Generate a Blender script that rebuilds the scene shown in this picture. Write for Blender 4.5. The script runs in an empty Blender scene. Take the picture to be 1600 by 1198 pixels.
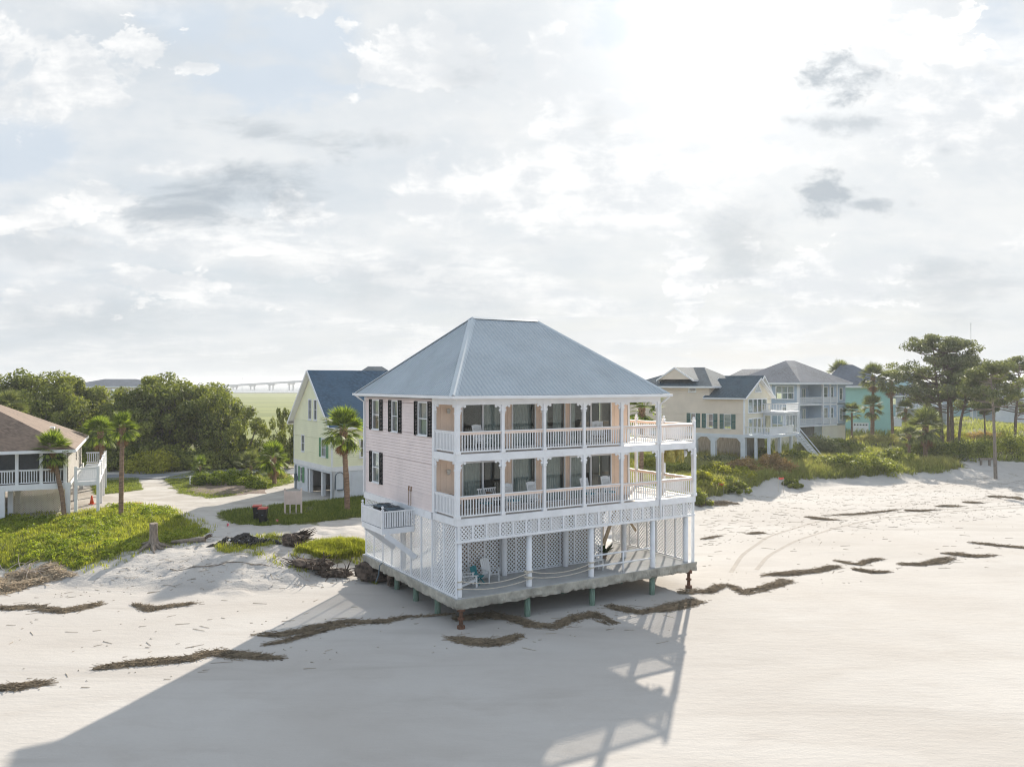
import bpy, math, random
import numpy as np
from mathutils import Vector, Matrix, Euler
rad = math.radians
sc = bpy.context.scene
COL = sc.collection

# ------------------------------------------------------------------ camera
CAM_H, FPX, CX, CY = 11.4, 1255.0, 800.0, 599.0      # metres; focal length in pixels of a 1600 px wide frame
cam_d = bpy.data.cameras.new('camera')
cam = bpy.data.objects.new('camera', cam_d)
COL.objects.link(cam)
cam.location = (0, 0, CAM_H)
cam.rotation_euler = (rad(90), 0, 0)
cam_d.sensor_fit = 'HORIZONTAL'
cam_d.angle = 2 * math.atan(800 / FPX)
cam_d.clip_start = 0.5
cam_d.clip_end = 12000
sc.camera = cam

# ------------------------------------------------------------------ light
SUN_AZ, SUN_EL = 15.3, 25.0                          # degrees right of +Y, above the horizon
sun_dir = Vector((math.sin(rad(SUN_AZ)) * math.cos(rad(SUN_EL)),
                  math.cos(rad(SUN_AZ)) * math.cos(rad(SUN_EL)), math.sin(rad(SUN_EL))))
sd = bpy.data.lights.new('sun', 'SUN')
sd.energy = 4.75
sd.angle = rad(0.6)
sd.color = (1.0, 0.915, 0.79)
sun = bpy.data.objects.new('sun', sd)
COL.objects.link(sun)
sun.location = (20, 40, 60)
sun.rotation_euler = (-sun_dir).to_track_quat('-Z', 'Y').to_euler()

sc.view_settings.view_transform = 'Standard'
sc.view_settings.look = 'None'
sc.view_settings.exposure = 0.72
sc.view_settings.gamma = 1
sc.view_settings.use_curve_mapping = False
cy = sc.cycles
cy.use_denoising = True
cy.pixel_filter_type = 'BLACKMAN_HARRIS'
cy.filter_width = 1.15
cy.max_bounces = 6
cy.diffuse_bounces = 3
cy.glossy_bounces = 3
cy.transmission_bounces = 4
cy.transparent_max_bounces = 12
cy.volume_bounces = 0
cy.caustics_reflective = False
cy.caustics_refractive = False
cy.sample_clamp_indirect = 6


class NT:
    """small helper: arithmetic on shader sockets"""
    def __init__(self, tree):
        self.t = tree

    def node(self, kind, **props):
        n = self.t.nodes.new(kind)
        for k, v in props.items():
            setattr(n, k, v)
        return n

    def put(self, sock, v):
        if isinstance(v, bpy.types.NodeSocket):
            self.t.links.new(v, sock)
        elif v is not None:
            if sock.type == 'RGBA' and not hasattr(v, '__len__'):
                v = (v, v, v, 1)
            elif sock.type == 'RGBA' and len(v) == 3:
                v = (*v, 1)
            sock.default_value = v

    def m(self, op, a, b=None, c=None, clamp=False):
        n = self.node('ShaderNodeMath', operation=op, use_clamp=clamp)
        for i, v in enumerate((a, b, c)):
            if v is not None:
                self.put(n.inputs[i], v)
        return n.outputs[0]

    def ss(self, x, lo, hi):                          # smoothstep
        n = self.node('ShaderNodeMapRange', interpolation_type='SMOOTHSTEP')
        self.put(n.inputs['Value'], x)
        self.put(n.inputs['From Min'], lo)
        self.put(n.inputs['From Max'], hi)
        return n.outputs['Result']

    def mix(self, f, a, b, blend='MIX'):
        n = self.node('ShaderNodeMix', data_type='RGBA', blend_type=blend)
        self.put(n.inputs['Factor'], f)
        self.put(n.inputs[6], a)
        self.put(n.inputs[7], b)
        return n.outputs[2]

    def noise(self, vec, scale, detail=4, rough=0.55, dist=0.0):
        n = self.node('ShaderNodeTexNoise')
        if vec is not None:
            self.put(n.inputs['Vector'], vec)
        n.inputs['Scale'].default_value = scale
        n.inputs['Detail'].default_value = detail
        n.inputs['Roughness'].default_value = rough
        n.inputs['Distortion'].default_value = dist
        return n.outputs['Fac']

    def vec(self, x, y, z=0.0):
        n = self.node('ShaderNodeCombineXYZ')
        for i, v in enumerate((x, y, z)):
            self.put(n.inputs[i], v)
        return n.outputs[0]

    def mul(self, vec, s):
        n = self.node('ShaderNodeVectorMath', operation='MULTIPLY')
        self.put(n.inputs[0], vec)
        n.inputs[1].default_value = s
        return n.outputs[0]


def build_world():
    w = bpy.data.worlds.new('World')
    sc.world = w
    w.use_nodes = True
    t = w.node_tree
    t.nodes.clear()
    N = NT(t)
    out = N.node('ShaderNodeOutputWorld')
    sky = N.node('ShaderNodeTexSky')
    sky.sky_type = 'NISHITA'
    sky.sun_disc = False
    sky.sun_elevation = rad(SUN_EL)
    sky.sun_rotation = rad(SUN_AZ)
    sky.altitude = 0
    sky.air_density = 1.0
    sky.dust_density = 1.2
    sky.ozone_density = 1.0
    clear = N.mix(1.0, sky.outputs[0], (0.05, 0.05, 0.05), 'MULTIPLY')
    tc = N.node('ShaderNodeTexCoord')
    d = tc.outputs['Generated']
    sx = N.node('ShaderNodeSeparateXYZ')
    N.put(sx.inputs[0], d)
    x, y, z = sx.outputs
    zc = N.m('MAXIMUM', z, 0.0)
    # clouds lie in a flat layer: project the direction on it
    inv = N.m('DIVIDE', 1.0, N.m('ADD', zc, 0.16))
    p = N.vec(N.m('MULTIPLY', x, inv), N.m('MULTIPLY', y, inv), 0.0)
    warp = N.noise(p, 1.1, 3, 0.5)
    p2 = N.vec(N.m('MULTIPLY_ADD', warp, 0.5, N.m('MULTIPLY', x, inv)), N.m('MULTIPLY_ADD', warp, 0.35, N.m('MULTIPLY', y, inv)), 3.7)
    n1 = N.noise(p2, 1.25, 9, 0.6)
    n2 = N.noise(N.mul(p2, (1.0, 1.2, 1.0)), 2.2, 8, 0.62, 0.3)
    n3 = N.noise(N.mul(p, (1.0, 1.5, 1.0)), 0.85, 5, 0.5)
    # angle to the sun: clouds scatter forward, the veil glows around it
    dp = N.node('ShaderNodeVectorMath', operation='DOT_PRODUCT')
    N.put(dp.inputs[0], d)
    dp.inputs[1].default_value = sun_dir
    cosang = dp.outputs['Value']
    glow_w = N.ss(cosang, 0.45, 1.0)
    glow_n = N.m('POWER', N.m('MAXIMUM', cosang, 0.0), 90.0)
    # single clouds by the direction they stand in (tangents right of and above +Y)
    yi = N.m('DIVIDE', 1.0, N.m('MAXIMUM', y, 0.05))
    ta, tb = N.m('MULTIPLY', x, yi), N.m('MULTIPLY', z, yi)
    wob = N.noise(N.vec(ta, N.m('MULTIPLY', tb, 1.5), 1.3), 7.0, 12, 0.64, 0.25)
    wob2 = N.noise(N.vec(ta, N.m('MULTIPLY', tb, 2.8), 7.3), 9.0, 11, 0.62, 0.4)
    wob3 = N.noise(N.vec(ta, N.m('MULTIPLY', tb, 1.6), 4.1), 22.0, 9, 0.62, 0.2)

    def blob(px, py, rx, ry, amp=1.5, which=wob, lo=0.0, hi=0.75, tilt=0.0):
        a0, b0 = (px - CX) / FPX, (CY - py) / FPX
        da, db = N.m('SUBTRACT', ta, a0), N.m('SUBTRACT', tb, b0)
        if tilt:
            db = N.m('MULTIPLY_ADD', da, -tilt, db)
        dx = N.m('MULTIPLY', da, FPX / rx)
        dy = N.m('MULTIPLY', db, FPX / ry)
        r = N.m('SQRT', N.m('ADD', N.m('MULTIPLY', dx, dx), N.m('MULTIPLY', dy, dy)))
        v = N.m('SUBTRACT', 1.0, N.m('MULTIPLY_ADD', N.m('SUBTRACT', which, 0.5), -2.2 * amp, r))
        return N.m('MULTIPLY', N.ss(v, lo, hi), N.m('GREATER_THAN', y, 0.05))

    def union(lst):
        acc = lst[0]
        for b in lst[1:]:
            acc = N.m('MAXIMUM', acc, b)
        return acc

    def k(f, b):
        return N.m('MULTIPLY', b, f)

    # grey undersides and gaps
    dark = union([k(1.0, blob(345, 308, 235, 58, 1.6, wob2, 0.0, 1.1, 0.18)), k(0.9, blob(255, 335, 150, 24, 1.3, wob2, 0.0, 1.1)),
                  k(1.0, blob(1310, 120, 85, 48, 2.0, wob3, 0.0, 1.15)), k(0.7, blob(1330, 195, 110, 20, 1.8, wob3, 0.0, 1.15)), k(1.0, blob(1300, 300, 75, 42, 1.8, wob3, 0.0, 1.15)), k(0.9, blob(1360, 318, 100, 15, 1.5, wob3, 0.0, 1.15)),
                  k(0.55, blob(1150, 390, 110, 85, 1.7, wob, 0.0, 1.1)), k(0.7, blob(430, 212, 150, 20, 1.6, wob2, 0.0, 1.1, -0.1)), k(0.5, blob(600, 220, 60, 22, 1.8, wob3, 0.0, 1.15)),
                  k(0.35, blob(620, 440, 320, 70, 1.5, wob, 0.0, 1.1)), k(0.5, blob(1480, 455, 160, 60, 1.5, wob2, 0.0, 1.1)), k(0.45, blob(720, 120, 60, 50, 1.6, wob3, 0.0, 1.15)),
                  k(0.45, blob(150, 500, 220, 40, 1.4, wob2, 0.0, 1.1)), k(0.4, blob(930, 190, 50, 40, 1.8, wob3, 0.0, 1.15)), k(0.4, blob(60, 390, 120, 30, 1.6, wob2, 0.0, 1.1)), k(0.5, blob(1475, 235, 25, 14, 1.2, wob3, 0.0, 1.15))])
    # open pale blue sky
    gap = union([blob(470, 60, 130, 75, 1.5, wob), blob(300, 30, 90, 50, 1.4, wob), blob(960, 40, 90, 70, 1.4, wob), blob(1560, 60, 80, 80, 1.4, wob), blob(60, 240, 130, 60, 1.5, wob),
                 blob(420, 130, 160, 40, 1.6, wob2), blob(1540, 130, 90, 60, 1.5, wob)])
    # sunlit heads with sharp rims
    white = union([blob(665, 85, 110, 75, 2.0, wob, 0.0, 0.22), blob(100, 120, 110, 62, 2.0, wob, 0.0, 0.25), blob(20, 80, 70, 60, 1.8, wob, 0.0, 0.3),
                   blob(215, 72, 58, 34, 1.6, wob3, 0.0, 0.22), blob(312, 106, 36, 13, 1.4, wob3, 0.0, 0.25),
                   blob(855, 80, 30, 60, 1.9, wob3, 0.0, 0.25), blob(890, 160, 90, 60, 2.0, wob, 0.0, 0.3), blob(270, 445, 120, 26, 1.9, wob3, 0.0, 0.3, -0.15),
                   blob(1480, 170, 130, 90, 2.0, wob, 0.0, 0.35), blob(1430, 60, 120, 60, 2.0, wob3, 0.0, 0.35), blob(503, 436, 15, 8, 0.9, wob3, 0.0, 0.35),
                   blob(470, 335, 70, 46, 1.7, wob3, 0.0, 0.6, -0.3), blob(300, 380, 190, 20, 1.8, wob2, 0.0, 0.5), blob(1010, 250, 190, 90, 2.0, wob, 0.0, 0.45),
                   blob(1290, 430, 120, 50, 2.0, wob3, 0.0, 0.35), blob(250, 265, 110, 16, 1.7, wob2, 0.0, 0.45), blob(150, 310, 70, 22, 1.7, wob3, 0.0, 0.45),
                   blob(760, 300, 150, 70, 2.0, wob, 0.0, 0.4), blob(480, 15, 50, 14, 1.5, wob3, 0.0, 0.3), blob(1075, 430, 36, 80, 2.1, wob3, 0.0, 0.3), blob(100, 470, 110, 22, 2.0, wob3, 0.0, 0.35), blob(60, 345, 110, 22, 1.8, wob3, 0.0, 0.35)])
    near = N.ss(cosang, -0.2, 0.9)                       # thin veil: bluish away from the sun, white towards it
    veil_a = N.mix(near, (0.30, 0.405, 0.545), (0.395, 0.43, 0.462))
    veil_b = N.mix(near, (0.40, 0.48, 0.585), (0.505, 0.516, 0.522))
    fine = N.m('MULTIPLY_ADD', wob3, 0.4, N.m('MULTIPLY', n2, 0.6))
    veil = N.mix(N.ss(N.m('MULTIPLY_ADD', fine, 0.45, N.m('MULTIPLY', n3, 0.55)), 0.38, 0.62), veil_a, veil_b)
    cover = N.m('MULTIPLY_ADD', N.ss(n3, 0.32, 0.62), 0.1, 0.89)
    col = N.mix(cover, clear, veil)
    col = N.mix(N.m('MULTIPLY', gap, 0.7), col, (0.365, 0.42, 0.485))
    cum = N.m('MAXIMUM', N.m('MULTIPLY', N.ss(n1, 0.5, 0.62), 0.8), white)
    inner = N.mix(N.ss(fine, 0.42, 0.60), (0.45, 0.47, 0.49), (0.63, 0.628, 0.622))
    col = N.mix(N.m('MULTIPLY', cum, 0.9), col, inner)
    shade = N.m('MAXIMUM', N.m('MULTIPLY', N.ss(n2, 0.58, 0.74), 0.1), dark)
    g = N.m('ADD', N.m('MULTIPLY', glow_w, 0.045), N.m('MULTIPLY', glow_n, 0.22))
    gcol = N.node('ShaderNodeVectorMath', operation='SCALE')
    gcol.inputs[0].default_value = (1.0, 0.975, 0.93)
    N.put(gcol.inputs['Scale'], g)
    col = N.mix(1.0, col, gcol.outputs[0], 'ADD')
    col = N.mix(N.m('MULTIPLY', shade, 0.8), col, (0.275, 0.31, 0.345))
    # towards the horizon everything dissolves in pale haze
    hz = N.m('POWER', N.m('SUBTRACT', 1.0, N.m('MINIMUM', zc, 1.0)), 17.0)
    col = N.mix(N.m('MULTIPLY', hz, 0.85), col, (0.462, 0.478, 0.486))
    bg = N.node('ShaderNodeBackground')
    N.put(bg.inputs['Color'], col)
    bg.inputs['Strength'].default_value = 1.0
    t.links.new(bg.outputs[0], out.inputs[0])


build_world()

# ------------------------------------------------------------------ mesh helpers
class MB:
    def __init__(self):
        self.v, self.f = [], []

    def add(self, vs, fs):
        o = len(self.v)
        self.v += [tuple(p) for p in vs]
        self.f += [tuple(i + o for i in q) for q in fs]
        return self

    def box(self, x0, y0, z0, x1, y1, z1):
        if x0 > x1: x0, x1 = x1, x0
        if y0 > y1: y0, y1 = y1, y0
        if z0 > z1: z0, z1 = z1, z0
        return self.add([(x0, y0, z0), (x1, y0, z0), (x1, y1, z0), (x0, y1, z0), (x0, y0, z1), (x1, y0, z1), (x1, y1, z1), (x0, y1, z1)],
                        [(0, 3, 2, 1), (4, 5, 6, 7), (0, 1, 5, 4), (1, 2, 6, 5), (2, 3, 7, 6), (3, 0, 4, 7)])

    def bar(self, p, q, w, h, up=(0, 0, 1)):
        """box from p to q, width w (sideways) and height h (along up)"""
        p, q = Vector(p), Vector(q)
        d = (q - p).normalized()
        s = d.cross(Vector(up))
        if s.length < 1e-4:
            s = Vector((1, 0, 0))
        s.normalize()
        u = s.cross(d)
        c = [(-1, -1), (1, -1), (1, 1), (-1, 1)]
        vs = [p + s * (a * w / 2) + u * (b * h / 2) for a, b in c] + [q + s * (a * w / 2) + u * (b * h / 2) for a, b in c]
        return self.add(vs, [(0, 1, 2, 3), (7, 6, 5, 4), (0, 4, 5, 1), (1, 5, 6, 2), (2, 6, 7, 3), (3, 7, 4, 0)])

    def tube(self, pts, rs, n=8, cap=True):
        pts = [Vector(p) for p in pts]
        if not hasattr(rs, '__len__'):
            rs = [rs] * len(pts)
        o = len(self.v)
        ref = None
        for i, p in enumerate(pts):
            d = (pts[min(i + 1, len(pts) - 1)] - pts[max(i - 1, 0)]).normalized()
            if ref is None:
                ref = d.orthogonal().normalized()
            ref = (ref - d * ref.dot(d))
            if ref.length < 1e-5:
                ref = d.orthogonal()
            ref.normalize()
            b = d.cross(ref)
            for k in range(n):
                a = 2 * math.pi * k / n
                self.v.append(tuple(p + (ref * math.cos(a) + b * math.sin(a)) * rs[i]))
        for i in range(len(pts) - 1):
            for k in range(n):
                a, b2 = o + i * n + k, o + i * n + (k + 1) % n
                self.f.append((a, b2, b2 + n, a + n))
        if cap:
            self.f.append(tuple(o + k for k in range(n))[::-1])
            self.f.append(tuple(o + (len(pts) - 1) * n + k for k in range(n)))
        return self

    def lathe(self, prof, n=16, c=(0, 0, 0)):
        o = len(self.v)
        for r, z in prof:
            for k in range(n):
                a = 2 * math.pi * k / n
                self.v.append((c[0] + r * math.cos(a), c[1] + r * math.sin(a), c[2] + z))
        for i in range(len(prof) - 1):
            for k in range(n):
                a, b = o + i * n + k, o + i * n + (k + 1) % n
                self.f.append((a, b, b + n, a + n))
        self.f.append(tuple(o + k for k in range(n))[::-1])
        self.f.append(tuple(o + (len(prof) - 1) * n + k for k in range(n)))
        return self

    def prism(self, poly, y0, y1):
        """poly in (x,z), extruded along y"""
        n = len(poly)
        vs = [(x, y0, z) for x, z in poly] + [(x, y1, z) for x, z in poly]
        fs = [tuple(range(n)), tuple(range(2 * n - 1, n - 1, -1))]
        fs += [(i, i + n, (i + 1) % n + n, (i + 1) % n) for i in range(n)]
        return self.add(vs, fs)

    def mesh(self, name):
        me = bpy.data.meshes.new(name)
        me.from_pydata(self.v, [], self.f)
        return me

    def build(self, name, mat, parent=None, smooth=False, loc=None, rz=0.0):
        return obj(name, self.mesh(name), mat, parent, smooth, loc, rz)


def obj(name, me, mat, parent=None, smooth=False, loc=None, rz=0.0):
    if mat is not None and not me.materials:
        me.materials.append(M[mat] if isinstance(mat, str) else mat)
    if smooth:
        me.shade_smooth()
    o = bpy.data.objects.new(name, me)
    COL.objects.link(o)
    if parent is not None:
        o.parent = parent
    if loc is not None:
        o.location = loc
    o.rotation_euler.z = rz
    return o


def npmesh(name, verts, faces_flat, nper, var=None):
    """fast mesh from numpy: faces all with nper corners; var = float per vertex"""
    me = bpy.data.meshes.new(name)
    nv, nf = len(verts), len(faces_flat) // nper
    me.vertices.add(nv)
    me.vertices.foreach_set('co', np.asarray(verts, np.float32).ravel())
    me.loops.add(nf * nper)
    me.loops.foreach_set('vertex_index', np.asarray(faces_flat, np.int32).ravel())
    me.polygons.add(nf)
    me.polygons.foreach_set('loop_start', np.arange(0, nf * nper, nper, dtype=np.int32))
    me.polygons.foreach_set('loop_total', np.full(nf, nper, np.int32))
    if var is not None:
        a = me.attributes.new('var', 'FLOAT', 'POINT')
        a.data.foreach_set('value', np.asarray(var, np.float32))
    me.update(calc_edges=True)
    return me


def tag(o, label=None, cat=None, group=None, kind=None):
    if label: o['label'] = label
    if cat: o['category'] = cat
    if group: o['group'] = group
    if kind: o['kind'] = kind
    return o


def thing(name, label, cat, loc=(0, 0, 0), rz=0.0, group=None):
    o = bpy.data.objects.new(name, None)
    COL.objects.link(o)
    o.empty_display_size = 0.2
    o.location = loc
    o.rotation_euler = (0, 0, rz)
    return tag(o, label, cat, group)


def copy_tree(o, parent=None):
    c = o.copy()
    COL.objects.link(c)
    c.parent = parent
    for ch in list(o.children):
        copy_tree(ch, c)
    return c


# ------------------------------------------------------------------ materials
M = {}


def mat(name, col, rough=0.6, var=0.12, scale=2.0, bump=0.0, bscale=20.0, spec=0.4, metal=0.0, col2=None, detail=5, stretch=None, dirt=None, attr=False):
    m = bpy.data.materials.new(name)
    m.use_nodes = True
    t = m.node_tree
    N = NT(t)
    b = t.nodes['Principled BSDF']
    tc = N.node('ShaderNodeTexCoord')
    v = tc.outputs['Object']
    if stretch:
        v = N.mul(v, stretch)
    n = N.noise(v, scale, detail, 0.6)
    lo = tuple(c * (1 - var) for c in col)
    hi = tuple(min(1, c * (1 + var)) for c in (col2 or col))
    c = N.mix(N.ss(n, 0.3, 0.7), lo, hi)
    if attr:
        at_ = N.node('ShaderNodeAttribute', attribute_name='var')
        c = N.mix(at_.outputs['Fac'], c, tuple(x for x in (col2 or col)))
    if dirt:
        dn = N.noise(tc.outputs['Object'], dirt[1], 6, 0.7)
        c = N.mix(N.m('MULTIPLY', N.ss(dn, 0.52, 0.75), dirt[2]), c, dirt[0])
    N.put(b.inputs['Base Color'], c)
    b.inputs['Roughness'].default_value = rough
    b.inputs['Specular IOR Level'].default_value = spec
    b.inputs['Metallic'].default_value = metal
    if bump:
        bn = N.node('ShaderNodeBump')
        bn.inputs['Strength'].default_value = bump
        bn.inputs['Distance'].default_value = 0.02
        N.put(bn.inputs['Height'], N.noise(v, bscale, 5, 0.65))
        N.put(b.inputs['Normal'], bn.outputs[0])
    M[name] = m
    return m


def leaf_mat(name, dark, light, trans=0.35, rough=0.55, nscale=0.6):
    m = bpy.data.materials.new(name)
    m.use_nodes = True
    t = m.node_tree
    N = NT(t)
    b = t.nodes['Principled BSDF']
    out = t.nodes['Material Output']
    a = N.node('ShaderNodeAttribute', attribute_name='var')
    tc = N.node('ShaderNodeTexCoord')
    n = N.noise(tc.outputs['Object'], nscale, 3, 0.6)
    f = N.m('MULTIPLY_ADD', n, 0.7, N.m('MULTIPLY', a.outputs['Fac'], 0.65))
    c = N.mix(N.ss(f, 0.25, 1.05), dark, light)
    N.put(b.inputs['Base Color'], c)
    b.inputs['Roughness'].default_value = rough
    b.inputs['Specular IOR Level'].default_value = 0.18
    tr = N.node('ShaderNodeBsdfTranslucent')
    N.put(tr.inputs['Color'], N.mix(1.0, c, (1.25, 1.3, 0.6), 'MULTIPLY'))
    mx = N.node('ShaderNodeMixShader')
    mx.inputs[0].default_value = trans
    t.links.new(b.outputs[0], mx.inputs[1])
    t.links.new(tr.outputs[0], mx.inputs[2])
    t.links.new(mx.outputs[0], out.inputs[0])
    M[name] = m


def glass_mat(name, tint=(0.86, 0.89, 0.885)):
    m = bpy.data.materials.new(name)
    m.use_nodes = True
    t = m.node_tree
    t.nodes.remove(t.nodes['Principled BSDF'])
    N = NT(t)
    tr = N.node('ShaderNodeBsdfTransparent')
    tr.inputs[0].default_value = (*tint, 1)
    gl = N.node('ShaderNodeBsdfGlossy')
    gl.inputs['Roughness'].default_value = 0.02
    gl.inputs['Color'].default_value = (0.9, 0.95, 0.95, 1)
    fr = N.node('ShaderNodeLayerWeight')
    fr.inputs['Blend'].default_value = 0.5
    tc = N.node('ShaderNodeTexCoord')
    bn = N.node('ShaderNodeBump')
    bn.inputs['Strength'].default_value = 0.05
    N.put(bn.inputs['Height'], N.noise(tc.outputs['Object'], 1.2, 2))
    N.put(gl.inputs['Normal'], bn.outputs[0])
    mx = N.node('ShaderNodeMixShader')
    N.put(mx.inputs[0], N.m('MULTIPLY_ADD', N.m('POWER', fr.outputs['Facing'], 4.0), 0.85, 0.05))
    t.links.new(tr.outputs[0], mx.inputs[1])
    t.links.new(gl.outputs[0], mx.inputs[2])
    t.links.new(mx.outputs[0], t.nodes['Material Output'].inputs[0])
    M[name] = m


def shingle_mat(name, col, var=0.35, row=0.14, axis='Z'):
    """asphalt shingles: thin darker lines between the courses and blotchy tabs"""
    m = bpy.data.materials.new(name)
    m.use_nodes = True
    t = m.node_tree
    N = NT(t)
    b = t.nodes['Principled BSDF']
    tc = N.node('ShaderNodeTexCoord')
    sp = N.node('ShaderNodeSeparateXYZ')
    N.put(sp.inputs[0], tc.outputs['Object'])
    zz = N.m('DIVIDE', sp.outputs[2], row * 0.6)
    course = N.m('FLOOR', zz)
    n = N.noise(N.vec(N.m('MULTIPLY', N.m('ADD', sp.outputs[0], sp.outputs[1]), 2.2), N.m('MULTIPLY', course, 7.3), N.m('MULTIPLY', course, 3.1)), 1.6, 2, 0.6)
    big = N.noise(tc.outputs['Object'], 0.35, 4, 0.6)
    c = N.mix(N.ss(n, 0.35, 0.65), tuple(x * (1 - var) for x in col), tuple(x * (1 + var) for x in col))
    c = N.mix(N.ss(big, 0.3, 0.75), c, tuple(x * 1.25 for x in col))
    N.put(b.inputs['Base Color'], c)
    b.inputs['Roughness'].default_value = 0.75
    b.inputs['Specular IOR Level'].default_value = 0.3
    bn = N.node('ShaderNodeBump')
    bn.inputs['Strength'].default_value = 0.5
    bn.inputs['Distance'].default_value = 0.02
    N.put(bn.inputs['Height'], N.m('ADD', N.m('FRACT', zz), n))
    N.put(b.inputs['Normal'], bn.outputs[0])
    M[name] = m


mat('white_paint', (0.82, 0.825, 0.835), 0.5, 0.05, 1.2, dirt=((0.55, 0.54, 0.50), 1.7, 0.35))
mat('white_trim', (0.80, 0.805, 0.81), 0.5, 0.04, 1.0, dirt=((0.6, 0.58, 0.54), 0.9, 0.3))
mat('lattice_white', (0.84, 0.845, 0.85), 0.55, 0.05, 1.0, dirt=((0.58, 0.56, 0.5), 0.8, 0.35))
mat('pink_siding', (0.81, 0.70, 0.665), 0.55, 0.04, 0.8, dirt=((0.62, 0.53, 0.5), 0.7, 0.35))
mat('peach_bounce_siding', (0.86, 0.65, 0.50), 0.6, 0.05, 1.0, dirt=((0.66, 0.48, 0.37), 0.9, 0.3))  # porch wall colour, warmer and brighter than the pink to carry bounced light
mat('peach_board', (0.84, 0.68, 0.58), 0.55, 0.05, 1.5)
mat('black_shutter', (0.010, 0.012, 0.012), 0.8, 0.2, spec=0.1)
mat('metal_roof', (0.40, 0.445, 0.475), 0.42, 0.06, 0.5, spec=0.5, dirt=((0.30, 0.34, 0.37), 0.6, 0.55))
mat('metal_cap', (0.47, 0.52, 0.55), 0.4, 0.04, 0.5, spec=0.5)
mat('deck_boards', (0.62, 0.56, 0.50), 0.7, 0.15, 3.0, stretch=(1, 8, 1))
mat('concrete', (0.41, 0.385, 0.325), 0.9, 0.3, 1.3, bump=0.9, bscale=9, dirt=((0.23, 0.22, 0.19), 1.4, 0.6))
mat('slab_floor', (0.47, 0.47, 0.46), 0.85, 0.12, 1.0, bump=0.2, bscale=14, dirt=((0.55, 0.53, 0.49), 1.5, 0.5))
mat('treated_timber', (0.17, 0.25, 0.19), 0.8, 0.3, 2.5, stretch=(6, 6, 0.8), bump=0.4, bscale=12, dirt=((0.33, 0.33, 0.26), 2, 0.5))
mat('rusty_steel', (0.15, 0.075, 0.045), 0.85, 0.45, 6, bump=0.6, bscale=25)
mat('stair_timber', (0.42, 0.32, 0.21), 0.8, 0.2, 2, stretch=(4, 4, 1))
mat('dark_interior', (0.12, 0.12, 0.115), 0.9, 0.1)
mat('curtain', (0.45, 0.49, 0.47), 0.9, 0.08, 1.0)
mat('blind', (0.60, 0.60, 0.56), 0.9, 0.05, 1.0)
mat('rope', (0.62, 0.56, 0.46), 0.9, 0.2, 20)
mat('ac_dark', (0.025, 0.03, 0.035), 0.5, 0.2, 6)
mat('ac_top', (0.10, 0.14, 0.17), 0.45, 0.2, 6)
mat('teal_plastic', (0.012, 0.22, 0.25), 0.4, 0.1)
mat('teal_fabric', (0.03, 0.24, 0.30), 0.8, 0.15)
mat('chair_white', (0.80, 0.80, 0.79), 0.45, 0.04)
mat('brown_wood', (0.20, 0.135, 0.09), 0.7, 0.3)
mat('lamp_metal', (0.55, 0.52, 0.46), 0.4, 0.1)
mat('dry_fern', (0.42, 0.36, 0.10), 0.8, 0.3, 8)
mat('yellow_siding', (0.84, 0.835, 0.585), 0.6, 0.04, 0.6)
mat('pale_panel', (0.66, 0.69, 0.72), 0.65, 0.07, 0.9, dirt=((0.52, 0.53, 0.53), 0.9, 0.4))
mat('green_shutter', (0.12, 0.30, 0.15), 0.6, 0.15)
mat('beige_siding', (0.76, 0.655, 0.53), 0.6, 0.05, 0.5)
mat('cream_siding', (0.76, 0.70, 0.55), 0.6, 0.05, 0.5)
mat('dark_green_shutter', (0.012, 0.11, 0.10), 0.55, 0.15)
mat('pink_blind', (0.62, 0.46, 0.47), 0.7, 0.1)
mat('blue_siding', (0.46, 0.55, 0.64), 0.6, 0.05, 0.5)
mat('teal_siding', (0.35, 0.60, 0.53), 0.6, 0.05, 0.4)
mat('grey_siding', (0.42, 0.45, 0.48), 0.6, 0.06, 0.5)
mat('pale_blue_siding', (0.36, 0.55, 0.58), 0.6, 0.06, 0.5)
mat('weathered_boards', (0.30, 0.28, 0.25), 0.8, 0.25, 1.5, stretch=(5, 5, 0.7))
mat('red_plastic', (0.52, 0.10, 0.07), 0.45, 0.1)
mat('bin_black', (0.013, 0.014, 0.015), 0.45, 0.2)
mat('orange_plastic', (0.75, 0.10, 0.02), 0.5, 0.1)
mat('flag_red', (0.75, 0.13, 0.10), 0.7, 0.15)
mat('flag_pink', (0.85, 0.20, 0.25), 0.7, 0.1)
mat('stake_wood', (0.50, 0.45, 0.37), 0.8, 0.15)
mat('sign_board', (0.66, 0.55, 0.49), 0.7, 0.08, 2.0)
mat('sign_white', (0.75, 0.76, 0.76), 0.6, 0.05)
mat('sign_ink', (0.10, 0.16, 0.25), 0.6, 0.05)
mat('palm_trunk', (0.25, 0.165, 0.11), 0.9, 0.35, 1.5, stretch=(2, 2, 9), bump=0.8, bscale=6)
mat('palm_boot', (0.30, 0.19, 0.115), 0.9, 0.4, 5, bump=0.6, bscale=10)
mat('dead_frond', (0.30, 0.16, 0.08), 0.9, 0.3, 5)
mat('oak_bark', (0.13, 0.105, 0.08), 0.95, 0.3, 2, bump=0.6, bscale=8)
mat('pine_bark', (0.17, 0.125, 0.10), 0.95, 0.35, 2, stretch=(3, 3, 1), bump=0.7, bscale=7)
mat('driftwood_dark', (0.04, 0.029, 0.022), 0.95, 0.5, 3, bump=0.9, bscale=9, col2=(0.115, 0.085, 0.065))
mat('driftwood_grey', (0.25, 0.205, 0.165), 0.9, 0.3, 3, stretch=(3, 3, 1), bump=0.6, bscale=9)
mat('charred_wood', (0.022, 0.020, 0.019), 0.85, 0.5, 5, bump=0.8, bscale=9, col2=(0.06, 0.055, 0.05))
mat('pale_branch', (0.50, 0.43, 0.36), 0.9, 0.2, 4)
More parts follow.
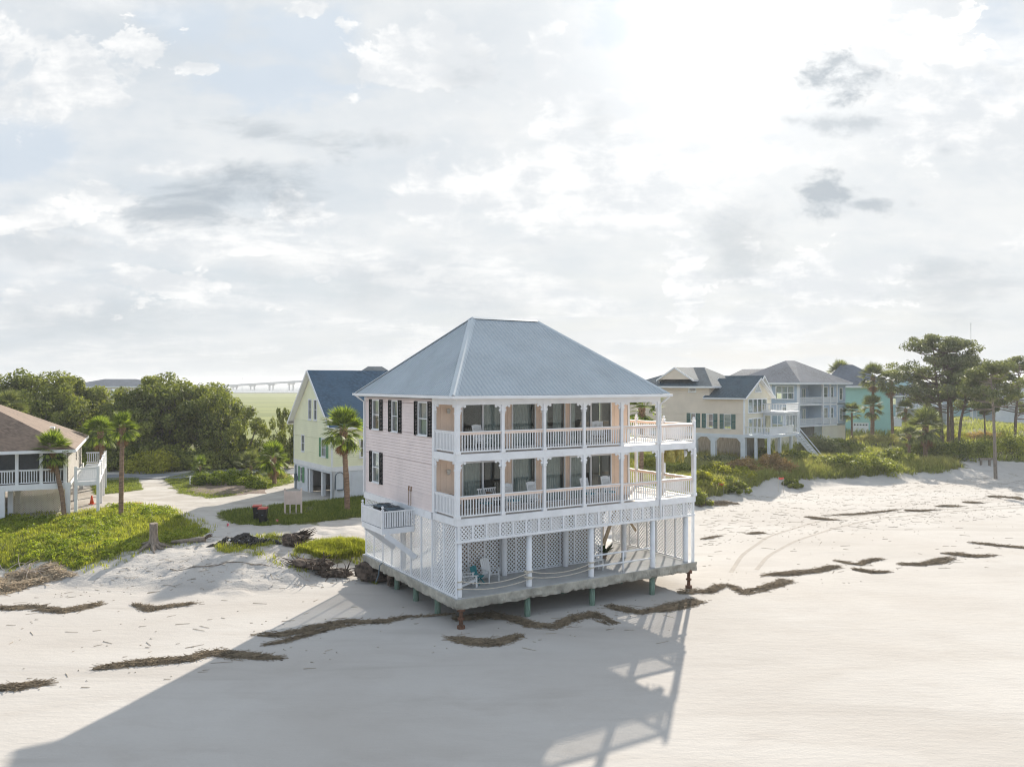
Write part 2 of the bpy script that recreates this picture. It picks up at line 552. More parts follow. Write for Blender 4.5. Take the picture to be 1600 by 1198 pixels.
mat('wrack_straw', (0.075, 0.053, 0.033), 0.95, 0.35, 3, attr=True, col2=(0.27, 0.21, 0.14))
mat('dry_reed', (0.33, 0.23, 0.14), 0.95, 0.3, 3, attr=True, col2=(0.5, 0.4, 0.28))
mat('debris', (0.26, 0.20, 0.14), 0.95, 0.35, 2, attr=True, col2=(0.42, 0.36, 0.28))
mat('shell_pale', (0.62, 0.58, 0.53), 0.7, 0.2, 6)
mat('asphalt', (0.17, 0.18, 0.195), 0.9, 0.18, 1.0, bump=0.3, bscale=30)
mat('tyre_track', (0.345, 0.31, 0.275), 0.95, 0.1, 2.0, bump=0.5, bscale=14)
mat('bridge_concrete', (0.40, 0.42, 0.43), 0.85, 0.08, 0.05)
mat('far_foliage', (0.05, 0.075, 0.04), 0.9, 0.35, 0.08)
mat('mulch', (0.17, 0.125, 0.10), 0.95, 0.3, 4, bump=0.7, bscale=12)
leaf_mat('palm_leaf', (0.07, 0.11, 0.02), (0.28, 0.34, 0.065), 0.5, 0.55)
leaf_mat('palm_leaf_pale', (0.11, 0.13, 0.06), (0.25, 0.265, 0.12), 0.42, 0.65)
leaf_mat('oak_leaf', (0.028, 0.052, 0.013), (0.33, 0.345, 0.085), 0.42, 0.6, 0.3)
leaf_mat('pine_needle', (0.085, 0.105, 0.055), (0.26, 0.27, 0.135), 0.36, 0.6, 0.4)
leaf_mat('hedge_leaf', (0.035, 0.07, 0.012), (0.31, 0.36, 0.045), 0.42, 0.55, 0.7)
leaf_mat('cover_leaf', (0.08, 0.13, 0.015), (0.40, 0.44, 0.06), 0.5, 0.55, 0.45)
leaf_mat('grass_blade', (0.17, 0.19, 0.06), (0.42, 0.42, 0.17), 0.55, 0.6, 0.2)
leaf_mat('lawn_blade', (0.09, 0.125, 0.03), (0.28, 0.31, 0.08), 0.48, 0.6, 0.3)
leaf_mat('mound_grass', (0.17, 0.20, 0.03), (0.47, 0.465, 0.09), 0.52, 0.6, 0.5)
leaf_mat('sea_oats', (0.24, 0.22, 0.09), (0.46, 0.43, 0.21), 0.5, 0.7, 0.2)
leaf_mat('vine_leaf', (0.06, 0.09, 0.025), (0.36, 0.37, 0.085), 0.48, 0.55, 0.5)
leaf_mat('red_shrub', (0.22, 0.15, 0.08), (0.46, 0.31, 0.17), 0.45, 0.7, 0.5)
leaf_mat('yellow_shrub', (0.15, 0.16, 0.025), (0.48, 0.46, 0.07), 0.5, 0.6, 0.5)
glass_mat('glass')
shingle_mat('slate_shingles', (0.055, 0.098, 0.145))
shingle_mat('brown_shingles', (0.165, 0.118, 0.088))
shingle_mat('dark_shingles', (0.058, 0.085, 0.105))
shingle_mat('tan_shingles', (0.30, 0.255, 0.215), 0.2)
shingle_mat('grey_shingles', (0.115, 0.13, 0.155), 0.25)

# ------------------------------------------------------------------ terrain
rng = np.random.default_rng(7)
random.seed(11)
_perm = rng.random((256, 256)).astype(np.float64)


def vnoise(x, y):
    xi, yi = np.floor(x).astype(np.int64), np.floor(y).astype(np.int64)
    fx, fy = x - xi, y - yi
    fx, fy = fx * fx * (3 - 2 * fx), fy * fy * (3 - 2 * fy)
    a = _perm[xi & 255, yi & 255]
    b = _perm[(xi + 1) & 255, yi & 255]
    c = _perm[xi & 255, (yi + 1) & 255]
    d = _perm[(xi + 1) & 255, (yi + 1) & 255]
    return (a * (1 - fx) + b * fx) * (1 - fy) + (c * (1 - fx) + d * fx) * fy - 0.5


def fbm(x, y, o=4):
    s, a = 0, 1.0
    for i in range(o):
        s = s + a * vnoise(x * 2 ** i + 17.3 * i, y * 2 ** i + 9.1 * i)
        a *= 0.5
    return s


def sstep(x, a, b):
    t = np.clip((x - a) / (b - a), 0, 1)
    return t * t * (3 - 2 * t)


SC_X = np.array([-4000, -400, -60, -33, -28.4, -24, -21, -17, -14.5, -11.5, -8.8, 4, 10, 18, 26, 36.6, 45, 54.9, 68, 120, 400, 4000])
SC_Y = np.array([60, 60, 46, 44.2, 44.6, 43.6, 43.6, 43.0, 43.2, 45.2, 48.4, 57, 62.5, 73, 80.5, 89.5, 92.5, 96, 104, 138, 300, 2500])


def inland(x, y):
    """metres behind the foot of the sand bank"""
    return (y - np.interp(x, SC_X, SC_Y)) * 0.85


def height(x, y):
    x, y = np.asarray(x, float), np.asarray(y, float)
    d = inland(x, y) + 1.2 * vnoise(x * 0.23, y * 0.23) + 0.7 * vnoise(x * 0.7, y * 0.7)
    left = 1 - sstep(x, 5, 16)
    up = 1.05 * sstep(d, 0, 5.5) + 0.5 * sstep(d, 4, 16)
    upr = 1.15 * sstep(d, 0, 6) + 0.55 * sstep(d, 5, 18) + 0.55 * sstep(d, 2, 9) * (fbm(x * 0.11, y * 0.11, 3)) * 1.6
    h = up * left + upr * (1 - left)
    bank = sstep(d, -0.5, 1.5) * (1 - sstep(d, 9, 15))
    h = h + bank * (0.2 * fbm(x * 0.8, y * 0.8, 3) + 0.13 * vnoise(x * 1.9, y * 2.4) + 0.08 * vnoise(x * 4.3, y * 4.3))
    beach = 1 - sstep(d, -2, 1)
    h = h + beach * (0.05 * fbm(x * 0.13, y * 0.21, 3) + 0.008 * vnoise(x * 1.3, y * 2.1))
    inl = sstep(d, 12, 20)
    h = h + inl * 0.04 * fbm(x * 0.5, y * 0.5, 3)
    # marsh and water beyond the trees
    h = h - sstep(y, 128, 170) * 1.3 * (1 - sstep(x, 0, 40)) - sstep(y, 400, 700) * 0.9 * sstep(x, 0, 40)
    return h


def G(px, py):
    """where the sight line through a picture point meets the ground"""
    dx, dz = (px - CX) / FPX, (CY - py) / FPX
    y = 18.0
    prev = y
    while y < 3000:
        if CAM_H + dz * y <= float(height(dx * y, y)):
            lo, hi = prev, y
            for _ in range(24):
                mid = (lo + hi) / 2
                if CAM_H + dz * mid <= float(height(dx * mid, mid)):
                    hi = mid
                else:
                    lo = mid
            y = hi
            break
        prev = y
        y += 0.4 if y < 140 else 5
    return Vector((dx * y, y, float(height(dx * y, y))))


def atd(px, py, y):
    return Vector(((px - CX) / FPX * y, y, CAM_H + (CY - py) / FPX * y))


def poly_px(pts, z):
    return [((px - CX) / FPX * (FPX * (CAM_H - z) / (py - CY)), FPX * (CAM_H - z) / (py - CY)) for px, py in pts]


def inside(poly, x, y):
    r = np.zeros(np.shape(x), bool)
    n = len(poly)
    for i in range(n):
        x0, y0 = poly[i]
        x1, y1 = poly[(i + 1) % n]
        if y0 == y1:
            continue
        c = ((y0 > y) != (y1 > y)) & (x < (x1 - x0) * (y - y0) / (y1 - y0) + x0)
        r ^= c
    return r


def poly_g(pts):
    return [tuple(G(*p).xy) for p in pts]


COVER = poly_g([(-120, 800), (60, 812), (110, 804), (200, 788), (262, 797), (322, 829), (300, 843), (235, 852), (190, 866), (130, 886), (60, 876), (0, 888), (-120, 900)])
LAWN = poly_px([(340, 803), (395, 793), (450, 789), (560, 776), (640, 776), (640, 800), (566, 806), (520, 811), (470, 817), (400, 819), (360, 814)], 1.5)
ISLAND = poly_px([(258, 748), (310, 735), (450, 738), (462, 752), (400, 768), (330, 779), (280, 771)], 1.55)
MOUND = poly_g([(462, 862), (495, 850), (535, 846), (572, 852), (572, 866), (545, 871), (500, 871)])
STRIP = poly_px([(140, 748), (215, 747), (222, 765), (150, 773)], 1.55)
BACK = [(-400, 94), (-60, 93), (-38, 91), (-22, 97), (-4, 100), (-4, 124), (-400, 124)]
DUNE = [(18, 76), (21, 79.5), (25, 84.5), (29, 89), (36.6, 94.5), (45, 97), (54.9, 100), (58, 102), (60, 110), (70, 108.5), (120, 142), (150, 160), (150, 240), (10, 240), (8, 72), (13, 71)]
DRIVE_ROAD = [(-200, 84), (-60, 83.0), (-45, 83.5), (-33, 86), (-24, 90.5), (-16, 96), (4, 106), (60, 130)]


def mask(poly, x, y, soft=1.2):
    acc = np.zeros(np.shape(x))
    for k in range(7):
        a = k * 2.4
        r = soft * (0.25 + 0.12 * k)
        acc += inside(poly, x + r * math.cos(a) + 0.9 * soft * vnoise(x * 0.9, y * 0.9), y + r * math.sin(a) + 0.9 * soft * vnoise(x * 0.9 + 40, y * 0.9))
    return acc / 7


def axis(segs):
    out = []
    for a, b, st in segs:
        n = max(1, int(round((b - a) / st)))
        out += list(np.linspace(a, b, n, endpoint=False))
    out.append(segs[-1][1])
    return np.array(out)


gx = np.concatenate([-np.geomspace(5000, 62, 40), axis([(-60, -34, 0.6), (-34, 16, 0.27), (16, 75, 0.5)]), np.geomspace(77, 5000, 42)])
gy = np.concatenate([-np.geomspace(600, 10, 8), axis([(-8, 20, 4), (20, 40, 0.5), (40, 58, 0.24), (58, 110, 0.5)]), np.geomspace(111, 6000, 70)])
XX, YY = np.meshgrid(gx, gy)
ZZ = height(XX, YY)
nx_, ny_ = len(gx), len(gy)
vs = np.stack([XX, YY, ZZ], -1).reshape(-1, 3)
ii = (np.arange(ny_ - 1)[:, None] * nx_ + np.arange(nx_ - 1)[None, :]).ravel()
fs = np.stack([ii, ii + 1, ii + 1 + nx_, ii + nx_], -1).ravel()
gme = npmesh('ground', vs, fs, 4)
XF, YF = XX.ravel(), YY.ravel()
dF = inland(XF, YF)
green = np.maximum.reduce([mask(p, XF, YF) for p in (COVER, LAWN, ISLAND, MOUND, STRIP, BACK, DUNE)])
green = np.maximum(green, sstep(YF, 118, 126) * (XF < 12))
gravel = sstep(dF, 8, 13) * (XF < 14)
marsh = sstep(YF, 135, 160) * (XF < 60) + sstep(YF, 200, 260) * (XF >= 60)
bank = sstep(dF, -1.0, 1.5) * (1 - sstep(dF, 14, 24))
for nm, arr in (('green', green), ('gravel', gravel), ('marsh', marsh), ('bank', bank)):
    at_ = gme.attributes.new(nm, 'FLOAT', 'POINT')
    at_.data.foreach_set('value', np.clip(arr, 0, 1).astype(np.float32))


def ground_material():
    m = bpy.data.materials.new('ground')
    m.use_nodes = True
    t = m.node_tree
    N = NT(t)
    b = t.nodes['Principled BSDF']
    tc = N.node('ShaderNodeTexCoord')
    P = tc.outputs['Object']
    A = {k: N.node('ShaderNodeAttribute', attribute_name=k).outputs['Fac'] for k in ('green', 'gravel', 'marsh', 'bank')}
    n_big = N.noise(N.mul(P, (0.6, 1.0, 1)), 0.11, 5, 0.55, 0.6)
    n_mid = N.noise(N.mul(P, (0.55, 1.0, 1)), 0.55, 6, 0.62, 0.4)
    n_fin = N.noise(P, 9.0, 5, 0.7)
    n_grain = N.noise(P, 60.0, 3, 0.7)
    sand = N.mix(N.ss(n_big, 0.3, 0.7), (0.459, 0.427, 0.394), (0.517, 0.491, 0.461))
    sand = N.mix(N.m('MULTIPLY', N.ss(n_mid, 0.45, 0.8), 0.5), sand, (0.408, 0.372, 0.338))
    sand = N.mix(N.m('MULTIPLY', N.ss(n_fin, 0.55, 0.85), 0.25), sand, (0.302, 0.271, 0.239))
    streak = N.noise(N.mul(P, (0.16, 1.0, 1)), 0.42, 6, 0.6, 0.8)
    sand = N.mix(N.m('MULTIPLY', N.ss(streak, 0.5, 0.72), 0.5), sand, (0.382, 0.351, 0.321))
    sand = N.mix(N.m('MULTIPLY', N.ss(N.noise(P, 22.0, 4, 0.8), 0.5, 0.8), 0.3), sand, (0.319, 0.288, 0.256))
    # dark flecks of straw and shell, thicker at the foot of the bank
    fleck = N.noise(N.mul(P, (0.7, 1.6, 1)), 3.2, 6, 0.75)
    sand = N.mix(N.m('MULTIPLY', N.ss(fleck, 0.66, 0.78), N.m('MULTIPLY_ADD', A['bank'], 0.55, 0.18)), sand, (0.185, 0.140, 0.098))
    grav = N.mix(N.ss(n_mid, 0.35, 0.65), (0.40, 0.365, 0.325), (0.52, 0.49, 0.45))
    grav = N.mix(N.m('MULTIPLY', N.ss(N.noise(P, 2.4, 6, 0.7), 0.5, 0.75), 0.6), grav, (0.30, 0.27, 0.23))
    c = N.mix(A['gravel'], sand, grav)
    soil = N.mix(N.ss(n_fin, 0.3, 0.7), (0.075, 0.085, 0.03), (0.17, 0.17, 0.065))
    gm = N.ss(N.m('ADD', A['green'], N.m('MULTIPLY', N.m('SUBTRACT', N.noise(P, 1.3, 6, 0.7), 0.5), 0.9)), 0.35, 0.65)
    c = N.mix(gm, c, soil)
    mar = N.mix(N.ss(N.noise(N.mul(P, (0.05, 1.0, 1)), 0.03, 6, 0.65), 0.35, 0.65), (0.15, 0.175, 0.055), (0.235, 0.255, 0.085))
    c = N.mix(A['marsh'], c, mar)
    N.put(b.inputs['Base Color'], c)
    b.inputs['Roughness'].default_value = 0.95
    b.inputs['Specular IOR Level'].default_value = 0.15
    bn = N.node('ShaderNodeBump')
    bn.inputs['Distance'].default_value = 0.06
    N.put(bn.inputs['Strength'], N.m('MULTIPLY_ADD', A['bank'], 0.6, 0.34))
    hgt = N.m('ADD', N.m('MULTIPLY', n_fin, 0.5), N.m('ADD', N.m('MULTIPLY', n_grain, 0.12), N.m('MULTIPLY', N.noise(N.mul(P, (0.5, 1.3, 1)), 2.6, 5, 0.6), 1.2)))
    N.put(bn.inputs['Height'], hgt)
    N.put(b.inputs['Normal'], bn.outputs[0])
    return m


gme.materials.append(ground_material())
ground = obj('ground', gme, None, smooth=True)
tag(ground, kind='structure')


def ribbon(name, pts, w, mat_, lift=0.02, step=0.8):
    """strip draped on the ground along a polyline"""
    P = []
    for (x0, y0), (x1, y1) in zip(pts[:-1], pts[1:]):
        n = max(1, int(math.hypot(x1 - x0, y1 - y0) / step))
        for k in range(n):
            P.append((x0 + (x1 - x0) * k / n, y0 + (y1 - y0) * k / n))
    P.append(pts[-1])
    P = np.array(P)
    for _ in range(6):
        P[1:-1] = (P[:-2] + 2 * P[1:-1] + P[2:]) / 4
    T = np.gradient(P, axis=0)
    T /= np.linalg.norm(T, axis=1)[:, None]
    Nn = np.stack([-T[:, 1], T[:, 0]], 1)
    K = max(2, int(w / 0.8) + 1)
    rows = []
    for k in range(K):
        o = (k / (K - 1) - 0.5) * w
        q = P + Nn * o
        rows.append(np.stack([q[:, 0], q[:, 1], height(q[:, 0], q[:, 1]) + lift], 1))
    V = np.stack(rows, 1).reshape(-1, 3)
    n = len(P)
    a = (np.arange(n - 1)[:, None] * K + np.arange(K - 1)[None, :]).ravel()
    F = np.stack([a, a + K, a + K + 1, a + 1], -1).ravel()
    return obj(name, npmesh(name, V, F, 4), mat_, smooth=True)


tag(ribbon('road', DRIVE_ROAD, 5.2, 'asphalt', 0.06), kind='structure')
tr1 = [(1142, 894), (1160, 866), (1200, 838), (1270, 816), (1340, 805), (1420, 799), (1500, 794), (1620, 787)]
tr2 = [(1182, 890), (1200, 868), (1240, 846), (1300, 826), (1360, 812), (1440, 803), (1520, 797), (1620, 791)]
for tr in (tr1, tr2):
    tag(ribbon('tyre_track', [tuple(G(*p).xy) for p in tr], 0.27, 'tyre_track', 0.006, 0.5), kind='structure')

# water behind the marsh
wm = bpy.data.materials.new('water')
wm.use_nodes = True
_b = wm.node_tree.nodes['Principled BSDF']
_b.inputs['Base Color'].default_value = (0.16, 0.19, 0.20, 1)
_b.inputs['Roughness'].default_value = 0.25
_N = NT(wm.node_tree)
_tc = _N.node('ShaderNodeTexCoord')
_bn = _N.node('ShaderNodeBump')
_bn.inputs['Strength'].default_value = 0.25
_N.put(_bn.inputs['Height'], _N.noise(_tc.outputs['Object'], 0.3, 4))
_N.put(_b.inputs['Normal'], _bn.outputs[0])
M['water'] = wm
wmesh = bpy.data.meshes.new('water')
wmesh.from_pydata([(-5000, 930, 0.62), (5000, 930, 0.62), (5000, 5900, 0.62), (-5000, 5900, 0.62)], [], [(0, 1, 2, 3)])
tag(obj('water', wmesh, 'water'), kind='structure')
fl = MB()
for i in range(160):
    x = -2600 + i * 32 + random.uniform(-10, 10)
    hgt = random.uniform(5, 11)
    fl.lathe([(18, 0), (20, hgt * 0.5), (13, hgt * 0.85), (3, hgt)], 7, (x, 4300 + random.uniform(-60, 60), 0.4))
tag(fl.build('far_shore_wood', 'far_foliage', smooth=True), 'dark far wood along the shore behind the bridge', 'wood', kind='stuff')

# ------------------------------------------------------------------ house helpers
class Side:
    """one side of a box x0..x1, y0..y1: s runs along the wall, n outward"""
    def __init__(self, rect, side):
        self.r, self.k = rect, side
        x0, y0, x1, y1 = rect
        self.s0, self.s1 = (x0, x1) if side in 'fb' else (y0, y1)

    def P(self, s, n, z):
        x0, y0, x1, y1 = self.r
        return {'f': (s, y0 - n, z), 'b': (s, y1 + n, z), 'l': (x0 - n, s, z), 'r': (x1 + n, s, z)}[self.k]

    def box(self, mb, s0, s1, n0, n1, z0, z1):
        a, b = self.P(s0, n0, z0), self.P(s1, n1, z1)
        return mb.box(*a, *b)


def free_spans(a, b, cuts):
    spans = [(a, b)]
    for c, d in cuts:
        nxt = []
        for p, q in spans:
            if d <= p or c >= q:
                nxt.append((p, q))
            else:
                if c > p: nxt.append((p, c))
                if d < q: nxt.append((d, q))
        spans = nxt
    return [(p, q) for p, q in spans if q - p > 0.01]


def wall(root, S, z0, z1, openings, mat_, exposure=0.14, s0=None, s1=None, vertical=False, name='wall'):
    """lap siding (each course leans out at its foot) around the openings; a thin core closes it"""
    a, b = S.s0 if s0 is None else s0, S.s1 if s1 is None else s1
    mb = MB()
    if vertical:
        edges = sorted({a, b} | {o[0] for o in openings} | {o[1] for o in openings})
        edges = [e for e in edges if a <= e <= b]
        for p, q in zip(edges[:-1], edges[1:]):
            cuts = [(o[2], o[3]) for o in openings if o[0] < (p + q) / 2 < o[1]]
            for u, w in free_spans(z0, z1, cuts):
                n = max(1, int(round((q - p) / exposure)))
                for k in range(n):
                    S.box(mb, p + (q - p) * k / n + 0.006, p + (q - p) * (k + 1) / n - 0.006, -0.06, 0.0, u, w)
                S.box(mb, p, q, -0.08, -0.014, u, w)
    else:
        zs = [z0]
        while zs[-1] < z1 - 1e-6:
            zs.append(min(zs[-1] + exposure, z1))
        cutz = sorted({o[2] for o in openings} | {o[3] for o in openings})
        zs = sorted(set(round(z, 4) for z in zs) | set(round(z, 4) for z in cutz if z0 < z < z1))
        for za, zb in zip(zs[:-1], zs[1:]):
            zm = (za + zb) / 2
            cuts = [(o[0], o[1]) for o in openings if o[2] < zm < o[3]]
            for p, q in free_spans(a, b, cuts):
                zt = zb - min(0.013, (zb - za) * 0.3)   # a narrow groove above each board
                v = [S.P(p, 0.036, za), S.P(q, 0.036, za), S.P(q, 0.006, zt), S.P(p, 0.006, zt),
                     S.P(p, -0.08, za), S.P(q, -0.08, za), S.P(q, -0.08, zb), S.P(p, -0.08, zb),
                     S.P(p, -0.03, zt), S.P(q, -0.03, zt), S.P(q, -0.03, zb), S.P(p, -0.03, zb)]
                mb.add(v, [(0, 1, 2, 3), (7, 6, 5, 4), (0, 4, 5, 1), (3, 2, 9, 8), (8, 9, 10, 11), (11, 10, 6, 7), (0, 3, 8, 11, 7, 4), (1, 5, 6, 10, 9, 2)])
    return mb.build(name, mat_, root)


def window(root, S, s0, s1, z0, z1, cols=1, rows=2, trim=0.09, trim_mat='white_trim', cover=None, shutter=None, sw=0.42, sg=0.0, back='dark_interior', name='window', bar=0.045, sill=True, half_cover=1.0):
    """frame proud of the wall, glass panes set back, optional blind behind and shutters beside"""
    mb = MB()
    t = trim
    S.box(mb, s0 - t, s0, -0.10, 0.055, z0 - t, z1 + t)
    S.box(mb, s1, s1 + t, -0.10, 0.055, z0 - t, z1 + t)
    S.box(mb, s0, s1, -0.10, 0.055, z1, z1 + t)
    S.box(mb, s0, s1, -0.10, 0.055, z0 - t, z0)
    if sill:
        S.box(mb, s0 - t - 0.03, s1 + t + 0.03, 0.057, 0.11, z0 - t - 0.02, z0 - t + 0.035)
    for k in range(1, cols):
        c = s0 + (s1 - s0) * k / cols
        S.box(mb, c - bar / 2, c + bar / 2, -0.07, 0.03, z0, z1)
    for k in range(1, rows):
        c = z0 + (z1 - z0) * k / rows
        for q in range(cols):
            S.box(mb, s0 + (s1 - s0) * q / cols + (bar / 2 if q else 0), s0 + (s1 - s0) * (q + 1) / cols - (bar / 2 if q < cols - 1 else 0), -0.068, 0.028, c - bar / 2, c + bar / 2)
    w = mb.build(name, trim_mat, root)
    for q in range(cols):
        for k in range(rows):
            pm = MB()
            S.box(pm, s0 + (s1 - s0) * q / cols, s0 + (s1 - s0) * (q + 1) / cols, -0.045, -0.035, z0 + (z1 - z0) * k / rows, z0 + (z1 - z0) * (k + 1) / rows)
            pm.build('pane', 'glass', w)
    if cover:
        cm = MB()
        S.box(cm, s0 + 0.01, s1 - 0.01, -0.16, -0.13, z1 - (z1 - z0) * half_cover, z1)
        cm.build('blind', cover, w)
    if shutter:
        for a in (s0 - t - sg - sw, s1 + t + sg):
            sm = MB()
            for e in (a, a + sw - 0.06):
                S.box(sm, e, e + 0.06, 0.025, 0.07, z0 - t, z1 + t)
            for e in (z0 - t, (z0 + z1) / 2 - 0.03, z1 + t - 0.06):
                S.box(sm, a + 0.06, a + sw - 0.06, 0.025, 0.065, e, e + 0.06)
            n = int((z1 - z0 + 2 * t) / 0.07)
            for k in range(n):
                z = z0 - t + (k + 0.5) * (z1 - z0 + 2 * t) / n
                S.box(sm, a + 0.055, a + sw - 0.055, 0.026, 0.052, z - 0.026, z + 0.026)
            sm.build('shutter', shutter, root)
    return w


def hip_roof(root, x0, y0, x1, y1, ze, ra, rb, zr, mat_, th=0.14, fascia='white_trim', soffit=True, name='roof'):
    A, B, C, D = (x0, y0, ze), (x1, y0, ze), (x1, y1, ze), (x0, y1, ze)
    R, Q = (ra[0], ra[1], zr), (rb[0], rb[1], zr)
    mb = MB()
    if abs(ra[0] - rb[0]) >= abs(ra[1] - rb[1]):
        mb.add([A, B, C, D, R, Q], [(0, 1, 5, 4), (1, 2, 5), (2, 3, 4, 5), (3, 0, 4)])
    else:                                              # ridge runs along y: ra front, rb back
        mb.add([A, B, C, D, R, Q], [(0, 1, 4), (1, 2, 5, 4), (2, 3, 5), (3, 0, 4, 5)])
    r = mb.build(name, mat_, root)
    fb = MB()
    e = 0.02
    for p, q in (((x0, y0), (x1, y0)), ((x1, y0), (x1, y1)), ((x1, y1), (x0, y1)), ((x0, y1), (x0, y0))):
        fb.bar((p[0], p[1], ze - th / 2 - 0.01), (q[0], q[1], ze - th / 2 - 0.01), 0.07, th)
    if soffit:
        fb.add([(x0, y0, ze - th + 0.02), (x1, y0, ze - th + 0.02), (x1, y1, ze - th + 0.02), (x0, y1, ze - th + 0.02)], [(3, 2, 1, 0)])
    fb.build('fascia', fascia, r)
    return r


def gable_roof(root, x0, y0, x1, y1, ze, zr, axis_, mat_, th=0.16, rake='white_trim', name='roof'):
    """two slabs meeting in a ridge along axis_ ('x' or 'y')"""
    mb, rk = MB(), MB()
    if axis_ == 'y':
        xm = (x0 + x1) / 2
        for xe in (x0, x1):
            v = [(xe, y0, ze), (xm, y0, zr), (xm, y1, zr), (xe, y1, ze)]
            mb.add(v + [(a, b, c - th) for a, b, c in v], [(0, 1, 2, 3), (7, 6, 5, 4), (0, 4, 5, 1), (1, 5, 6, 2), (2, 6, 7, 3), (3, 7, 4, 0)])
            for yy in (y0 - 0.03, y1 + 0.03):
                rk.bar((xe, yy, ze - 0.08), (xm, yy, zr - 0.08), 0.05, 0.2)
            rk.bar((xe + (0.0), y0, ze - 0.1), (xe, y1, ze - 0.1), 0.06, 0.16)
            rk.add([(a, b, c - th - 0.01) for a, b, c in v], [(3, 2, 1, 0)])
    else:
        ym = (y0 + y1) / 2
        for ye in (y0, y1):
            v = [(x0, ye, ze), (x1, ye, ze), (x1, ym, zr), (x0, ym, zr)]
            mb.add(v + [(a, b, c - th) for a, b, c in v], [(0, 1, 2, 3), (7, 6, 5, 4), (0, 4, 5, 1), (1, 5, 6, 2), (2, 6, 7, 3), (3, 7, 4, 0)])
            for xx in (x0 - 0.03, x1 + 0.03):
                rk.bar((xx, ye, ze - 0.08), (xx, ym, zr - 0.08), 0.05, 0.2)
            rk.bar((x0, ye, ze - 0.1), (x1, ye, ze - 0.1), 0.06, 0.16)
            rk.add([(a, b, c - th - 0.01) for a, b, c in v], [(3, 2, 1, 0)])
    r = mb.build(name, mat_, root)
    rk.build('rake_board', rake, r)
    return r


def gable_fill(root, S, sa, sb, ze, zr, mat_, exposure=0.16, n=0.0, openings=()):
    mb = MB()
    z = ze
    sm = (sa + sb) / 2
    while z < zr - 0.02:
        zt = min(z + exposure, zr)
        f0, f1 = 1 - (z - ze) / (zr - ze), 1 - (zt - ze) / (zr - ze)
        h = (sb - sa) / 2
        cuts = [(o[0], o[1]) for o in openings if o[2] < (z + zt) / 2 < o[3]]
        for p, q in free_spans(sm - h * f0, sm + h * f0, cuts):
            pt, qt = max(p, sm - h * f1), min(q, sm + h * f1)
            if pt > qt: pt = qt = (p + q) / 2
            v = [S.P(p, n + 0.02, z), S.P(q, n + 0.02, z), S.P(qt, n + 0.004, zt), S.P(pt, n + 0.004, zt), S.P(p, n - 0.06, z), S.P(q, n - 0.06, z)]
            mb.add(v, [(0, 1, 2, 3), (0, 4, 5, 1)])
        z = zt
    return mb.build('gable', mat_, root)


_bal = {}


def baluster_mesh(h, w=0.042, m='white_paint'):
    k = (round(h, 3), w, m)
    if k not in _bal:
        me = MB().box(-w / 2, -w / 2, 0, w / 2, w / 2, h).mesh('baluster')
        me.materials.append(M[m])
        _bal[k] = me
    return _bal[k]


def railing(root, p, q, z, h=1.05, gap=0.145, m='white_paint', board=None, single=True, w=0.042, low=0.09, capw=0.13):
    """rails from p to q (x,y) with balusters: each one an object, or joined when single is False"""
    p, q = Vector((*p, z)), Vector((*q, z))
    mb = MB()
    up = Vector((0, 0, 1))
    mb.bar(p + up * (h - 0.02), q + up * (h - 0.02), capw, 0.04)
    if not board:
        mb.bar(p + up * (h - 0.085), q + up * (h - 0.085), 0.05, 0.09)
    r = mb.build('railing', m, root)
    MB().bar(p + up * (low + 0.03), q + up * (low + 0.03), 0.06, 0.06).build('bottom_rail', m, r)
    if board:
        MB().bar(p + up * (h - 0.10), q + up * (h - 0.10), 0.055, 0.12).build('rail_board', board, r)
    L = (q - p).length
    n = max(2, int(round(L / gap)))
    hb = h - low - 0.06 - (0.16 if board else 0.13)
    ang = math.atan2(q.y - p.y, q.x - p.x)
    if single:
        me = baluster_mesh(hb, w, m)
        for k in range(1, n):
            o = bpy.data.objects.new('baluster', me)
            COL.objects.link(o)
            o.parent = r
            o.location = p + (q - p) * k / n + up * (low + 0.06)
            o.rotation_euler.z = ang
    else:
        bm = MB()
        d = (q - p).normalized()
        for k in range(1, n):
            c = p + (q - p) * k / n
            bm.bar(c + up * (low + 0.06), c + up * (low + 0.06 + hb), w, w, up=(d.x, d.y, 0))
        b = bm.build('baluster_row', m, r)
        b['kind'] = 'stuff'
    return r


def lattice(mb, S, s0, s1, z0, z1, n=0.0, pitch=0.125, w=0.045, th=0.009):
    """diagonal slats in two layers, clipped to the panel"""
    W, Hh = s1 - s0, z1 - z0
    ww = w * math.sqrt(2)
    for layer, sg in ((0, 1), (1, -1)):
        k = -Hh if sg == 1 else 0.0
        c = math.floor(k / pitch) * pitch
        end = W if sg == 1 else W + Hh
        while c < end:
            poly = []
            c0, c1 = c, c + ww
            # strip between the lines s - sg*z = c0 .. c1, clipped to the rectangle
            def clip(pts, f):
                out = []
                for i in range(len(pts)):
                    a, b = pts[i], pts[(i + 1) % len(pts)]
                    fa, fb_ = f(a), f(b)
                    if fa >= 0: out.append(a)
                    if (fa >= 0) != (fb_ >= 0):
                        tt = fa / (fa - fb_)
                        out.append((a[0] + (b[0] - a[0]) * tt, a[1] + (b[1] - a[1]) * tt))
                return out
            pts = [(0, 0), (W, 0), (W, Hh), (0, Hh)]
            pts = clip(pts, lambda q: q[0] - sg * q[1] - c0)
            if len(pts) >= 3:
                pts = clip(pts, lambda q: c1 - (q[0] - sg * q[1]))
            if len(pts) >= 3:
                n0 = n + layer * th
                m_ = len(pts)
                vv = [S.P(s0 + a, n0, z0 + b) for a, b in pts] + [S.P(s0 + a, n0 + th * 0.9, z0 + b) for a, b in pts]
                ff = [tuple(range(m_)), tuple(range(2 * m_ - 1, m_ - 1, -1))] + [(i, i + m_, (i + 1) % m_ + m_, (i + 1) % m_) for i in range(m_)]
                mb.add(vv, ff)
            c += pitch
    return mb


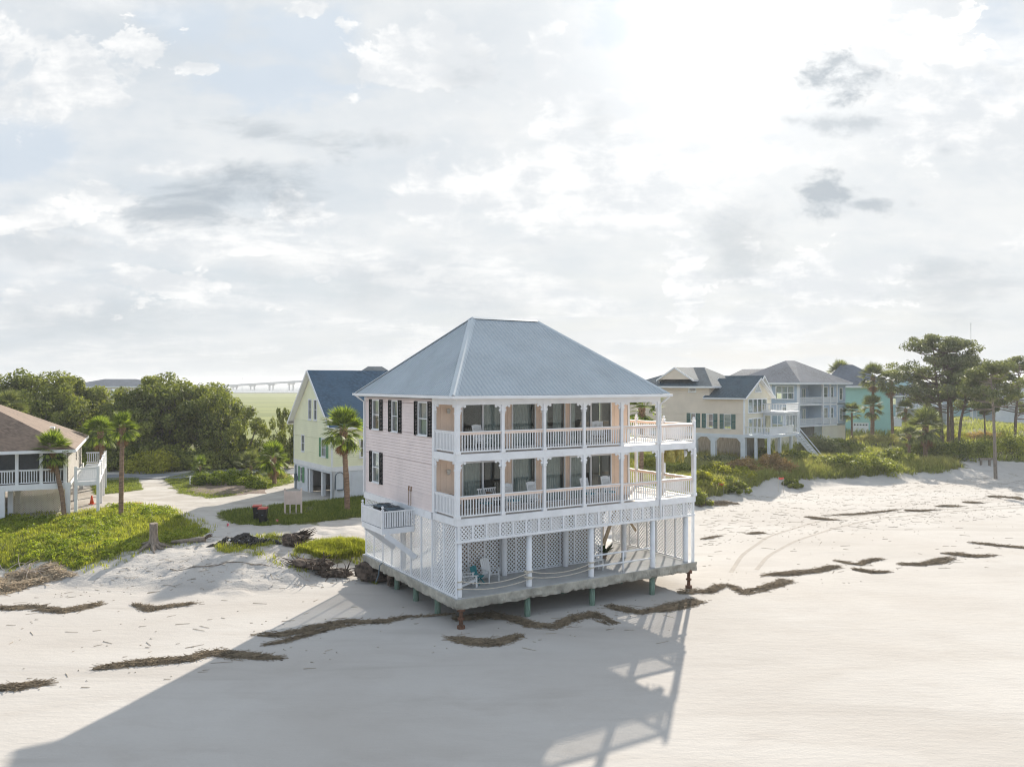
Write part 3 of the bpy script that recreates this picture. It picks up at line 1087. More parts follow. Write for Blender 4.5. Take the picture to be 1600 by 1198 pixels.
# ------------------------------------------------------------------ the pink beach house
TH = rad(31.65)
HX, HY = -2.532, 37.167
LF, UF, SL = 5.10, 8.10, 1.44                          # lower deck, upper deck, slab top
W, D0, D1, RU = 12.30, 2.49, 11.50, 14.94
H = thing('beach_house', 'pink three-level beach house on stilts with blue metal hip roof and white porches', 'house', (HX, HY, 0), TH)
body = (0, D0, W, D1)
SF, SLf, SR, SB = Side(body, 'f'), Side(body, 'l'), Side(body, 'r'), Side(body, 'b')

# walls and windows
lw = [(9.36, 10.27, 8.85, 10.42), (6.78, 7.47, 8.85, 10.42), (3.15, 4.13, 8.85, 10.42), (9.36, 10.25, 5.85, 7.45)]
wall(H, SLf, LF, 10.62, lw, 'pink_siding', 0.165, s0=D0 + 0.07, s1=D1 - 0.1)
for i, o in enumerate(lw):
    window(H, SLf, *o, cols=1, rows=2, trim=0.08, cover='blind' if i != 3 else 'curtain', shutter='black_shutter', sw=0.42, sg=0.02, half_cover=1.0 if i else 0.6)
for c_ in ((-0.05, D1 - 0.1, LF - 0.02, 0.1, D1 + 0.05, 10.6), (-0.05, D0 - 0.06, LF - 0.02, 0.07, D0 + 0.07, 10.6), (W - 0.07, D0 - 0.05, LF, W + 0.05, D0 + 0.1, 10.6)):
    MB().box(*c_).build('corner_board', 'white_trim', H)
doors = [(1.62, 3.92, 0.04, 2.30), (4.55, 5.90, 0.06, 2.36), (6.52, 7.80, 0.06, 2.36), (8.25, 10.98, 0.04, 2.30)]
for z in (LF, UF):
    top = UF - 0.36 if z == LF else 10.5
    ops = [(a, b, z + c, z + d) for a, b, c, d in doors]
    wall(H, SF, z, top, ops, 'peach_bounce_siding', 0.30, s0=0.07, s1=W - 0.07, vertical=True)
    for i, (a, b, c, d) in enumerate(doors):
        two = i in (0, 3)
        w_ = window(H, SF, a, b, z + c, z + d, cols=2 if two else 1, rows=1, trim=0.07, bar=0.09, sill=False, name='sliding_door' if two else 'window')
        # pleated curtains behind part of the glass
        cm = MB()
        spans = {0: [(0.55, 1.0)] if z == UF else [(0.0, 0.5)], 1: [(0.0, 1.0)], 2: [(0.0, 0.35), (0.6, 1.0)] if z == UF else [(0.0, 1.0)], 3: [(0.0, 0.18)] if z == UF else [(0.0, 0.42)]}[i]
        for fa, fb_ in spans:
            sa, sb = a + (b - a) * fa, a + (b - a) * fb_
            n = max(8, int((sb - sa) / 0.035))
            v = []
            for k in range(n + 1):
                yy = D0 + 0.30 + 0.03 * math.sin(k * 1.25) + 0.015 * math.sin(k * 0.37)
                v += [(sa + (sb - sa) * k / n, yy, z + c), (sa + (sb - sa) * k / n, yy, z + d)]
            cm.add(v, [(2 * k, 2 * k + 2, 2 * k + 3, 2 * k + 1) for k in range(n)])
        cm.build('curtain', 'curtain', w_, smooth=True)
rw = [(5.0, 6.0, 8.95, 10.3), (7.4, 8.6, 8.95, 10.3), (5.0, 6.0, 5.95, 7.3), (4.0, 4.9, 5.14, 7.2)]
wall(H, SR, LF, 10.62, rw, 'peach_bounce_siding', 0.13, s0=D0 + 0.1)
for o in rw:
    window(H, SR, *o, trim=0.08, cover='blind')
wall(H, SB, LF, 10.62, [], 'pink_siding', 0.26)
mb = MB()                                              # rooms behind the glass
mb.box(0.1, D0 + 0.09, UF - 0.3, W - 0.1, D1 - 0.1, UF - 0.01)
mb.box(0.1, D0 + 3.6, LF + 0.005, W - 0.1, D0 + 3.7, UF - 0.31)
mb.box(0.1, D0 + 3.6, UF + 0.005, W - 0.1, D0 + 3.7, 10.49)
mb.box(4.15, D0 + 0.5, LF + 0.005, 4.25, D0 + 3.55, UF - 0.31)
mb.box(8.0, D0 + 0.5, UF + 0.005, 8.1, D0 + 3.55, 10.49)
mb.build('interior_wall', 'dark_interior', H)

# decks
fl = MB()
for z in (LF, UF):
    n = 17
    for k in range(n):                                 # porch boards run along the house
        a, b = -0.02 + (D0 - 0.1) * k / n, -0.02 + (D0 - 0.1) * (k + 1) / n
        fl.box(0.06, a + 0.08, z - 0.035, RU - 0.08, b + 0.075, z)
    for k in range(18):
        a = W + 0.09 + (RU - 0.08 - W - 0.09) * k / 18
        fl.box(a, D0 + 0.05, z - 0.036, a + 0.138, 8.0, z - 0.001)
fl.build('deck_floor', 'deck_boards', H)
mb = MB()
for z, dz in ((UF, 0.34), (LF, 0.32)):
    mb.box(-0.07, -0.07, z - dz, RU + 0.07, 0.055, z + 0.012)
    mb.box(-0.07, 0.055, z - dz, 0.055, D0 - 0.06, z + 0.012)
    mb.box(RU - 0.055, 0.055, z - dz, RU + 0.07, 8.0, z + 0.012)
    mb.box(W + 0.05, 8.003, z - dz, RU + 0.07, 8.1, z + 0.012)
mb.box(-0.09, D0 + 0.08, LF - 0.36, 0.03, D1 + 0.05, LF - 0.003)   # water table under the siding
mb.build('deck_fascia', 'white_paint', H)
mb = MB()
mb.box(0.06, 0.06, UF - 0.30, RU - 0.06, D0 - 0.09, UF - 0.27)
mb.box(W + 0.05, D0 - 0.085, UF - 0.30, RU - 0.06, 8.0, UF - 0.27)
mb.box(0.06, 0.06, 10.44, W + 0.2, D0 - 0.005, 10.47)
MB().box(0.06, 0.06, LF - 0.30, RU - 0.06, D1, LF - 0.27).build('deck_underside', 'white_trim', H)
mb.build('porch_ceiling', 'white_trim', H)
mb = MB()
mb.box(-0.08, -0.08, 10.40, W + 0.10, 0.08, 10.66)
mb.box(-0.08, 0.083, 10.40, 0.08, D0, 10.66)
mb.box(W - 0.06, 0.083, 10.40, W + 0.10, D0 - 0.06, 10.66)
mb.build('porch_beam', 'white_trim', H)

# posts, brackets
PU = [0.0, 2.44, 4.84, 7.28, 9.74, 12.28, 14.94]
bk = MB()
for ang in range(0, 1):
    def disc(cx, cz, r, n=14):
        return [(cx + r * math.cos(2 * math.pi * i / n), cz + r * math.sin(2 * math.pi * i / n)) for i in range(n)]
    bk.prism(disc(0.065, -0.27, 0.065), -0.022, 0.022)
    bk.prism(disc(0.285, -0.065, 0.07), -0.022, 0.022)
    out = [(0.30 * math.cos(a), -0.30 + 0.30 * math.sin(a) * 0.98) for a in np.linspace(0.15, 1.45, 9)]
    out = [(0.0, -0.30), (0.05, -0.30)] + [(0.28 - 0.24 * math.cos(a), -0.28 + 0.24 * math.sin(a) - 0.02) for a in np.linspace(0.1, 1.45, 7)] + [(0.30, 0.0), (0.0, 0.0)]
    bk.prism(out, -0.018, 0.018)
bracket = bk.mesh('bracket')
bracket.materials.append(M['white_paint'])


def add_bracket(par, x, y, z, rz):
    o = bpy.data.objects.new('bracket', bracket)
    COL.objects.link(o)
    o.parent = par
    o.location = (x, y, z)
    o.rotation_euler.z = rz


def post(x, y, z0, z1, w=0.15, base=True):
    b = MB()
    b.box(x - w / 2, y - w / 2, z0, x + w / 2, y + w / 2, z1)
    if base:
        b.box(x - w / 2 - 0.03, y - w / 2 - 0.03, z0 + 0.002, x + w / 2 + 0.03, y + w / 2 + 0.03, z0 + 0.16)
        b.box(x - w / 2 - 0.025, y - w / 2 - 0.025, z1 - 0.42, x + w / 2 + 0.025, y + w / 2 + 0.025, z1 - 0.36)
    return b.build('post', 'white_paint', H)


for z, top in ((LF, UF - 0.34), (UF, 10.40)):
    for i, u in enumerate(PU[:6] if z == UF else PU):
        w_ = 0.2 if i in (0, 6) else 0.155
        p_ = post(u, 0.0, z + 0.012, top, w_)
        if i > 0:
            add_bracket(p_, u - w_ / 2, 0, top, math.pi)
        if i < 5 or z == LF and i == 5:
            add_bracket(p_, u + w_ / 2, 0, top, 0)
        if i == 0:
            add_bracket(p_, u, w_ / 2, top, math.pi / 2)
        if i == 6:
            add_bracket(p_, u, w_ / 2, top, math.pi / 2)
    hp = post(0.0, D0 - 0.14, z + 0.012, top, 0.12)
    add_bracket(hp, 0, D0 - 0.14 - 0.06, top, -math.pi / 2)
for v in (2.46, 4.9, 7.9):                             # side deck
    p_ = post(RU, v, LF + 0.012, UF - 0.34, 0.16)
    add_bracket(p_, RU, v - 0.08, UF - 0.34, -math.pi / 2)
post(12.9, 5.2, LF, UF - 0.3, 0.15, False)
post(13.4, 7.9, LF, UF - 0.3, 0.15, False)
for u, v in ((RU, 0.0), (RU, 2.46), (RU, 4.9), (RU, 7.9), (W + 0.6, 8.0)):
    b = MB()
    b.box(u - 0.075, v - 0.075, UF + 0.012, u + 0.075, v + 0.075, UF + 1.2)
    b.box(u - 0.095, v - 0.095, UF + 1.2, u + 0.095, v + 0.095, UF + 1.235)
    b.lathe([(0.03, 0), (0.03, 0.03), (0.065, 0.06), (0.082, 0.11), (0.065, 0.165), (0.02, 0.19)], 14, (u, v, UF + 1.235))
    b.build('newel_post', 'white_paint', H)

# railings
for z in (LF, UF):
    for i in range(6):
        hh = 1.02 if (z == LF and i == 4) else 1.05
        railing(H, (PU[i] + 0.1, 0.0), (PU[i + 1] - 0.09, 0.0), z + 0.012, hh, 0.152, board='peach_board')
    railing(H, (0.0, 0.12), (0.0, D0 - 0.22), z + 0.012, 1.05, 0.15, w=0.07)
    railing(H, (RU, 0.1), (RU, 2.36), z + 0.012, 1.05, 0.17, board='peach_board')
    railing(H, (RU, 2.56), (RU, 4.8), z + 0.012, 1.05, 0.17, board='peach_board')
    railing(H, (RU, 5.0), (RU, 7.8), z + 0.012, 1.05, 0.17, board='peach_board', single=False)
    railing(H, (W + 0.08, 8.04), (RU - 0.1, 8.04), z + 0.012, 1.05, 0.17, board='peach_board', single=False)
# wall lamps by the corner
for z in (LF, UF):
    b = MB().lathe([(0.03, 0.18), (0.10, 0.14), (0.12, 0.06), (0.07, 0.05), (0.09, 0.0), (0.06, -0.08), (0.02, -0.1)], 12, (0.75, D0 - 0.16, z + 1.9))
    b.bar((0.75, D0, z + 2.0), (0.75, D0 - 0.16, z + 2.05), 0.03, 0.03)
    b.build('wall_lamp', 'lamp_metal', H)

# roof
RX0, RY0, RX1, RY1, RZ0, RZ1 = -0.45, -0.45, 12.75, 12.0, 10.84, 15.02
RA, RB = (3.97, 5.78), (8.20, 5.78)
roof = hip_roof(H, RX0, RY0, RX1, RY1, RZ0, RA, RB, RZ1, 'metal_roof', 0.16)
rb_ = MB()


def rib(a, b, nrm):
    a, b, nrm = Vector(a), Vector(b), Vector(nrm).normalized()
    d = (b - a).normalized()
    s = d.cross(nrm) * 0.028
    t = nrm * 0.028
    rb_.add([a - s, a + s, a + t + s * 0.35, a + t - s * 0.35, b - s, b + s, b + t + s * 0.35, b + t - s * 0.35],
            [(0, 1, 2, 3), (1, 5, 6, 2), (2, 6, 7, 3), (3, 7, 4, 0), (4, 7, 6, 5)])


def face_ribs(e0, e1, r0, r1, gap):
    e0, e1, r0, r1 = map(Vector, (e0, e1, r0, r1))
    L = (e1 - e0).length
    ax = (e1 - e0).normalized()
    a0, a1 = (r0 - e0).dot(ax), (r1 - e0).dot(ax)
    up = (r0 - e0) - ax * a0
    nrm = ax.cross(up)
    if nrm.z < 0: nrm = -nrm
    n = int(L / gap)
    for k in range(1, n):
        s = L * k / n
        f = 1.0
        if s < a0: f = s / a0
        elif s > a1: f = (L - s) / (L - a1)
        if f > 0.03:
            rib(e0 + ax * s, e0 + ax * s + up * f, nrm)


A_, B_, C_, D_ = (RX0, RY0, RZ0), (RX1, RY0, RZ0), (RX1, RY1, RZ0), (RX0, RY1, RZ0)
R_, Q_ = (*RA, RZ1), (*RB, RZ1)
face_ribs(A_, B_, R_, Q_, 0.225)
face_ribs(D_, A_, R_, R_, 0.225)
face_ribs(B_, C_, Q_, Q_, 0.225)
face_ribs(C_, D_, Q_, R_, 0.45)
o = rb_.build('roof_rib', 'metal_roof', roof)
o['kind'] = 'stuff'
cp = MB()
for a, b in ((A_, R_), (B_, Q_), (C_, Q_), (D_, R_), (R_, Q_)):
    a, b = Vector(a), Vector(b)
    side = (b - a).normalized().cross(Vector((0, 0, 1))).normalized()
    up = Vector((0, 0, 0.045))
    w_ = 0.21
    cp.add([a + side * w_ - Vector((0, 0, 0.07)), a + up, a - side * w_ - Vector((0, 0, 0.07)), b + side * w_ - Vector((0, 0, 0.07)), b + up, b - side * w_ - Vector((0, 0, 0.07))],
           [(0, 1, 4, 3), (1, 2, 5, 4)])
for a, b in ((A_, R_), (D_, R_), (B_, Q_), (C_, Q_)):
    pass
cp.build('ridge_cap', 'metal_cap', roof)
gt = MB()
for a, b, dz in (((RX0 - 0.08, RY0 - 0.07), (5.2, RY0 - 0.09), (0, -0.035)), ((5.2, RY0 - 0.09), (RX1 + 0.08, RY0 - 0.07), (-0.035, 0)),
                 ((RX0 - 0.08, RY0 - 0.02), (RX0 - 0.08, RY1 + 0.1), (0, 0))):
    gt.bar((*a, RZ0 - 0.07 + dz[0]), (*b, RZ0 - 0.07 + dz[1]), 0.12, 0.12)
gt.tube([(RX1 - 0.1, RY0 - 0.07, RZ0 - 0.14), (RX1 - 0.25, RY0 + 0.05, RZ0 - 0.32), (12.36, -0.13, RZ0 - 0.55), (12.36, -0.13, 4.1)], 0.045, 8)
gt.tube([(RX0 - 0.04, RY1 - 0.2, RZ0 - 0.14), (-0.12, D1 - 0.05, RZ0 - 0.5), (-0.12, D1 - 0.05, LF)], 0.045, 8)
gt.build('gutter', 'white_trim', roof)

# lattice frieze under the lower deck: panels between stiles
FZ0, FZ1 = 4.02, 4.79
one = Side((0, 0, 1, 1), 'f')
npan = 20
pw = (RU - 0.12) / npan
lp = lattice(MB(), one, 0.0, pw - 0.10, FZ0 + 0.1, FZ1, 0.0, 0.195, 0.050)
lpm = lp.mesh('lattice_panel')
lpm.materials.append(M['lattice_white'])
fr = MB()
fr.box(-0.06, -0.055, FZ0 - 0.02, RU + 0.06, 0.03, FZ0 + 0.1)
for k in range(npan + 1):
    u = 0.06 + k * pw
    fr.box(u - 0.05, -0.05, FZ0 + 0.101, u + 0.05, 0.025, FZ1)
frieze = fr.build('frieze_frame', 'white_paint', H)
for k in range(npan):
    o = bpy.data.objects.new('lattice_panel', lpm)
    COL.objects.link(o)
    o.parent = frieze
    o.location = (0.06 + k * pw + 0.05, 0, 0)

# ground level
S_all = (0, 0, RU, D1)
gl = Side(S_all, 'l')
sk = MB()
vs_ = [0.1, 1.35, 2.6, 3.85, 5.1, 6.35, 7.6, 8.85, 10.1, 11.35]
for v in vs_:
    sk.box(-0.05, v - 0.05, SL + 0.09, 0.02, v + 0.05, LF - 0.36)
sk.box(-0.055, 0.0, SL + 0.005, 0.02, 11.42, SL + 0.089)
skirt = sk.build('skirt_frame', 'white_paint', H)
for a, b in zip(vs_[:-1], vs_[1:]):
    z1 = LF - 0.37
    pm = lattice(MB(), gl, a + 0.05, b - 0.05, SL + 0.09, z1, -0.01, 0.195, 0.054)
    pm.build('lattice_panel', 'lattice_white', skirt)
inn = Side((0.2, 3.0, 14.5, 6.5), 'f')
sk = MB()
us = [0.3, 1.25, 2.2, 3.15, 4.1, 5.05, 6.0, 6.95, 7.9, 8.85, 9.8, 10.75]
for u in us:
    inn.box(sk, u - 0.05, u + 0.05, 0.02, 0.05, SL + 0.06, LF - 0.3)
inn.box(sk, 0.2, 10.8, 0.0, 0.05, SL + 0.005, SL + 0.059)
scr = sk.build('screen_frame', 'white_paint', H)
for a, b in zip(us[:-1], us[1:]):
    pm = lattice(MB(), inn, a + 0.05, b - 0.05, SL + 0.06, LF - 0.3, 0.0, 0.215, 0.062)
    pm.build('lattice_panel', 'lattice_white', scr)
rs = Side((0.0, 0.0, 14.62, 8.0), 'r')
sk = MB()
vs_ = [0.35, 1.15, 1.95, 2.75, 3.55, 4.35, 5.15, 5.95, 6.75]
for v in vs_:
    rs.box(sk, v - 0.045, v + 0.045, -0.04, 0.03, SL + 0.12, LF - 0.3)
rs.box(sk, 0.3, 6.8, -0.04, 0.03, SL + 0.03, SL + 0.119)
scr = sk.build('screen_frame', 'white_paint', H)
for a, b in zip(vs_[:-1], vs_[1:]):
    lattice(MB(), rs, a + 0.045, b - 0.045, SL + 0.12, LF - 0.3, 0.0, 0.21, 0.048).build('lattice_panel', 'lattice_white', scr)
for u, v in ((0.17, 0.16), (4.08, 0.2), (7.86, 0.16), (12.02, 0.14), (14.5, 0.2), (4.2, 2.75), (8.1, 2.75), (12.3, 2.9), (12.3, 6.6), (4.2, 7.0), (8.1, 7.0), (0.4, 7.0), (4.2, 11.0), (8.1, 11.0), (12.3, 11.0)):
    MB().lathe([(0.15, 0), (0.15, 0.05), (0.145, LF - 0.3 - SL - 0.01)], 20, (u, v, SL + 0.005)).build('column', 'white_paint', H, smooth=True)
MB().box(RU - 0.12, -0.03, SL + 0.005, RU + 0.02, 0.11, LF - 0.33).build('post', 'white_paint', H)
pr = MB()
for z in (SL + 0.5, SL + 1.06):
    pr.tube([(7.95, 0.16, z), (11.95, 0.14, z)], 0.045, 10)
pr.tube([(9.98, 0.15, SL), (9.98, 0.15, SL + 1.06)], 0.05, 10)
pr.build('pipe_rail', 'white_paint', H, smooth=True)

for a_, b_ in (((3.4, 3.5), (10.7, 3.6)), ((10.6, 3.61), (10.7, 7.9)), ((3.4, 3.61), (3.5, 7.9)), ((3.4, 7.91), (10.7, 8.0))):
    MB().box(*a_, SL + 0.003, *b_, LF - 0.305).build('dark_backing_wall', 'brown_wood', H)  # added walls that darken the lattice holes, shortened to let sun past
# timber stair behind the columns
st = MB()
for v in (4.2, 5.3):
    st.bar((9.9, v, SL + 0.05), (12.6, v, LF - 0.3), 0.05, 0.28)
for k in range(11):
    st.box(9.95 + k * 0.24, 4.18, SL + 0.25 + k * 0.285, 10.25 + k * 0.24, 5.32, SL + 0.29 + k * 0.285)
st.bar((12.0, 2.98, LF - 0.35), (10.9, 2.98, SL + 0.9), 0.06, 0.22)
st.bar((11.9, 3.02, LF - 0.5), (13.3, 3.02, SL + 1.4), 0.05, 0.14)
for u in (11.2, 12.0, 12.75):
    st.box(u - 0.05, 5.4, SL, u + 0.05, 5.5, LF - 0.3)
st.build('stair', 'stair_timber', H)

# slab with a broken edge, and its piles
per = []
cx0, cy0, cx1, cy1 = -0.14, -0.16, 15.02, 11.62
for (a, b) in (((cx0, cy0), (cx1, cy0)), ((cx1, cy0), (cx1, cy1)), ((cx1, cy1), (cx0, cy1)), ((cx0, cy1), (cx0, cy0))):
    L = math.hypot(b[0] - a[0], b[1] - a[1])
    n = int(L / 0.09)
    for k in range(n):
        per.append((a[0] + (b[0] - a[0]) * k / n, a[1] + (b[1] - a[1]) * k / n))
per = np.array(per)
ctr = np.array([7.4, 5.7])
rows = []
for i, (ins, z, ns, nz) in enumerate(((0.0, SL - 0.008, 0.008, 0.0), (-0.015, SL - 0.06, 0.02, 0.006), (-0.005, SL - 0.2, 0.05, 0.01), (0.0, SL - 0.36, 0.07, 0.025), (0.03, SL - 0.49, 0.1, 0.055), (0.3, SL - 0.47, 0.15, 0.05), (1.0, SL - 0.40, 0, 0))):
    nn = np.array([fbm(np.array(p[0] * 4.6 + 31 * i), np.array(p[1] * 4.6 + 7 * i), 4) for p in per])
    n2 = np.array([fbm(np.array(p[0] * 2.6 + 3), np.array(p[1] * 2.6 + 50), 5) for p in per])
    dirv = ctr - per
    inward = np.stack([np.sign(dirv[:, 0]) * (np.abs(dirv[:, 0]) > 7.3), np.sign(dirv[:, 1]) * (np.abs(dirv[:, 1]) > 5.6)], 1).astype(float)
    q = per + inward * (ins + nn * ns)[:, None]
    rows.append(np.stack([q[:, 0], q[:, 1], z + n2 * nz * 1.6 + nn * nz * 0.5], 1))
n = len(per)
V = np.concatenate(rows)
F = []
for r in range(len(rows) - 1):
    for k in range(n):
        F.append((r * n + k, (r + 1) * n + k, (r + 1) * n + (k + 1) % n, r * n + (k + 1) % n))
sm_ = MB()
sm_.add([tuple(p) for p in V], F)
nl = (len(rows) - 1) * n
sm_.f.append(tuple(nl + k for k in range(n))[::-1])
slab = sm_.build('slab', 'concrete', H)
MB().box(cx0 + 0.02, cy0 + 0.02, SL - 0.2, cx1 - 0.02, cy1 - 0.02, SL).build('slab_floor', 'slab_floor', slab)
for i, (u, v) in enumerate(((0.4, 2.85), (0.5, 5.6), (0.6, 8.3), (3.95, 0.15), (7.9, 0.12), (11.95, 0.1), (4, 5.6), (8, 5.6), (12, 5.6), (14.5, 5.6), (4, 2.85), (8, 2.85), (12, 2.85), (14.6, 2.85), (4, 8.3), (8, 8.3), (12, 8.3), (14.5, 8.3), (4, 11.0), (8, 11.0), (12, 11.0))):
    MB().lathe([(0.15, -0.8), (0.15, SL - 0.45)], 12, (u, v, 0)).build('pile', 'treated_timber', H, smooth=True)
MB().box(0.25, 8.45, 0.15, 0.95, 8.85, SL - 0.4).build('pile_bracing', 'driftwood_dark', H)
for u, v in ((0.25, 0.1), (14.6, 0.05)):
    b = MB().lathe([(0.19, -0.5), (0.19, 0.14), (0.1, 0.16), (0.09, 0.42), (0.16, 0.44), (0.16, 0.52), (0.09, 0.54), (0.09, 0.8), (0.2, 0.83), (0.2, SL - 0.4)], 12, (u, v, 0))
    b.build('steel_jack', 'rusty_steel', H)

# platform for the air conditioners
pl = MB()
PX0, PY0, PY1, PZ = -1.79, 4.6, 7.3, 4.12
pl.box(PX0, PY0, PZ - 0.06, -0.09, PY1, PZ)
pl.box(PX0 - 0.04, PY0 - 0.04, PZ - 0.27, -0.06, PY0, PZ + 0.01)
pl.box(PX0 - 0.04, PY0, PZ - 0.27, PX0, PY1, PZ + 0.01)
pl.box(PX0 - 0.04, PY1, PZ - 0.27, -0.06, PY1 + 0.04, PZ + 0.01)
pl.bar((PX0 + 0.15, PY0 - 0.02, PZ - 0.3), (-0.03, PY0 - 0.1, 2.55), 0.05, 0.26)
pl.bar((PX0 + 0.15, PY1 - 0.02, PZ - 0.3), (-0.03, PY1 - 0.1, 2.55), 0.05, 0.26)
plat = pl.build('platform', 'white_paint', H)
for u, v in ((PX0, PY0), (PX0, PY1)):
    b = MB()
    b.box(u - 0.06, v - 0.06, PZ + 0.01, u + 0.06, v + 0.06, PZ + 0.98)
    b.lathe([(0.03, 0), (0.03, 0.03), (0.06, 0.06), (0.075, 0.1), (0.06, 0.15), (0.02, 0.175)], 12, (u, v, PZ + 0.98))
    b.build('platform_post', 'white_paint', plat)
br = MB()
for k in range(13):
    s = PX0 + 0.1 + k * (abs(PX0) - 0.16) / 12.5
    br.box(s, PY0 - 0.02, PZ + 0.05, s + 0.09, PY0 + 0.01, PZ + 0.80)
for k in range(20):
    s = PY0 + 0.08 + k * (PY1 - PY0 - 0.1) / 20
    br.box(PX0 - 0.02, s, PZ + 0.05, PX0 + 0.01, s + 0.10, PZ + 0.80)
br.bar((PX0, PY0, PZ + 0.84), (-0.06, PY0, PZ + 0.84), 0.09, 0.07)
br.bar((PX0, PY0, PZ + 0.842), (PX0, PY1, PZ + 0.842), 0.09, 0.07)
br.bar((PX0, PY1, PZ + 0.838), (-0.06, PY1, PZ + 0.838), 0.09, 0.07)
br.build('platform_railing', 'white_paint', plat)
cn = MB()
for dv in (0.0, 0.28):
    cn.tube([(-0.06, 5.05 + dv, 4.6), (-0.05, 5.05 + dv, 5.7), (-0.06, 5.02 + dv, 5.95), (-0.02, 5.0 + dv, 6.05)], 0.014, 6)
    cn.tube([(-0.05, 5.03 + dv, 5.85), (-0.04, 5.01 + dv, 6.1)], 0.04, 6)
cn.build('refrigerant_line', 'palm_boot', H)
tub = MB().tube([(-0.1, 8.6, SL + 0.1), (-0.35, 8.5, SL - 0.05), (-0.45, 8.4, 0.9), (-0.7, 8.2, 0.55)], 0.035, 8)
tub.build('drain_pipe', 'ac_top', H, smooth=True)

# back stair roof: a small blue metal gable behind the right deck
gr = MB()
for s in (-1, 1):
    v = [(13.6 + s * 1.7, 9.4, 8.9), (13.6, 9.4, 10.35), (13.6, 14.5, 10.35), (13.6 + s * 1.7, 14.5, 8.9)]
    gr.add(v + [(a, b, c - 0.1) for a, b, c in v], [(0, 1, 2, 3), (7, 6, 5, 4), (0, 4, 5, 1), (1, 5, 6, 2), (2, 6, 7, 3), (3, 7, 4, 0)])
gr.build('stair_roof', 'metal_roof', H)
for u in (12.1, 15.1):
    for v in (9.6, 14.2):
        MB().box(u - 0.08, v - 0.08, 0.2, u + 0.08, v + 0.08, 8.95).build('post', 'white_paint', H)


def house_to_world(u, v, z):
    c, s = math.cos(TH), math.sin(TH)
    return Vector((HX + u * c - v * s, HY + u * s + v * c, z))

# ------------------------------------------------------------------ things on the porches and the slab
def rocking_chair(name, label, u, v, z, face, m='chair_white', cushion=None, group=None):
    """origin under the seat; looks along local -y"""
    r = thing(name, label, 'chair', house_to_world(u, v, z), TH + face, group)
    for s in (-1, 1):
        p = [(s * 0.25, 0.42 * math.sin(a) * 1.15, 0.42 - 0.40 * math.cos(a) * 1.0) for a in np.linspace(-0.85, 0.85, 9)]
        MB().tube([(a, b, max(0.025, c * 0.45 + 0.0)) for a, b, c in p], 0.022, 6).build('rocker', m, r)
        MB().bar((s * 0.25, -0.22, 0.06), (s * 0.25, -0.24, 0.62), 0.045, 0.045).build('leg', m, r)
        MB().bar((s * 0.25, 0.22, 0.06), (s * 0.26, 0.26, 0.45), 0.045, 0.045).build('leg', m, r)
        MB().bar((s * 0.26, 0.24, 0.42), (s * 0.27, 0.46, 1.25), 0.05, 0.045).build('back_post', m, r)
        MB().bar((s * 0.29, -0.32, 0.64), (s * 0.29, 0.30, 0.64), 0.11, 0.03).build('arm', m, r)
    sm = MB()
    for k in range(8):
        y = -0.26 + k * 0.07
        sm.box(-0.26, y, 0.40 - k * 0.006, 0.26, y + 0.055, 0.425 - k * 0.006)
    seat = sm.build('seat', m, r)
    for k in range(7):
        x = -0.21 + k * 0.07
        MB().bar((x, 0.25, 0.46), (x, 0.44, 1.14), 0.045, 0.02, up=(0, 1, 0)).build('slat', m, r)
    MB().bar((-0.27, 0.245, 0.46), (0.27, 0.245, 0.46), 0.03, 0.06).build('lower_rail', m, r)
    hb = MB()
    pts = [(-0.27, 0.0), (0.27, 0.0), (0.27, 0.11), (0.14, 0.155), (0.0, 0.17), (-0.14, 0.155), (-0.27, 0.11)]
    hb.add([(x, 0.44 + zz * 0.25 - 0.015, 1.11 + zz) for x, zz in pts] + [(x, 0.44 + zz * 0.25 + 0.02, 1.11 + zz) for x, zz in pts],
           [tuple(range(7)), tuple(range(13, 6, -1))] + [(i, i + 7, (i + 1) % 7 + 7, (i + 1) % 7) for i in range(7)])
    hb.build('headrest', m, r)
    if cushion:
        MB().box(-0.24, -0.24, 0.43, 0.24, 0.22, 0.50).build('cushion', cushion, r)
    return r


GR = 'white rocking chairs on the two porches'
rocking_chair('rocking_chair', 'white rocking chair behind the first bay of the top porch railing', 2.05, 1.25, UF, 0.25, group=GR)
rocking_chair('rocking_chair', 'white rocking chair by the open sliding door at the right of the top porch', 9.2, 1.25, UF, -0.5, cushion='brown_wood', group=GR)
rocking_chair('rocking_chair', 'white rocking chair behind the second bay of the lower porch railing', 3.75, 1.2, LF, 0.15, cushion='teal_fabric', group=GR)
rocking_chair('rocking_chair', 'white rocking chair half hidden by the third post of the lower porch', 5.15, 1.2, LF, 0.1, group=GR)
rocking_chair('rocking_chair', 'white rocking chair with teal cushion left of the dark doorway on the lower porch', 8.55, 1.2, LF, 0.15, cushion='teal_fabric', group=GR)
rocking_chair('rocking_chair', 'white rocking chair with teal cushion right of the dark doorway on the lower porch', 9.9, 1.2, LF, -0.1, cushion='teal_fabric', group=GR)
r = thing('low_table', 'small white side table between rocking chairs on the lower porch', 'table', house_to_world(9.22, 1.1, LF), TH)
MB().box(-0.2, -0.2, 0.43, 0.2, 0.2, 0.47).build('tabletop', 'chair_white', r)
for sx in (-0.16, 0.16):
    for sy in (-0.16, 0.16):
        MB().box(sx - 0.02, sy - 0.02, 0, sx + 0.02, sy + 0.02, 0.43).build('leg', 'chair_white', r)
r = thing('dining_table', 'dark wooden dining table in the corner bay of the lower porch', 'table', house_to_world(1.3, 1.35, LF), TH)
MB().lathe([(0.55, 0.70), (0.57, 0.72), (0.57, 0.75), (0.55, 0.76)], 24).build('tabletop', 'brown_wood', r)
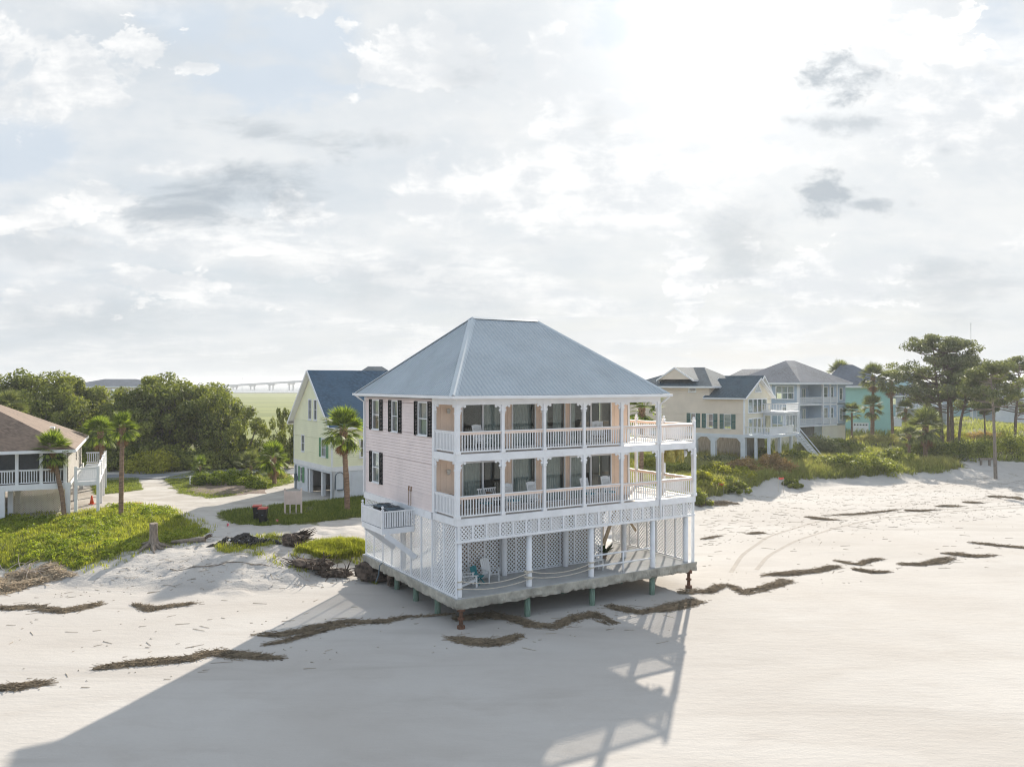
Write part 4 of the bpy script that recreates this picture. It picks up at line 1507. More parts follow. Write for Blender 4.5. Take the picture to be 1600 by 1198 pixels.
for k in range(4):
    a = k * math.pi / 2 + 0.4
    MB().bar((0.4 * math.cos(a), 0.4 * math.sin(a), 0), (0.36 * math.cos(a), 0.36 * math.sin(a), 0.7), 0.06, 0.06).build('leg', 'brown_wood', r)


def side_chair(label, u, v, face):
    r = thing('porch_chair', label, 'chair', house_to_world(u, v, LF), TH + face)
    MB().box(-0.23, -0.22, 0.43, 0.23, 0.22, 0.47).build('seat', 'teal_fabric', r)
    for sx in (-0.2, 0.2):
        for sy in (-0.19, 0.19):
            MB().box(sx - 0.02, sy - 0.02, 0, sx + 0.02, sy + 0.02, 0.43 if sy < 0 else 0.98).build('leg', 'brown_wood', r)
    MB().box(-0.2, 0.18, 0.62, 0.2, 0.205, 0.98).build('backrest', 'brown_wood', r)


side_chair('dark wooden chair left of the round table on the lower porch', 0.62, 1.45, 1.6)
side_chair('dark wooden chair right of the round table on the lower porch, beside the second post', 2.2, 1.2, -1.5)
r = thing('porch_swing', 'white slatted porch swing hanging on chains in the corner bay of the lower porch', 'swing', house_to_world(2.75, 1.65, LF), TH + 0.15)
for k in range(6):
    MB().box(-0.6, -0.25 + k * 0.08, 0.5, 0.6, -0.19 + k * 0.08, 0.52).build('seat_slat', 'chair_white', r)
for k in range(9):
    x = -0.52 + k * 0.13
    MB().bar((x, 0.24, 0.52), (x, 0.34, 1.02), 0.05, 0.02, up=(0, 1, 0)).build('back_slat', 'chair_white', r)
MB().bar((-0.6, 0.345, 1.04), (0.6, 0.345, 1.04), 0.03, 0.07).build('top_rail', 'chair_white', r)
for s in (-0.6, 0.6):
    MB().bar((s, -0.25, 0.72), (s, 0.32, 0.76), 0.07, 0.03).build('arm', 'brown_wood', r)
    MB().tube([(s, -0.2, 0.5), (s, 0.0, 1.5), (s, 0.02, 2.7)], 0.012, 6).build('chain', 'ac_dark', r)


def adirondack(label, u, v, face):
    m = 'chair_white'
    r = thing('adirondack_chair', label, 'chair', house_to_world(u, v, SL), TH + face)
    for k in range(5):
        MB().box(-0.27, -0.30 + k * 0.115, 0.37 - k * 0.025, 0.27, -0.20 + k * 0.115, 0.395 - k * 0.025).build('seat_slat', m, r)
    for k in range(5):
        x = -0.22 + k * 0.11
        h = 1.02 + 0.06 * math.cos((k - 2) * 0.75)
        MB().bar((x, 0.24, 0.28), (x, 0.52, h), 0.10, 0.02, up=(0, 1, 0)).build('back_slat', m, r)
    for z, y in ((0.55, 0.36), (0.86, 0.48)):
        MB().bar((-0.27, y, z), (0.27, y, z), 0.03, 0.06).build('back_rail', m, r)
    for s in (-1, 1):
        MB().bar((s * 0.30, -0.32, 0.0), (s * 0.30, -0.30, 0.56), 0.09, 0.03, up=(1, 0, 0)).build('leg', m, r)
        MB().bar((s * 0.28, -0.34, 0.36), (s * 0.28, 0.62, 0.06), 0.03, 0.11).build('side_rail', m, r)
        MB().bar((s * 0.33, -0.40, 0.58), (s * 0.31, 0.40, 0.57), 0.14, 0.025).build('arm', m, r)


adirondack('white adirondack chair on the slab in front of the lattice, facing the beach', 3.0, 2.15, 0.12)
adirondack('white adirondack chair behind the corner column of the slab, seen from its side', 1.55, 1.75, 1.35)
r = thing('plastic_chair', 'teal plastic folding chair beside the white adirondack chairs', 'chair', house_to_world(2.2, 1.95, SL), TH + 0.5)
MB().box(-0.24, -0.22, 0.38, 0.24, 0.2, 0.42).build('seat', 'teal_plastic', r)
bm_ = MB()
for k in range(5):
    a = -0.2 + k * 0.1
    bm_.bar((a, 0.2, 0.42), (a * 1.15, 0.33, 0.82 + 0.04 * math.cos(a * 6)), 0.095, 0.03, up=(0, 1, 0))
bm_.build('backrest', 'teal_plastic', r)
for s in (-1, 1):
    MB().bar((s * 0.22, -0.25, 0), (s * 0.22, 0.2, 0.42), 0.04, 0.04).build('leg', 'teal_plastic', r)
    MB().bar((s * 0.22, 0.25, 0), (s * 0.22, -0.2, 0.40), 0.04, 0.04).build('leg', 'teal_plastic', r)

for (a, b, lab) in (((0.3, 4.08), (0.75, 0.42, 0.34), 'pale double rope sagging from the corner column to the second slab column'),
                    ((4.08, 7.86), (0.75, 0.48, 0.26), 'pale double rope sagging between the second and third slab columns')):
    r = thing('rope', lab, 'rope', house_to_world(a[0], 0.0, SL), TH)
    L = a[1] - a[0]
    for z0, sag in ((b[0], b[2]), (b[1], b[2] * 0.75)):
        pts = [(L * t, 0.02 + 0.05 * math.sin(t * 3), z0 - sag * 4 * t * (1 - t) * (0.8 if a[0] < 1 else 1)) for t in np.linspace(0, 1, 25)]
        MB().tube(pts, 0.021, 6).build('strand', 'rope', r, smooth=True)
    for x in (-0.13, L):
        q = MB()
        for z0 in (b[0], b[1]):
            for k in range(2):
                q.lathe([(0.165, 0), (0.18, 0.018), (0.165, 0.036)], 16, (x, 0.16 if x > 0 else 0.16, z0 - 0.03 + k * 0.037))
        q.build('knot', 'rope', r)

for k, (v0, lab) in enumerate(((5.25, 'dark air conditioning unit nearer the porch on the white wall platform'), (6.45, 'dark air conditioning unit farther back on the white wall platform'))):
    r = thing('air_conditioner', lab, 'air conditioner', house_to_world(-0.95, v0, PZ), TH)
    b = MB()
    b.box(-0.42, -0.42, 0.02, 0.42, 0.42, 0.86)
    for q in range(10):
        z = 0.1 + q * 0.075
        b.box(-0.435, -0.435, z, 0.435, 0.435, z + 0.03)
    b.build('cabinet', 'ac_dark', r)
    t = MB().box(-0.45, -0.45, 0.861, 0.45, 0.45, 0.91)
    t.lathe([(0.36, 0.0), (0.36, 0.05), (0.30, 0.06)], 24, (0, 0, 0.911))
    t.build('top_cover', 'ac_top', r)
    g = MB()
    for q in range(8):
        a = q * math.pi / 8
        g.bar((0.35 * math.cos(a), 0.35 * math.sin(a), 0.985), (-0.35 * math.cos(a), -0.35 * math.sin(a), 0.985), 0.012, 0.012)
    g.build('fan_guard', 'ac_dark', r)

for (u, v, lab) in ((13.45, 0.35, 'withered yellow fern hanging under the right deck, left of two'), (14.15, 0.35, 'withered yellow fern hanging under the right deck, nearest the corner post'),
                    (12.75, 3.4, 'withered yellow fern hanging deeper under the right deck')):
    r = thing('hanging_plant', lab, 'plant', house_to_world(u, v, UF - 0.3), TH)
    MB().lathe([(0.02, -0.28), (0.12, -0.26), (0.17, -0.12), (0.16, -0.11), (0.02, -0.13)], 12).build('pot', 'brown_wood', r)
    for k in range(3):
        a = k * 2.1
        MB().tube([(0.15 * math.cos(a), 0.15 * math.sin(a), -0.12), (0, 0, 0.02)], 0.006, 4).build('wire', 'ac_dark', r)
    f = MB()
    for k in range(46):
        a = random.uniform(0, 6.28)
        L = random.uniform(0.25, 0.75)
        pts = [(0.1 * math.cos(a), 0.1 * math.sin(a), -0.1), ((0.1 + 0.15) * math.cos(a), 0.25 * math.sin(a), -0.06), (0.3 * math.cos(a), 0.3 * math.sin(a), -0.1 - L * 0.6), (0.27 * math.cos(a + 0.2), 0.27 * math.sin(a + 0.2), -0.1 - L)]
        for p, q in zip(pts[:-1], pts[1:]):
            f.bar(p, q, 0.05, 0.006)
    f.build('fronds', 'dry_fern', r)
r = thing('hanging_lantern', 'round grey lantern hanging in the far corner under the right deck', 'lantern', house_to_world(14.7, 0.5, UF - 0.3), TH)
MB().lathe([(0.02, -0.55), (0.14, -0.48), (0.17, -0.33), (0.13, -0.2), (0.03, -0.15)], 14).build('globe', 'pale_panel', r, smooth=True)
MB().tube([(0, 0, -0.16), (0, 0, 0.02)], 0.01, 5).build('chain', 'ac_dark', r)
r = thing('potted_plant', 'low green potted plant on the slab under the timber stair', 'plant', house_to_world(11.2, 3.4, SL), TH)
MB().lathe([(0.18, 0), (0.25, 0.3), (0.27, 0.32), (0.2, 0.3)], 14).build('pot', 'brown_wood', r)
f = MB()
for k in range(60):
    a, t = random.uniform(0, 6.28), random.uniform(0.3, 1.0)
    f.bar((0.1 * math.cos(a), 0.1 * math.sin(a), 0.3), (0.75 * t * math.cos(a), 0.75 * t * math.sin(a), 0.35 + random.uniform(0.1, 0.4)), 0.09, 0.006)
f.build('leaves', 'hedge_leaf', r)
r = thing('storage_rack', 'low white wire rack standing behind the pipe rail on the slab', 'rack', house_to_world(8.9, 1.1, SL), TH)
for z in (0.25, 0.55):
    MB().box(-0.35, -0.2, z, 0.35, 0.2, z + 0.03).build('shelf', 'chair_white', r)
for sx in (-0.33, 0.33):
    for sy in (-0.18, 0.18):
        MB().box(sx - 0.02, sy - 0.02, 0, sx + 0.02, sy + 0.02, 0.62).build('leg', 'chair_white', r)

# ------------------------------------------------------------------ yellow house
YH = thing('yellow_house', 'pale yellow house with steep slate-blue roof behind the tall palm', 'house', (-15.3, 68.2, 1.45), rad(34))
yb = (0, 0, 16.0, 9.6)
yl, yf = Side(yb, 'l'), Side(yb, 'f')
FLZ, EVZ, APZ = 2.85, 6.6, 11.15
yops = [(6.75, 7.35, 3.75, 5.15), (1.35, 2.25, 3.65, 5.1), (4.95, 5.55, 6.75, 8.45), (3.55, 4.15, 6.75, 8.45)]
wall(YH, yl, FLZ, EVZ, yops, 'yellow_siding', 0.16)
gable_fill(YH, yl, 0, 9.6, EVZ, APZ - 0.25, 'yellow_siding', 0.16, openings=[(a, b, c, d) for a, b, c, d in yops])
for i, o in enumerate(yops):
    window(YH, yl, *o, trim=0.11, rows=2, cols=2 if i == 1 else 1, shutter='green_shutter' if i == 1 else None, sw=0.5)
fops = [(2.6, 3.6, 3.6, 5.1), (7.0, 8.0, 3.6, 5.1)]
wall(YH, yf, FLZ, EVZ, fops, 'yellow_siding', 0.16)
for o in fops:
    window(YH, yf, *o, trim=0.11)
wall(YH, Side(yb, 'r'), FLZ, EVZ, [], 'yellow_siding', 0.32)
wall(YH, Side(yb, 'b'), FLZ, EVZ, [], 'yellow_siding', 0.32)
gable_fill(YH, Side(yb, 'r'), 0, 9.6, EVZ, APZ - 0.25, 'yellow_siding', 0.32)
gable_roof(YH, -0.45, -0.55, 16.4, 10.15, EVZ - 0.35, APZ, 'x', 'slate_shingles')
mb = MB()
yl.box(mb, -0.03, 9.6, 0.0, 0.05, FLZ - 0.4, FLZ)
yf.box(mb, 0.0, 16, 0.001, 0.05, FLZ - 0.4, FLZ - 0.002)
mb.build('band_board', 'white_trim', YH)
MB().box(-0.03, -0.03, FLZ + 0.003, 0.12, 0.12, EVZ).build('corner_board', 'white_trim', YH)
MB().box(-0.03, 9.48, FLZ + 0.003, 0.12, 9.63, EVZ).build('corner_board', 'white_trim', YH)
g0 = [(7.2, 7.75, 0.9, 2.2), (0.35, 5.95, -0.3, 2.25)]
wall(YH, yl, -0.3, FLZ - 0.4, g0, 'pale_panel', 0.6, vertical=True, name='lower_wall')
window(YH, yl, *g0[0], trim=0.06, shutter='green_shutter', sw=0.42)
wall(YH, yf, -0.3, FLZ - 0.4, [], 'pale_panel', 0.6, vertical=True, name='lower_wall')
wall(YH, Side(yb, 'b'), -0.3, FLZ - 0.4, [], 'pale_panel', 0.6, vertical=True, name='lower_wall')
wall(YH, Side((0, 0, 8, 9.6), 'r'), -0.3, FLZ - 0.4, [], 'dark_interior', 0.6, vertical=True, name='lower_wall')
for s, n in ((2.6, 0.1), (5.6, 0.05), (2.6, 3.2), (0.15, 0.02)):
    MB().box(n, s - 0.15, -0.2, n + 0.3, s + 0.15, FLZ - 0.42).build('garage_post', 'white_trim', YH)
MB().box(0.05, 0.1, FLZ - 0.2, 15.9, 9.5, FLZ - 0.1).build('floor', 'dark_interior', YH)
mt = MB().box(-0.16, 8.75, 0.8, -0.01, 9.1, 1.5)
mt.box(-0.1, 8.88, 1.5, -0.02, 8.96, 2.3).box(-0.1, 8.88, -0.1, -0.02, 8.96, 0.8).box(-0.14, 8.5, 0.9, -0.01, 8.72, 1.3)
mt.build('meter_box', 'ac_top', YH)
dc = MB().box(0.3, -0.05, 0.9, 0.36, -0.01, 2.0).box(1.04, -0.05, 0.9, 1.1, -0.01, 2.0)
dc.tube([(0.7 + 0.37 * math.cos(a), -0.03, 2.0 + 0.37 * math.sin(a)) for a in np.linspace(0, math.pi, 9)], 0.035, 6)
dc.box(0.45, -0.2, 0.85, 1.0, -0.01, 0.92)
dc.build('outdoor_shower', 'ac_top', YH)
e2 = MB().box(-0.45, 9.75, EVZ - 0.42, 0.3, 10.1, EVZ - 0.28).build('eave_return', 'weathered_boards', YH)

# ------------------------------------------------------------------ brown-roofed house on the left
LH = thing('brown_roof_house', 'low house with brown shingled hip roof and screened porch at the left edge', 'house', (-33.3, 60.4, 1.45), rad(25))
LW = 17.0
lb = (-LW, 0.4, -0.3, 16.5)
ez, fz = 5.05, 2.5
hip_roof(LH, -LW - 0.7, -0.7, 0.45, 17.0, ez, (-8.3, 7.9), (-8.3, 8.4), 9.4, 'brown_shingles', 0.22)
b = MB().box(-2.6, 8.8, 6.05, -1.7, 9.7, 6.3)
b.build('skylight', 'white_trim', LH)
MB().lathe([(0.06, 0), (0.06, 0.4), (0.09, 0.42), (0.09, 0.5)], 8, (-1.2, 7.0, 5.7)).build('vent_pipe', 'ac_top', LH)
ls = Side(lb, 'f')
pz = [0.0 - 0.28 - k * 1.55 for k in range(11)]
for k, x in enumerate(pz):
    MB().box(x - 0.11, 0.0, fz + 0.005, x + 0.11, 0.2, ez - 0.15).build('porch_post', 'white_trim', LH)
for x0_, x1_ in zip(pz[1:], pz[:-1]):
    MB().box(x0_ + 0.115, 0.07, fz + 1.12, x1_ - 0.115, 0.085, ez - 0.3).build('screen', 'ac_dark', LH)
    railing(LH, (x0_ + 0.12, 0.08), (x1_ - 0.12, 0.08), fz, 1.1, 0.155, w=0.06, capw=0.16, single=x0_ > -6)
mb = MB()
mb.box(-LW, -0.06, fz - 0.42, 0.1, 0.0, fz + 0.02)
mb.box(0.04, 0.0, fz - 0.42, 0.1, 16.5, fz + 0.02)
mb.box(-LW, 0.0, ez - 0.3, 0.0, 0.2, ez - 0.151)
mb.build('porch_fascia', 'white_trim', LH)
MB().box(-LW, 0.0, fz - 0.12, 0.03, 16.5, fz - 0.01).build('porch_floor', 'weathered_boards', LH)
wall(LH, Side((-LW, 2.6, -0.1, 16.4), 'f'), fz, ez - 0.15, [], 'weathered_boards', 0.3)
wall(LH, Side((-LW, 0.2, -0.1, 16.4), 'r'), fz, ez - 0.15, [(8.5, 9.6, fz + 0.9, fz + 2.2)], 'weathered_boards', 0.3)
for x, y in ((-4.3, 0.1), (-0.1, 0.1), (-8.6, 0.1), (-12.8, 0.1), (-4.0, 1.9), (-0.1, 8.0), (-0.1, 16.2), (-8.5, 8.0), (-4.2, 8)):
    MB().box(x - 0.17, y - 0.17, -0.4, x + 0.17, y + 0.17, fz - 0.12).build('stilt', 'white_trim', LH)
scr = MB().box(-3.9, 2.3, -0.15, -0.3, 2.36, -0.08).box(-3.9, 2.3, fz - 0.25, -0.3, 2.36, fz - 0.17)
scr = scr.build('screen_frame', 'white_trim', LH)
lattice(MB(), Side((-4, 2.3, 0, 8), 'f'), -3.9, -0.35, -0.08, fz - 0.25, 0.0, 0.16, 0.06).build('lattice_panel', 'cream_siding', scr)
# landing with stairs at its right end
mb = MB()
mb.box(0.35, 0.3, fz - 0.3, 2.0, 16.0, fz - 0.02)
mb.build('landing', 'white_trim', LH)
for x, y in ((0.42, 0.35), (1.92, 0.35), (1.92, 5.4), (1.92, 10.6), (1.92, 15.8)):
    MB().box(x - 0.11, y - 0.11, -0.3, x + 0.11, y + 0.11, fz + 1.15).build('newel_post', 'white_trim', LH)
railing(LH, (0.5, 0.35), (1.84, 0.35), fz, 1.05, 0.13, w=0.06)
railing(LH, (1.92, 0.45), (1.92, 5.3), fz, 1.05, 0.16, w=0.06)
railing(LH, (1.92, 5.5), (1.92, 15.7), fz, 1.05, 0.16, w=0.06, single=False)
railing(LH, (0.3, 15.85), (1.84, 15.85), fz, 1.05, 0.16, w=0.06)
stl = MB()
for s in (0.45, 1.8):
    stl.bar((s, 16.0, fz - 0.1), (s, 19.6, -0.1), 0.06, 0.25)
for k in range(9):
    stl.box(0.45, 16.15 + k * 0.37, fz - 0.3 - k * 0.25, 1.8, 16.45 + k * 0.37, fz - 0.26 - k * 0.25)
stl.build('stair', 'white_trim', LH)

# ------------------------------------------------------------------ houses on the right
def place(px, depth, z):
    return ((px - CX) / FPX * depth, depth, z)


# beige house
bl = place(1163, 100, 2.0)
BH = thing('beige_house', 'beige stilt house with dark gable roof and dark green shutters beyond the porch', 'house', bl, rad(-42))


def sx(o, yaw, px):
    """local x on the front plane of a house seen at picture column px"""
    t = (px - CX) / FPX
    c, s = math.cos(yaw), math.sin(yaw)
    return (t * o[1] - o[0]) / (c - t * s)


def sy(o, yaw, px, x=0.0):
    t = (px - CX) / FPX
    c, s = math.cos(yaw), math.sin(yaw)
    ox, oy = o[0] + x * c, o[1] + x * s
    return (t * oy - ox) / (-s - t * c)


bx = lambda p: sx(bl, rad(-42), p)
fz, ez, az = 3.0, 7.75, 10.1
bw = 7.6
bb = (-17.0, 0.0, 0.0, bw)
bf, brr = Side(bb, 'f'), Side(bb, 'r')
XT = bx(1108)
wops = []
for a, b in ((1080, 1087), (1104, 1114), (1132, 1142)):
    wops.append((bx(a), bx(b), fz + 0.75, fz + 2.45))
wops.append((bx(1077), bx(1087), 8.35, 8.75))
wall(BH, bf, fz, ez, wops[:3], 'beige_siding', 0.2, s0=XT)
wall(BH, bf, fz, 8.95, [wops[0], wops[3]], 'beige_siding', 0.2, s1=XT)
for i, o in enumerate(wops):
    window(BH, bf, *o, trim=0.08, cover='pink_blind' if i in (0, 1, 3) else 'blind', shutter='dark_green_shutter' if i < 3 else None, sw=0.55, rows=2 if i < 3 else 1, half_cover=0.9)
wr = [(1.1, 6.3, 5.75, 7.35), (1.2, 6.0, fz + 0.1, fz + 1.9)]
wall(BH, brr, fz, ez, wr, 'cream_siding', 0.2)
window(BH, brr, *wr[0], cols=4, rows=1, trim=0.12, bar=0.22, cover='curtain', half_cover=0.5)
window(BH, brr, *wr[1], cols=4, rows=1, trim=0.12, bar=0.22, name='patio_door')
gable_fill(BH, brr, 0, bw, ez, az - 0.3, 'cream_siding', 0.2)
tw = MB()
tw.add([brr.P(3.0, 0.05, 8.35), brr.P(4.6, 0.05, 8.35), brr.P(3.8, 0.05, 9.25)], [(0, 1, 2)])
tri = tw.build('gable_window', 'glass', BH)
t2 = MB()
for a, b in (((2.85, 8.28), (4.75, 8.28)), ((4.75, 8.28), (3.8, 9.4)), ((3.8, 9.4), (2.85, 8.28))):
    t2.bar(brr.P(a[0], 0.06, a[1]), brr.P(b[0], 0.06, b[1]), 0.06, 0.11)
t2.add([brr.P(3.0, 0.03, 8.35), brr.P(4.6, 0.03, 8.35), brr.P(3.8, 0.03, 9.25)], [(0, 1, 2)])
t2.build('window_trim', 'white_trim', tri)
gable_roof(BH, XT - 0.6, -0.5, 0.45, bw + 0.5, ez - 0.15, az, 'x', 'dark_shingles', 0.2)
wall(BH, Side((-17, 0, XT, 9.6), 'r'), ez, 8.95, [], 'beige_siding', 0.25)
hip_roof(BH, -17.5, -0.55, XT + 0.75, 10.2, 9.05, (-10.6, 4.8), (XT - 3.3, 4.8), 11.6, 'dark_shingles', 0.22)
ped = Side((-17, -0.2, 0, 5), 'f')
gable_fill(BH, ped, XT - 7.4, XT - 2.4, 9.95, 11.4, 'beige_siding', 0.2)
gable_roof(BH, XT - 7.7, -0.25, XT - 2.1, 4.8, 9.85, 11.55, 'y', 'dark_shingles', 0.12)
b2 = (XT, 4.7, -1.0, 9.4)
wall(BH, Side(b2, 'r'), fz, ez + 0.3, [], 'cream_siding', 0.2)
wall(BH, Side(b2, 'f'), ez - 0.3, ez + 0.3, [], 'cream_siding', 0.2)
gable_fill(BH, Side(b2, 'r'), 4.7, 9.4, ez + 0.3, az + 0.1, 'cream_siding', 0.2)
gable_roof(BH, XT - 2, 4.3, -0.6, 9.8, ez + 0.2, az + 0.35, 'x', 'dark_shingles', 0.2)
mb = MB()
bf.box(mb, -17, 0.06, 0.0, 0.07, fz - 0.45, fz)
brr.box(mb, 0.0, bw, 0.0, 0.07, fz - 0.45, fz)
mb.build('band_board', 'pale_panel', BH)
MB().box(-0.14, -0.04, fz + 0.002, 0.05, 0.14, ez - 0.1).build('corner_board', 'white_trim', BH)
for x in (0.0, bx(1114), bx(1088) - 0.3, -12.5):
    MB().box(x - 0.32 if x else -0.5, -0.02, -0.8, x + 0.32 if x else 0.1, 0.5, fz - 0.45).build('stilt', 'pale_panel', BH)
for xa, xb in ((bx(1114) + 0.32, -0.5), (bx(1088) + 0.02, bx(1114) - 0.32)):
    a = MB()
    for e, s in ((xa, 1), (xb, -1)):
        a.add([(e, 0.02, fz - 0.46), (e + s * 0.55, 0.02, fz - 0.46), (e, 0.02, fz - 1.0), (e, 0.2, fz - 0.46), (e + s * 0.55, 0.2, fz - 0.46), (e, 0.2, fz - 1.0)], [(0, 1, 2), (5, 4, 3), (1, 4, 5, 2), (0, 2, 5, 3)])
    a.build('arch_corner', 'pale_panel', BH)
wall(BH, Side((-17, 2.8, -0.2, 7), 'f'), -0.8, fz - 0.46, [], 'weathered_boards', 0.3, vertical=True, name='lower_wall')
wall(BH, Side((-17, 0.5, -0.1, 6.0), 'r'), -0.8, fz - 0.46, [], 'weathered_boards', 0.3, vertical=True, name='lower_wall')
# deck, sun room, balcony, stairs on the sea side
dx = 3.3
MB().box(0.08, -0.1, fz - 0.3, dx, 9.0, fz - 0.02).build('deck', 'pale_panel', BH)
railing(BH, (0.2, 0.0), (dx - 0.1, 0.0), fz, 1.05, 0.2, m='white_trim', single=False, w=0.06)
railing(BH, (dx - 0.1, 0.05), (dx - 0.1, 7.4), fz, 1.05, 0.2, m='white_trim', single=False, w=0.07)
for x, y in ((dx - 0.15, 0.05), (dx - 0.15, 3.2), (dx - 0.15, 6.6), (1.5, 0.05), (0.3, 8.8)):
    MB().box(x - 0.15, y - 0.1, -0.8, x + 0.15, y + 0.2, fz - 0.3).build('deck_post', 'pale_panel', BH)
sr = (0.08, 5.2, 3.0, 9.0)
for k, sd_ in (('f', [(0.3, 1.1, fz + 0.15, fz + 2.3), (1.3, 2.7, fz + 0.15, fz + 2.3)]), ('r', [(5.4, 6.2, fz + 0.15, fz + 2.3), (6.4, 7.2, fz + 0.15, fz + 2.3), (7.4, 8.2, fz + 0.15, fz + 2.3), (8.3, 8.8, fz + 0.15, fz + 2.3)])):
    S_ = Side(sr, k)
    wall(BH, S_, fz, fz + 2.6, sd_, 'pale_panel', 0.3)
    for o in sd_:
        window(BH, S_, *o, cols=2 if o[1] - o[0] > 1.2 else 1, rows=2 if o[1] - o[0] > 1.2 else 1, trim=0.08)
MB().box(0.0, 5.0, fz + 2.6, 3.2, 9.2, fz + 2.85).build('balcony', 'white_trim', BH)
railing(BH, (0.1, 5.1), (3.1, 5.1), fz + 2.85, 1.0, 0.2, m='white_trim', single=False, w=0.07)
railing(BH, (3.1, 5.15), (3.1, 9.1), fz + 2.85, 1.0, 0.2, m='white_trim', single=False, w=0.08)
s_ = MB()
for y in (7.7, 8.7):
    s_.bar((dx, y, fz - 0.2), (dx + 3.0, y, -0.6), 0.08, 0.3)
    s_.bar((dx, y, fz + 0.75), (dx + 3.0, y, 0.3), 0.07, 0.1)
for k in range(11):
    s_.box(dx + 0.05 + k * 0.27, 7.7, fz - 0.35 - k * 0.3, dx + 0.32 + k * 0.27, 8.7, fz - 0.3 - k * 0.3)
s_.build('stair', 'pale_panel', BH)
tk = thing('water_tank', 'pale grey tank with dark cap under the beige house deck', 'tank', tuple(G(1188, 714)), 0)
MB().lathe([(0.5, 0), (0.55, 0.3), (0.55, 1.6), (0.4, 1.8), (0.15, 1.86)], 16).build('body', 'pale_panel', tk, smooth=True)
MB().lathe([(0.2, 1.85), (0.2, 2.0), (0.1, 2.04)], 12).build('cap', 'ac_dark', tk)

# blue house
UH_o = place(1248, 122, 2.2)
UY = rad(-55)
UH = thing('blue_house', 'pale blue three-level house with grey hip roof and stacked white porches', 'house', UH_o, UY)
fz, f2, ez = 2.85, 6.1, 9.35
ub = (-12.0, 0.0, 0.0, 12.2)
uf, ur = Side(ub, 'f'), Side(ub, 'r')
ux = lambda p: sx(UH_o, UY, p)
uo = [(ux(1213), ux(1240), f2 + 0.75, f2 + 2.6), (ux(1222), ux(1240), fz + 0.75, fz + 2.6)]
wall(UH, uf, fz, ez, uo, 'blue_siding', 0.22)
window(UH, uf, *uo[0], cols=3, rows=2, trim=0.14, bar=0.14, cover='blind', half_cover=0.55)
window(UH, uf, *uo[1], cols=2, rows=2, trim=0.14, bar=0.14, cover='blind', half_cover=0.55)
MB().box(-0.3, -0.06, 0.0, 0.06, 0.3, ez - 0.1).build('corner_board', 'white_trim', UH)
MB().box(ux(1205) - 0.12, -0.06, fz, ux(1205) + 0.12, -0.005, ez - 0.1).build('trim_board', 'white_trim', UH)
PB = 6.0
for z, zt in ((fz, f2 - 0.3), (f2, ez)):
    S_ = Side((-12, 0, -2.4, 12.2), 'r')
    oo = [(0.7, 1.5, z + 0.15, z + 2.25), (2.3, 3.3, z + 0.15, z + 2.25), (4.2, 5.0, z + 0.15, z + 2.25)]
    wall(UH, S_, z, zt, oo, 'blue_siding', 0.22, s0=0.1, s1=PB)
    for o in oo:
        window(UH, S_, *o, rows=1, cols=2, trim=0.12)
    oo = [(PB + 0.4, PB + 1.3, z + 0.5, z + 2.5), (PB + 1.9, PB + 2.8, z + 0.5, z + 2.5), (10.6, 11.3, z + 0.55, z + 2.35)]
    wall(UH, ur, z, zt, oo, 'blue_siding', 0.22, s0=PB)
    for o in oo:
        window(UH, ur, *o, rows=2, trim=0.12)
    wall(UH, Side((-2.4, 0.1, 0, PB), 'b'), z, zt, [], 'blue_siding', 0.22)
    MB().box(-2.4, 0.05, z - 0.3, 0.12, 9.8, z - 0.02).build('porch_floor', 'white_trim', UH)
    railing(UH, (-0.02, 0.2), (-0.02, PB - 0.1), z, 1.0, 0.18, m='white_trim', single=False, w=0.06)
    railing(UH, (0.1, PB), (0.1, 9.7), z, 1.0, 0.16, m='white_trim', single=False, w=0.1)
    for y in (PB, 9.75, 7.9):
        MB().box(-0.05, y - 0.15, z, 0.2, y + 0.15, zt).build('porch_post', 'white_trim', UH)
MB().box(-2.4, 0.05, ez - 0.3, 0.1, 9.8, ez - 0.05).build('porch_beam', 'white_trim', UH)
hip_roof(UH, -12.8, -0.7, 0.8, 13.0, ez, (-6.3, 5.4), (-5.6, 6.8), 12.9, 'grey_shingles', 0.3)
hip_roof(UH, -15.0, -0.5, -8.0, 8.0, ez + 0.3, (-13.6, 3.8), (-7.0, 3.8), 11.6, 'grey_shingles', 0.3)
wall(UH, uf, -0.5, fz, [(ux(1250), -0.35, 0, 1)], 'cream_siding', 0.6, vertical=True, name='lower_wall')
wall(UH, Side((-12, 0, -1.4, 12), 'r'), -0.5, fz - 0.3, [], 'weathered_boards', 0.4, vertical=True, s1=PB, name='lower_wall')
wall(UH, ur, -0.5, fz - 0.3, [], 'cream_siding', 0.6, vertical=True, s0=PB, name='lower_wall')
wall(UH, Side(ub, 'b'), -0.5, ez, [], 'blue_siding', 0.3)
MB().box(-0.9, 0.8, -0.2, -0.3, 4.8, 0.9).build('hot_tub', 'brown_wood', UH)

# teal house
TH_o = place(1394, 150, 2.2)
TYw = rad(-25)
T = thing('teal_house', 'teal green house with dark hip roof behind the tall palms', 'house', TH_o, TYw)
tb = (-11.5, 0, 0, 12)
tf, trr = Side(tb, 'f'), Side(tb, 'r')
tx = lambda p: sx(TH_o, TYw, p)
wall(T, tf, 2.7, 8.7, [], 'teal_siding', 0.25)
wall(T, tf, -0.6, 2.7, [(tx(1333), tx(1356), -0.6, 1.7)], 'teal_siding', 0.25, name='lower_wall')
wall(T, trr, -0.6, 8.7, [(1.5, 5.5, 3.2, 6.0)], 'white_trim', 0.3)
window(T, trr, 1.5, 5.5, 3.2, 6.0, cols=3, rows=2)
MB().box(0.02, 0.5, 1.2, 1.6, 6.0, 2.8).build('balcony', 'white_trim', T)
wall(T, Side(tb, 'l'), -0.6, 8.7, [], 'teal_siding', 0.3)
gd = MB()
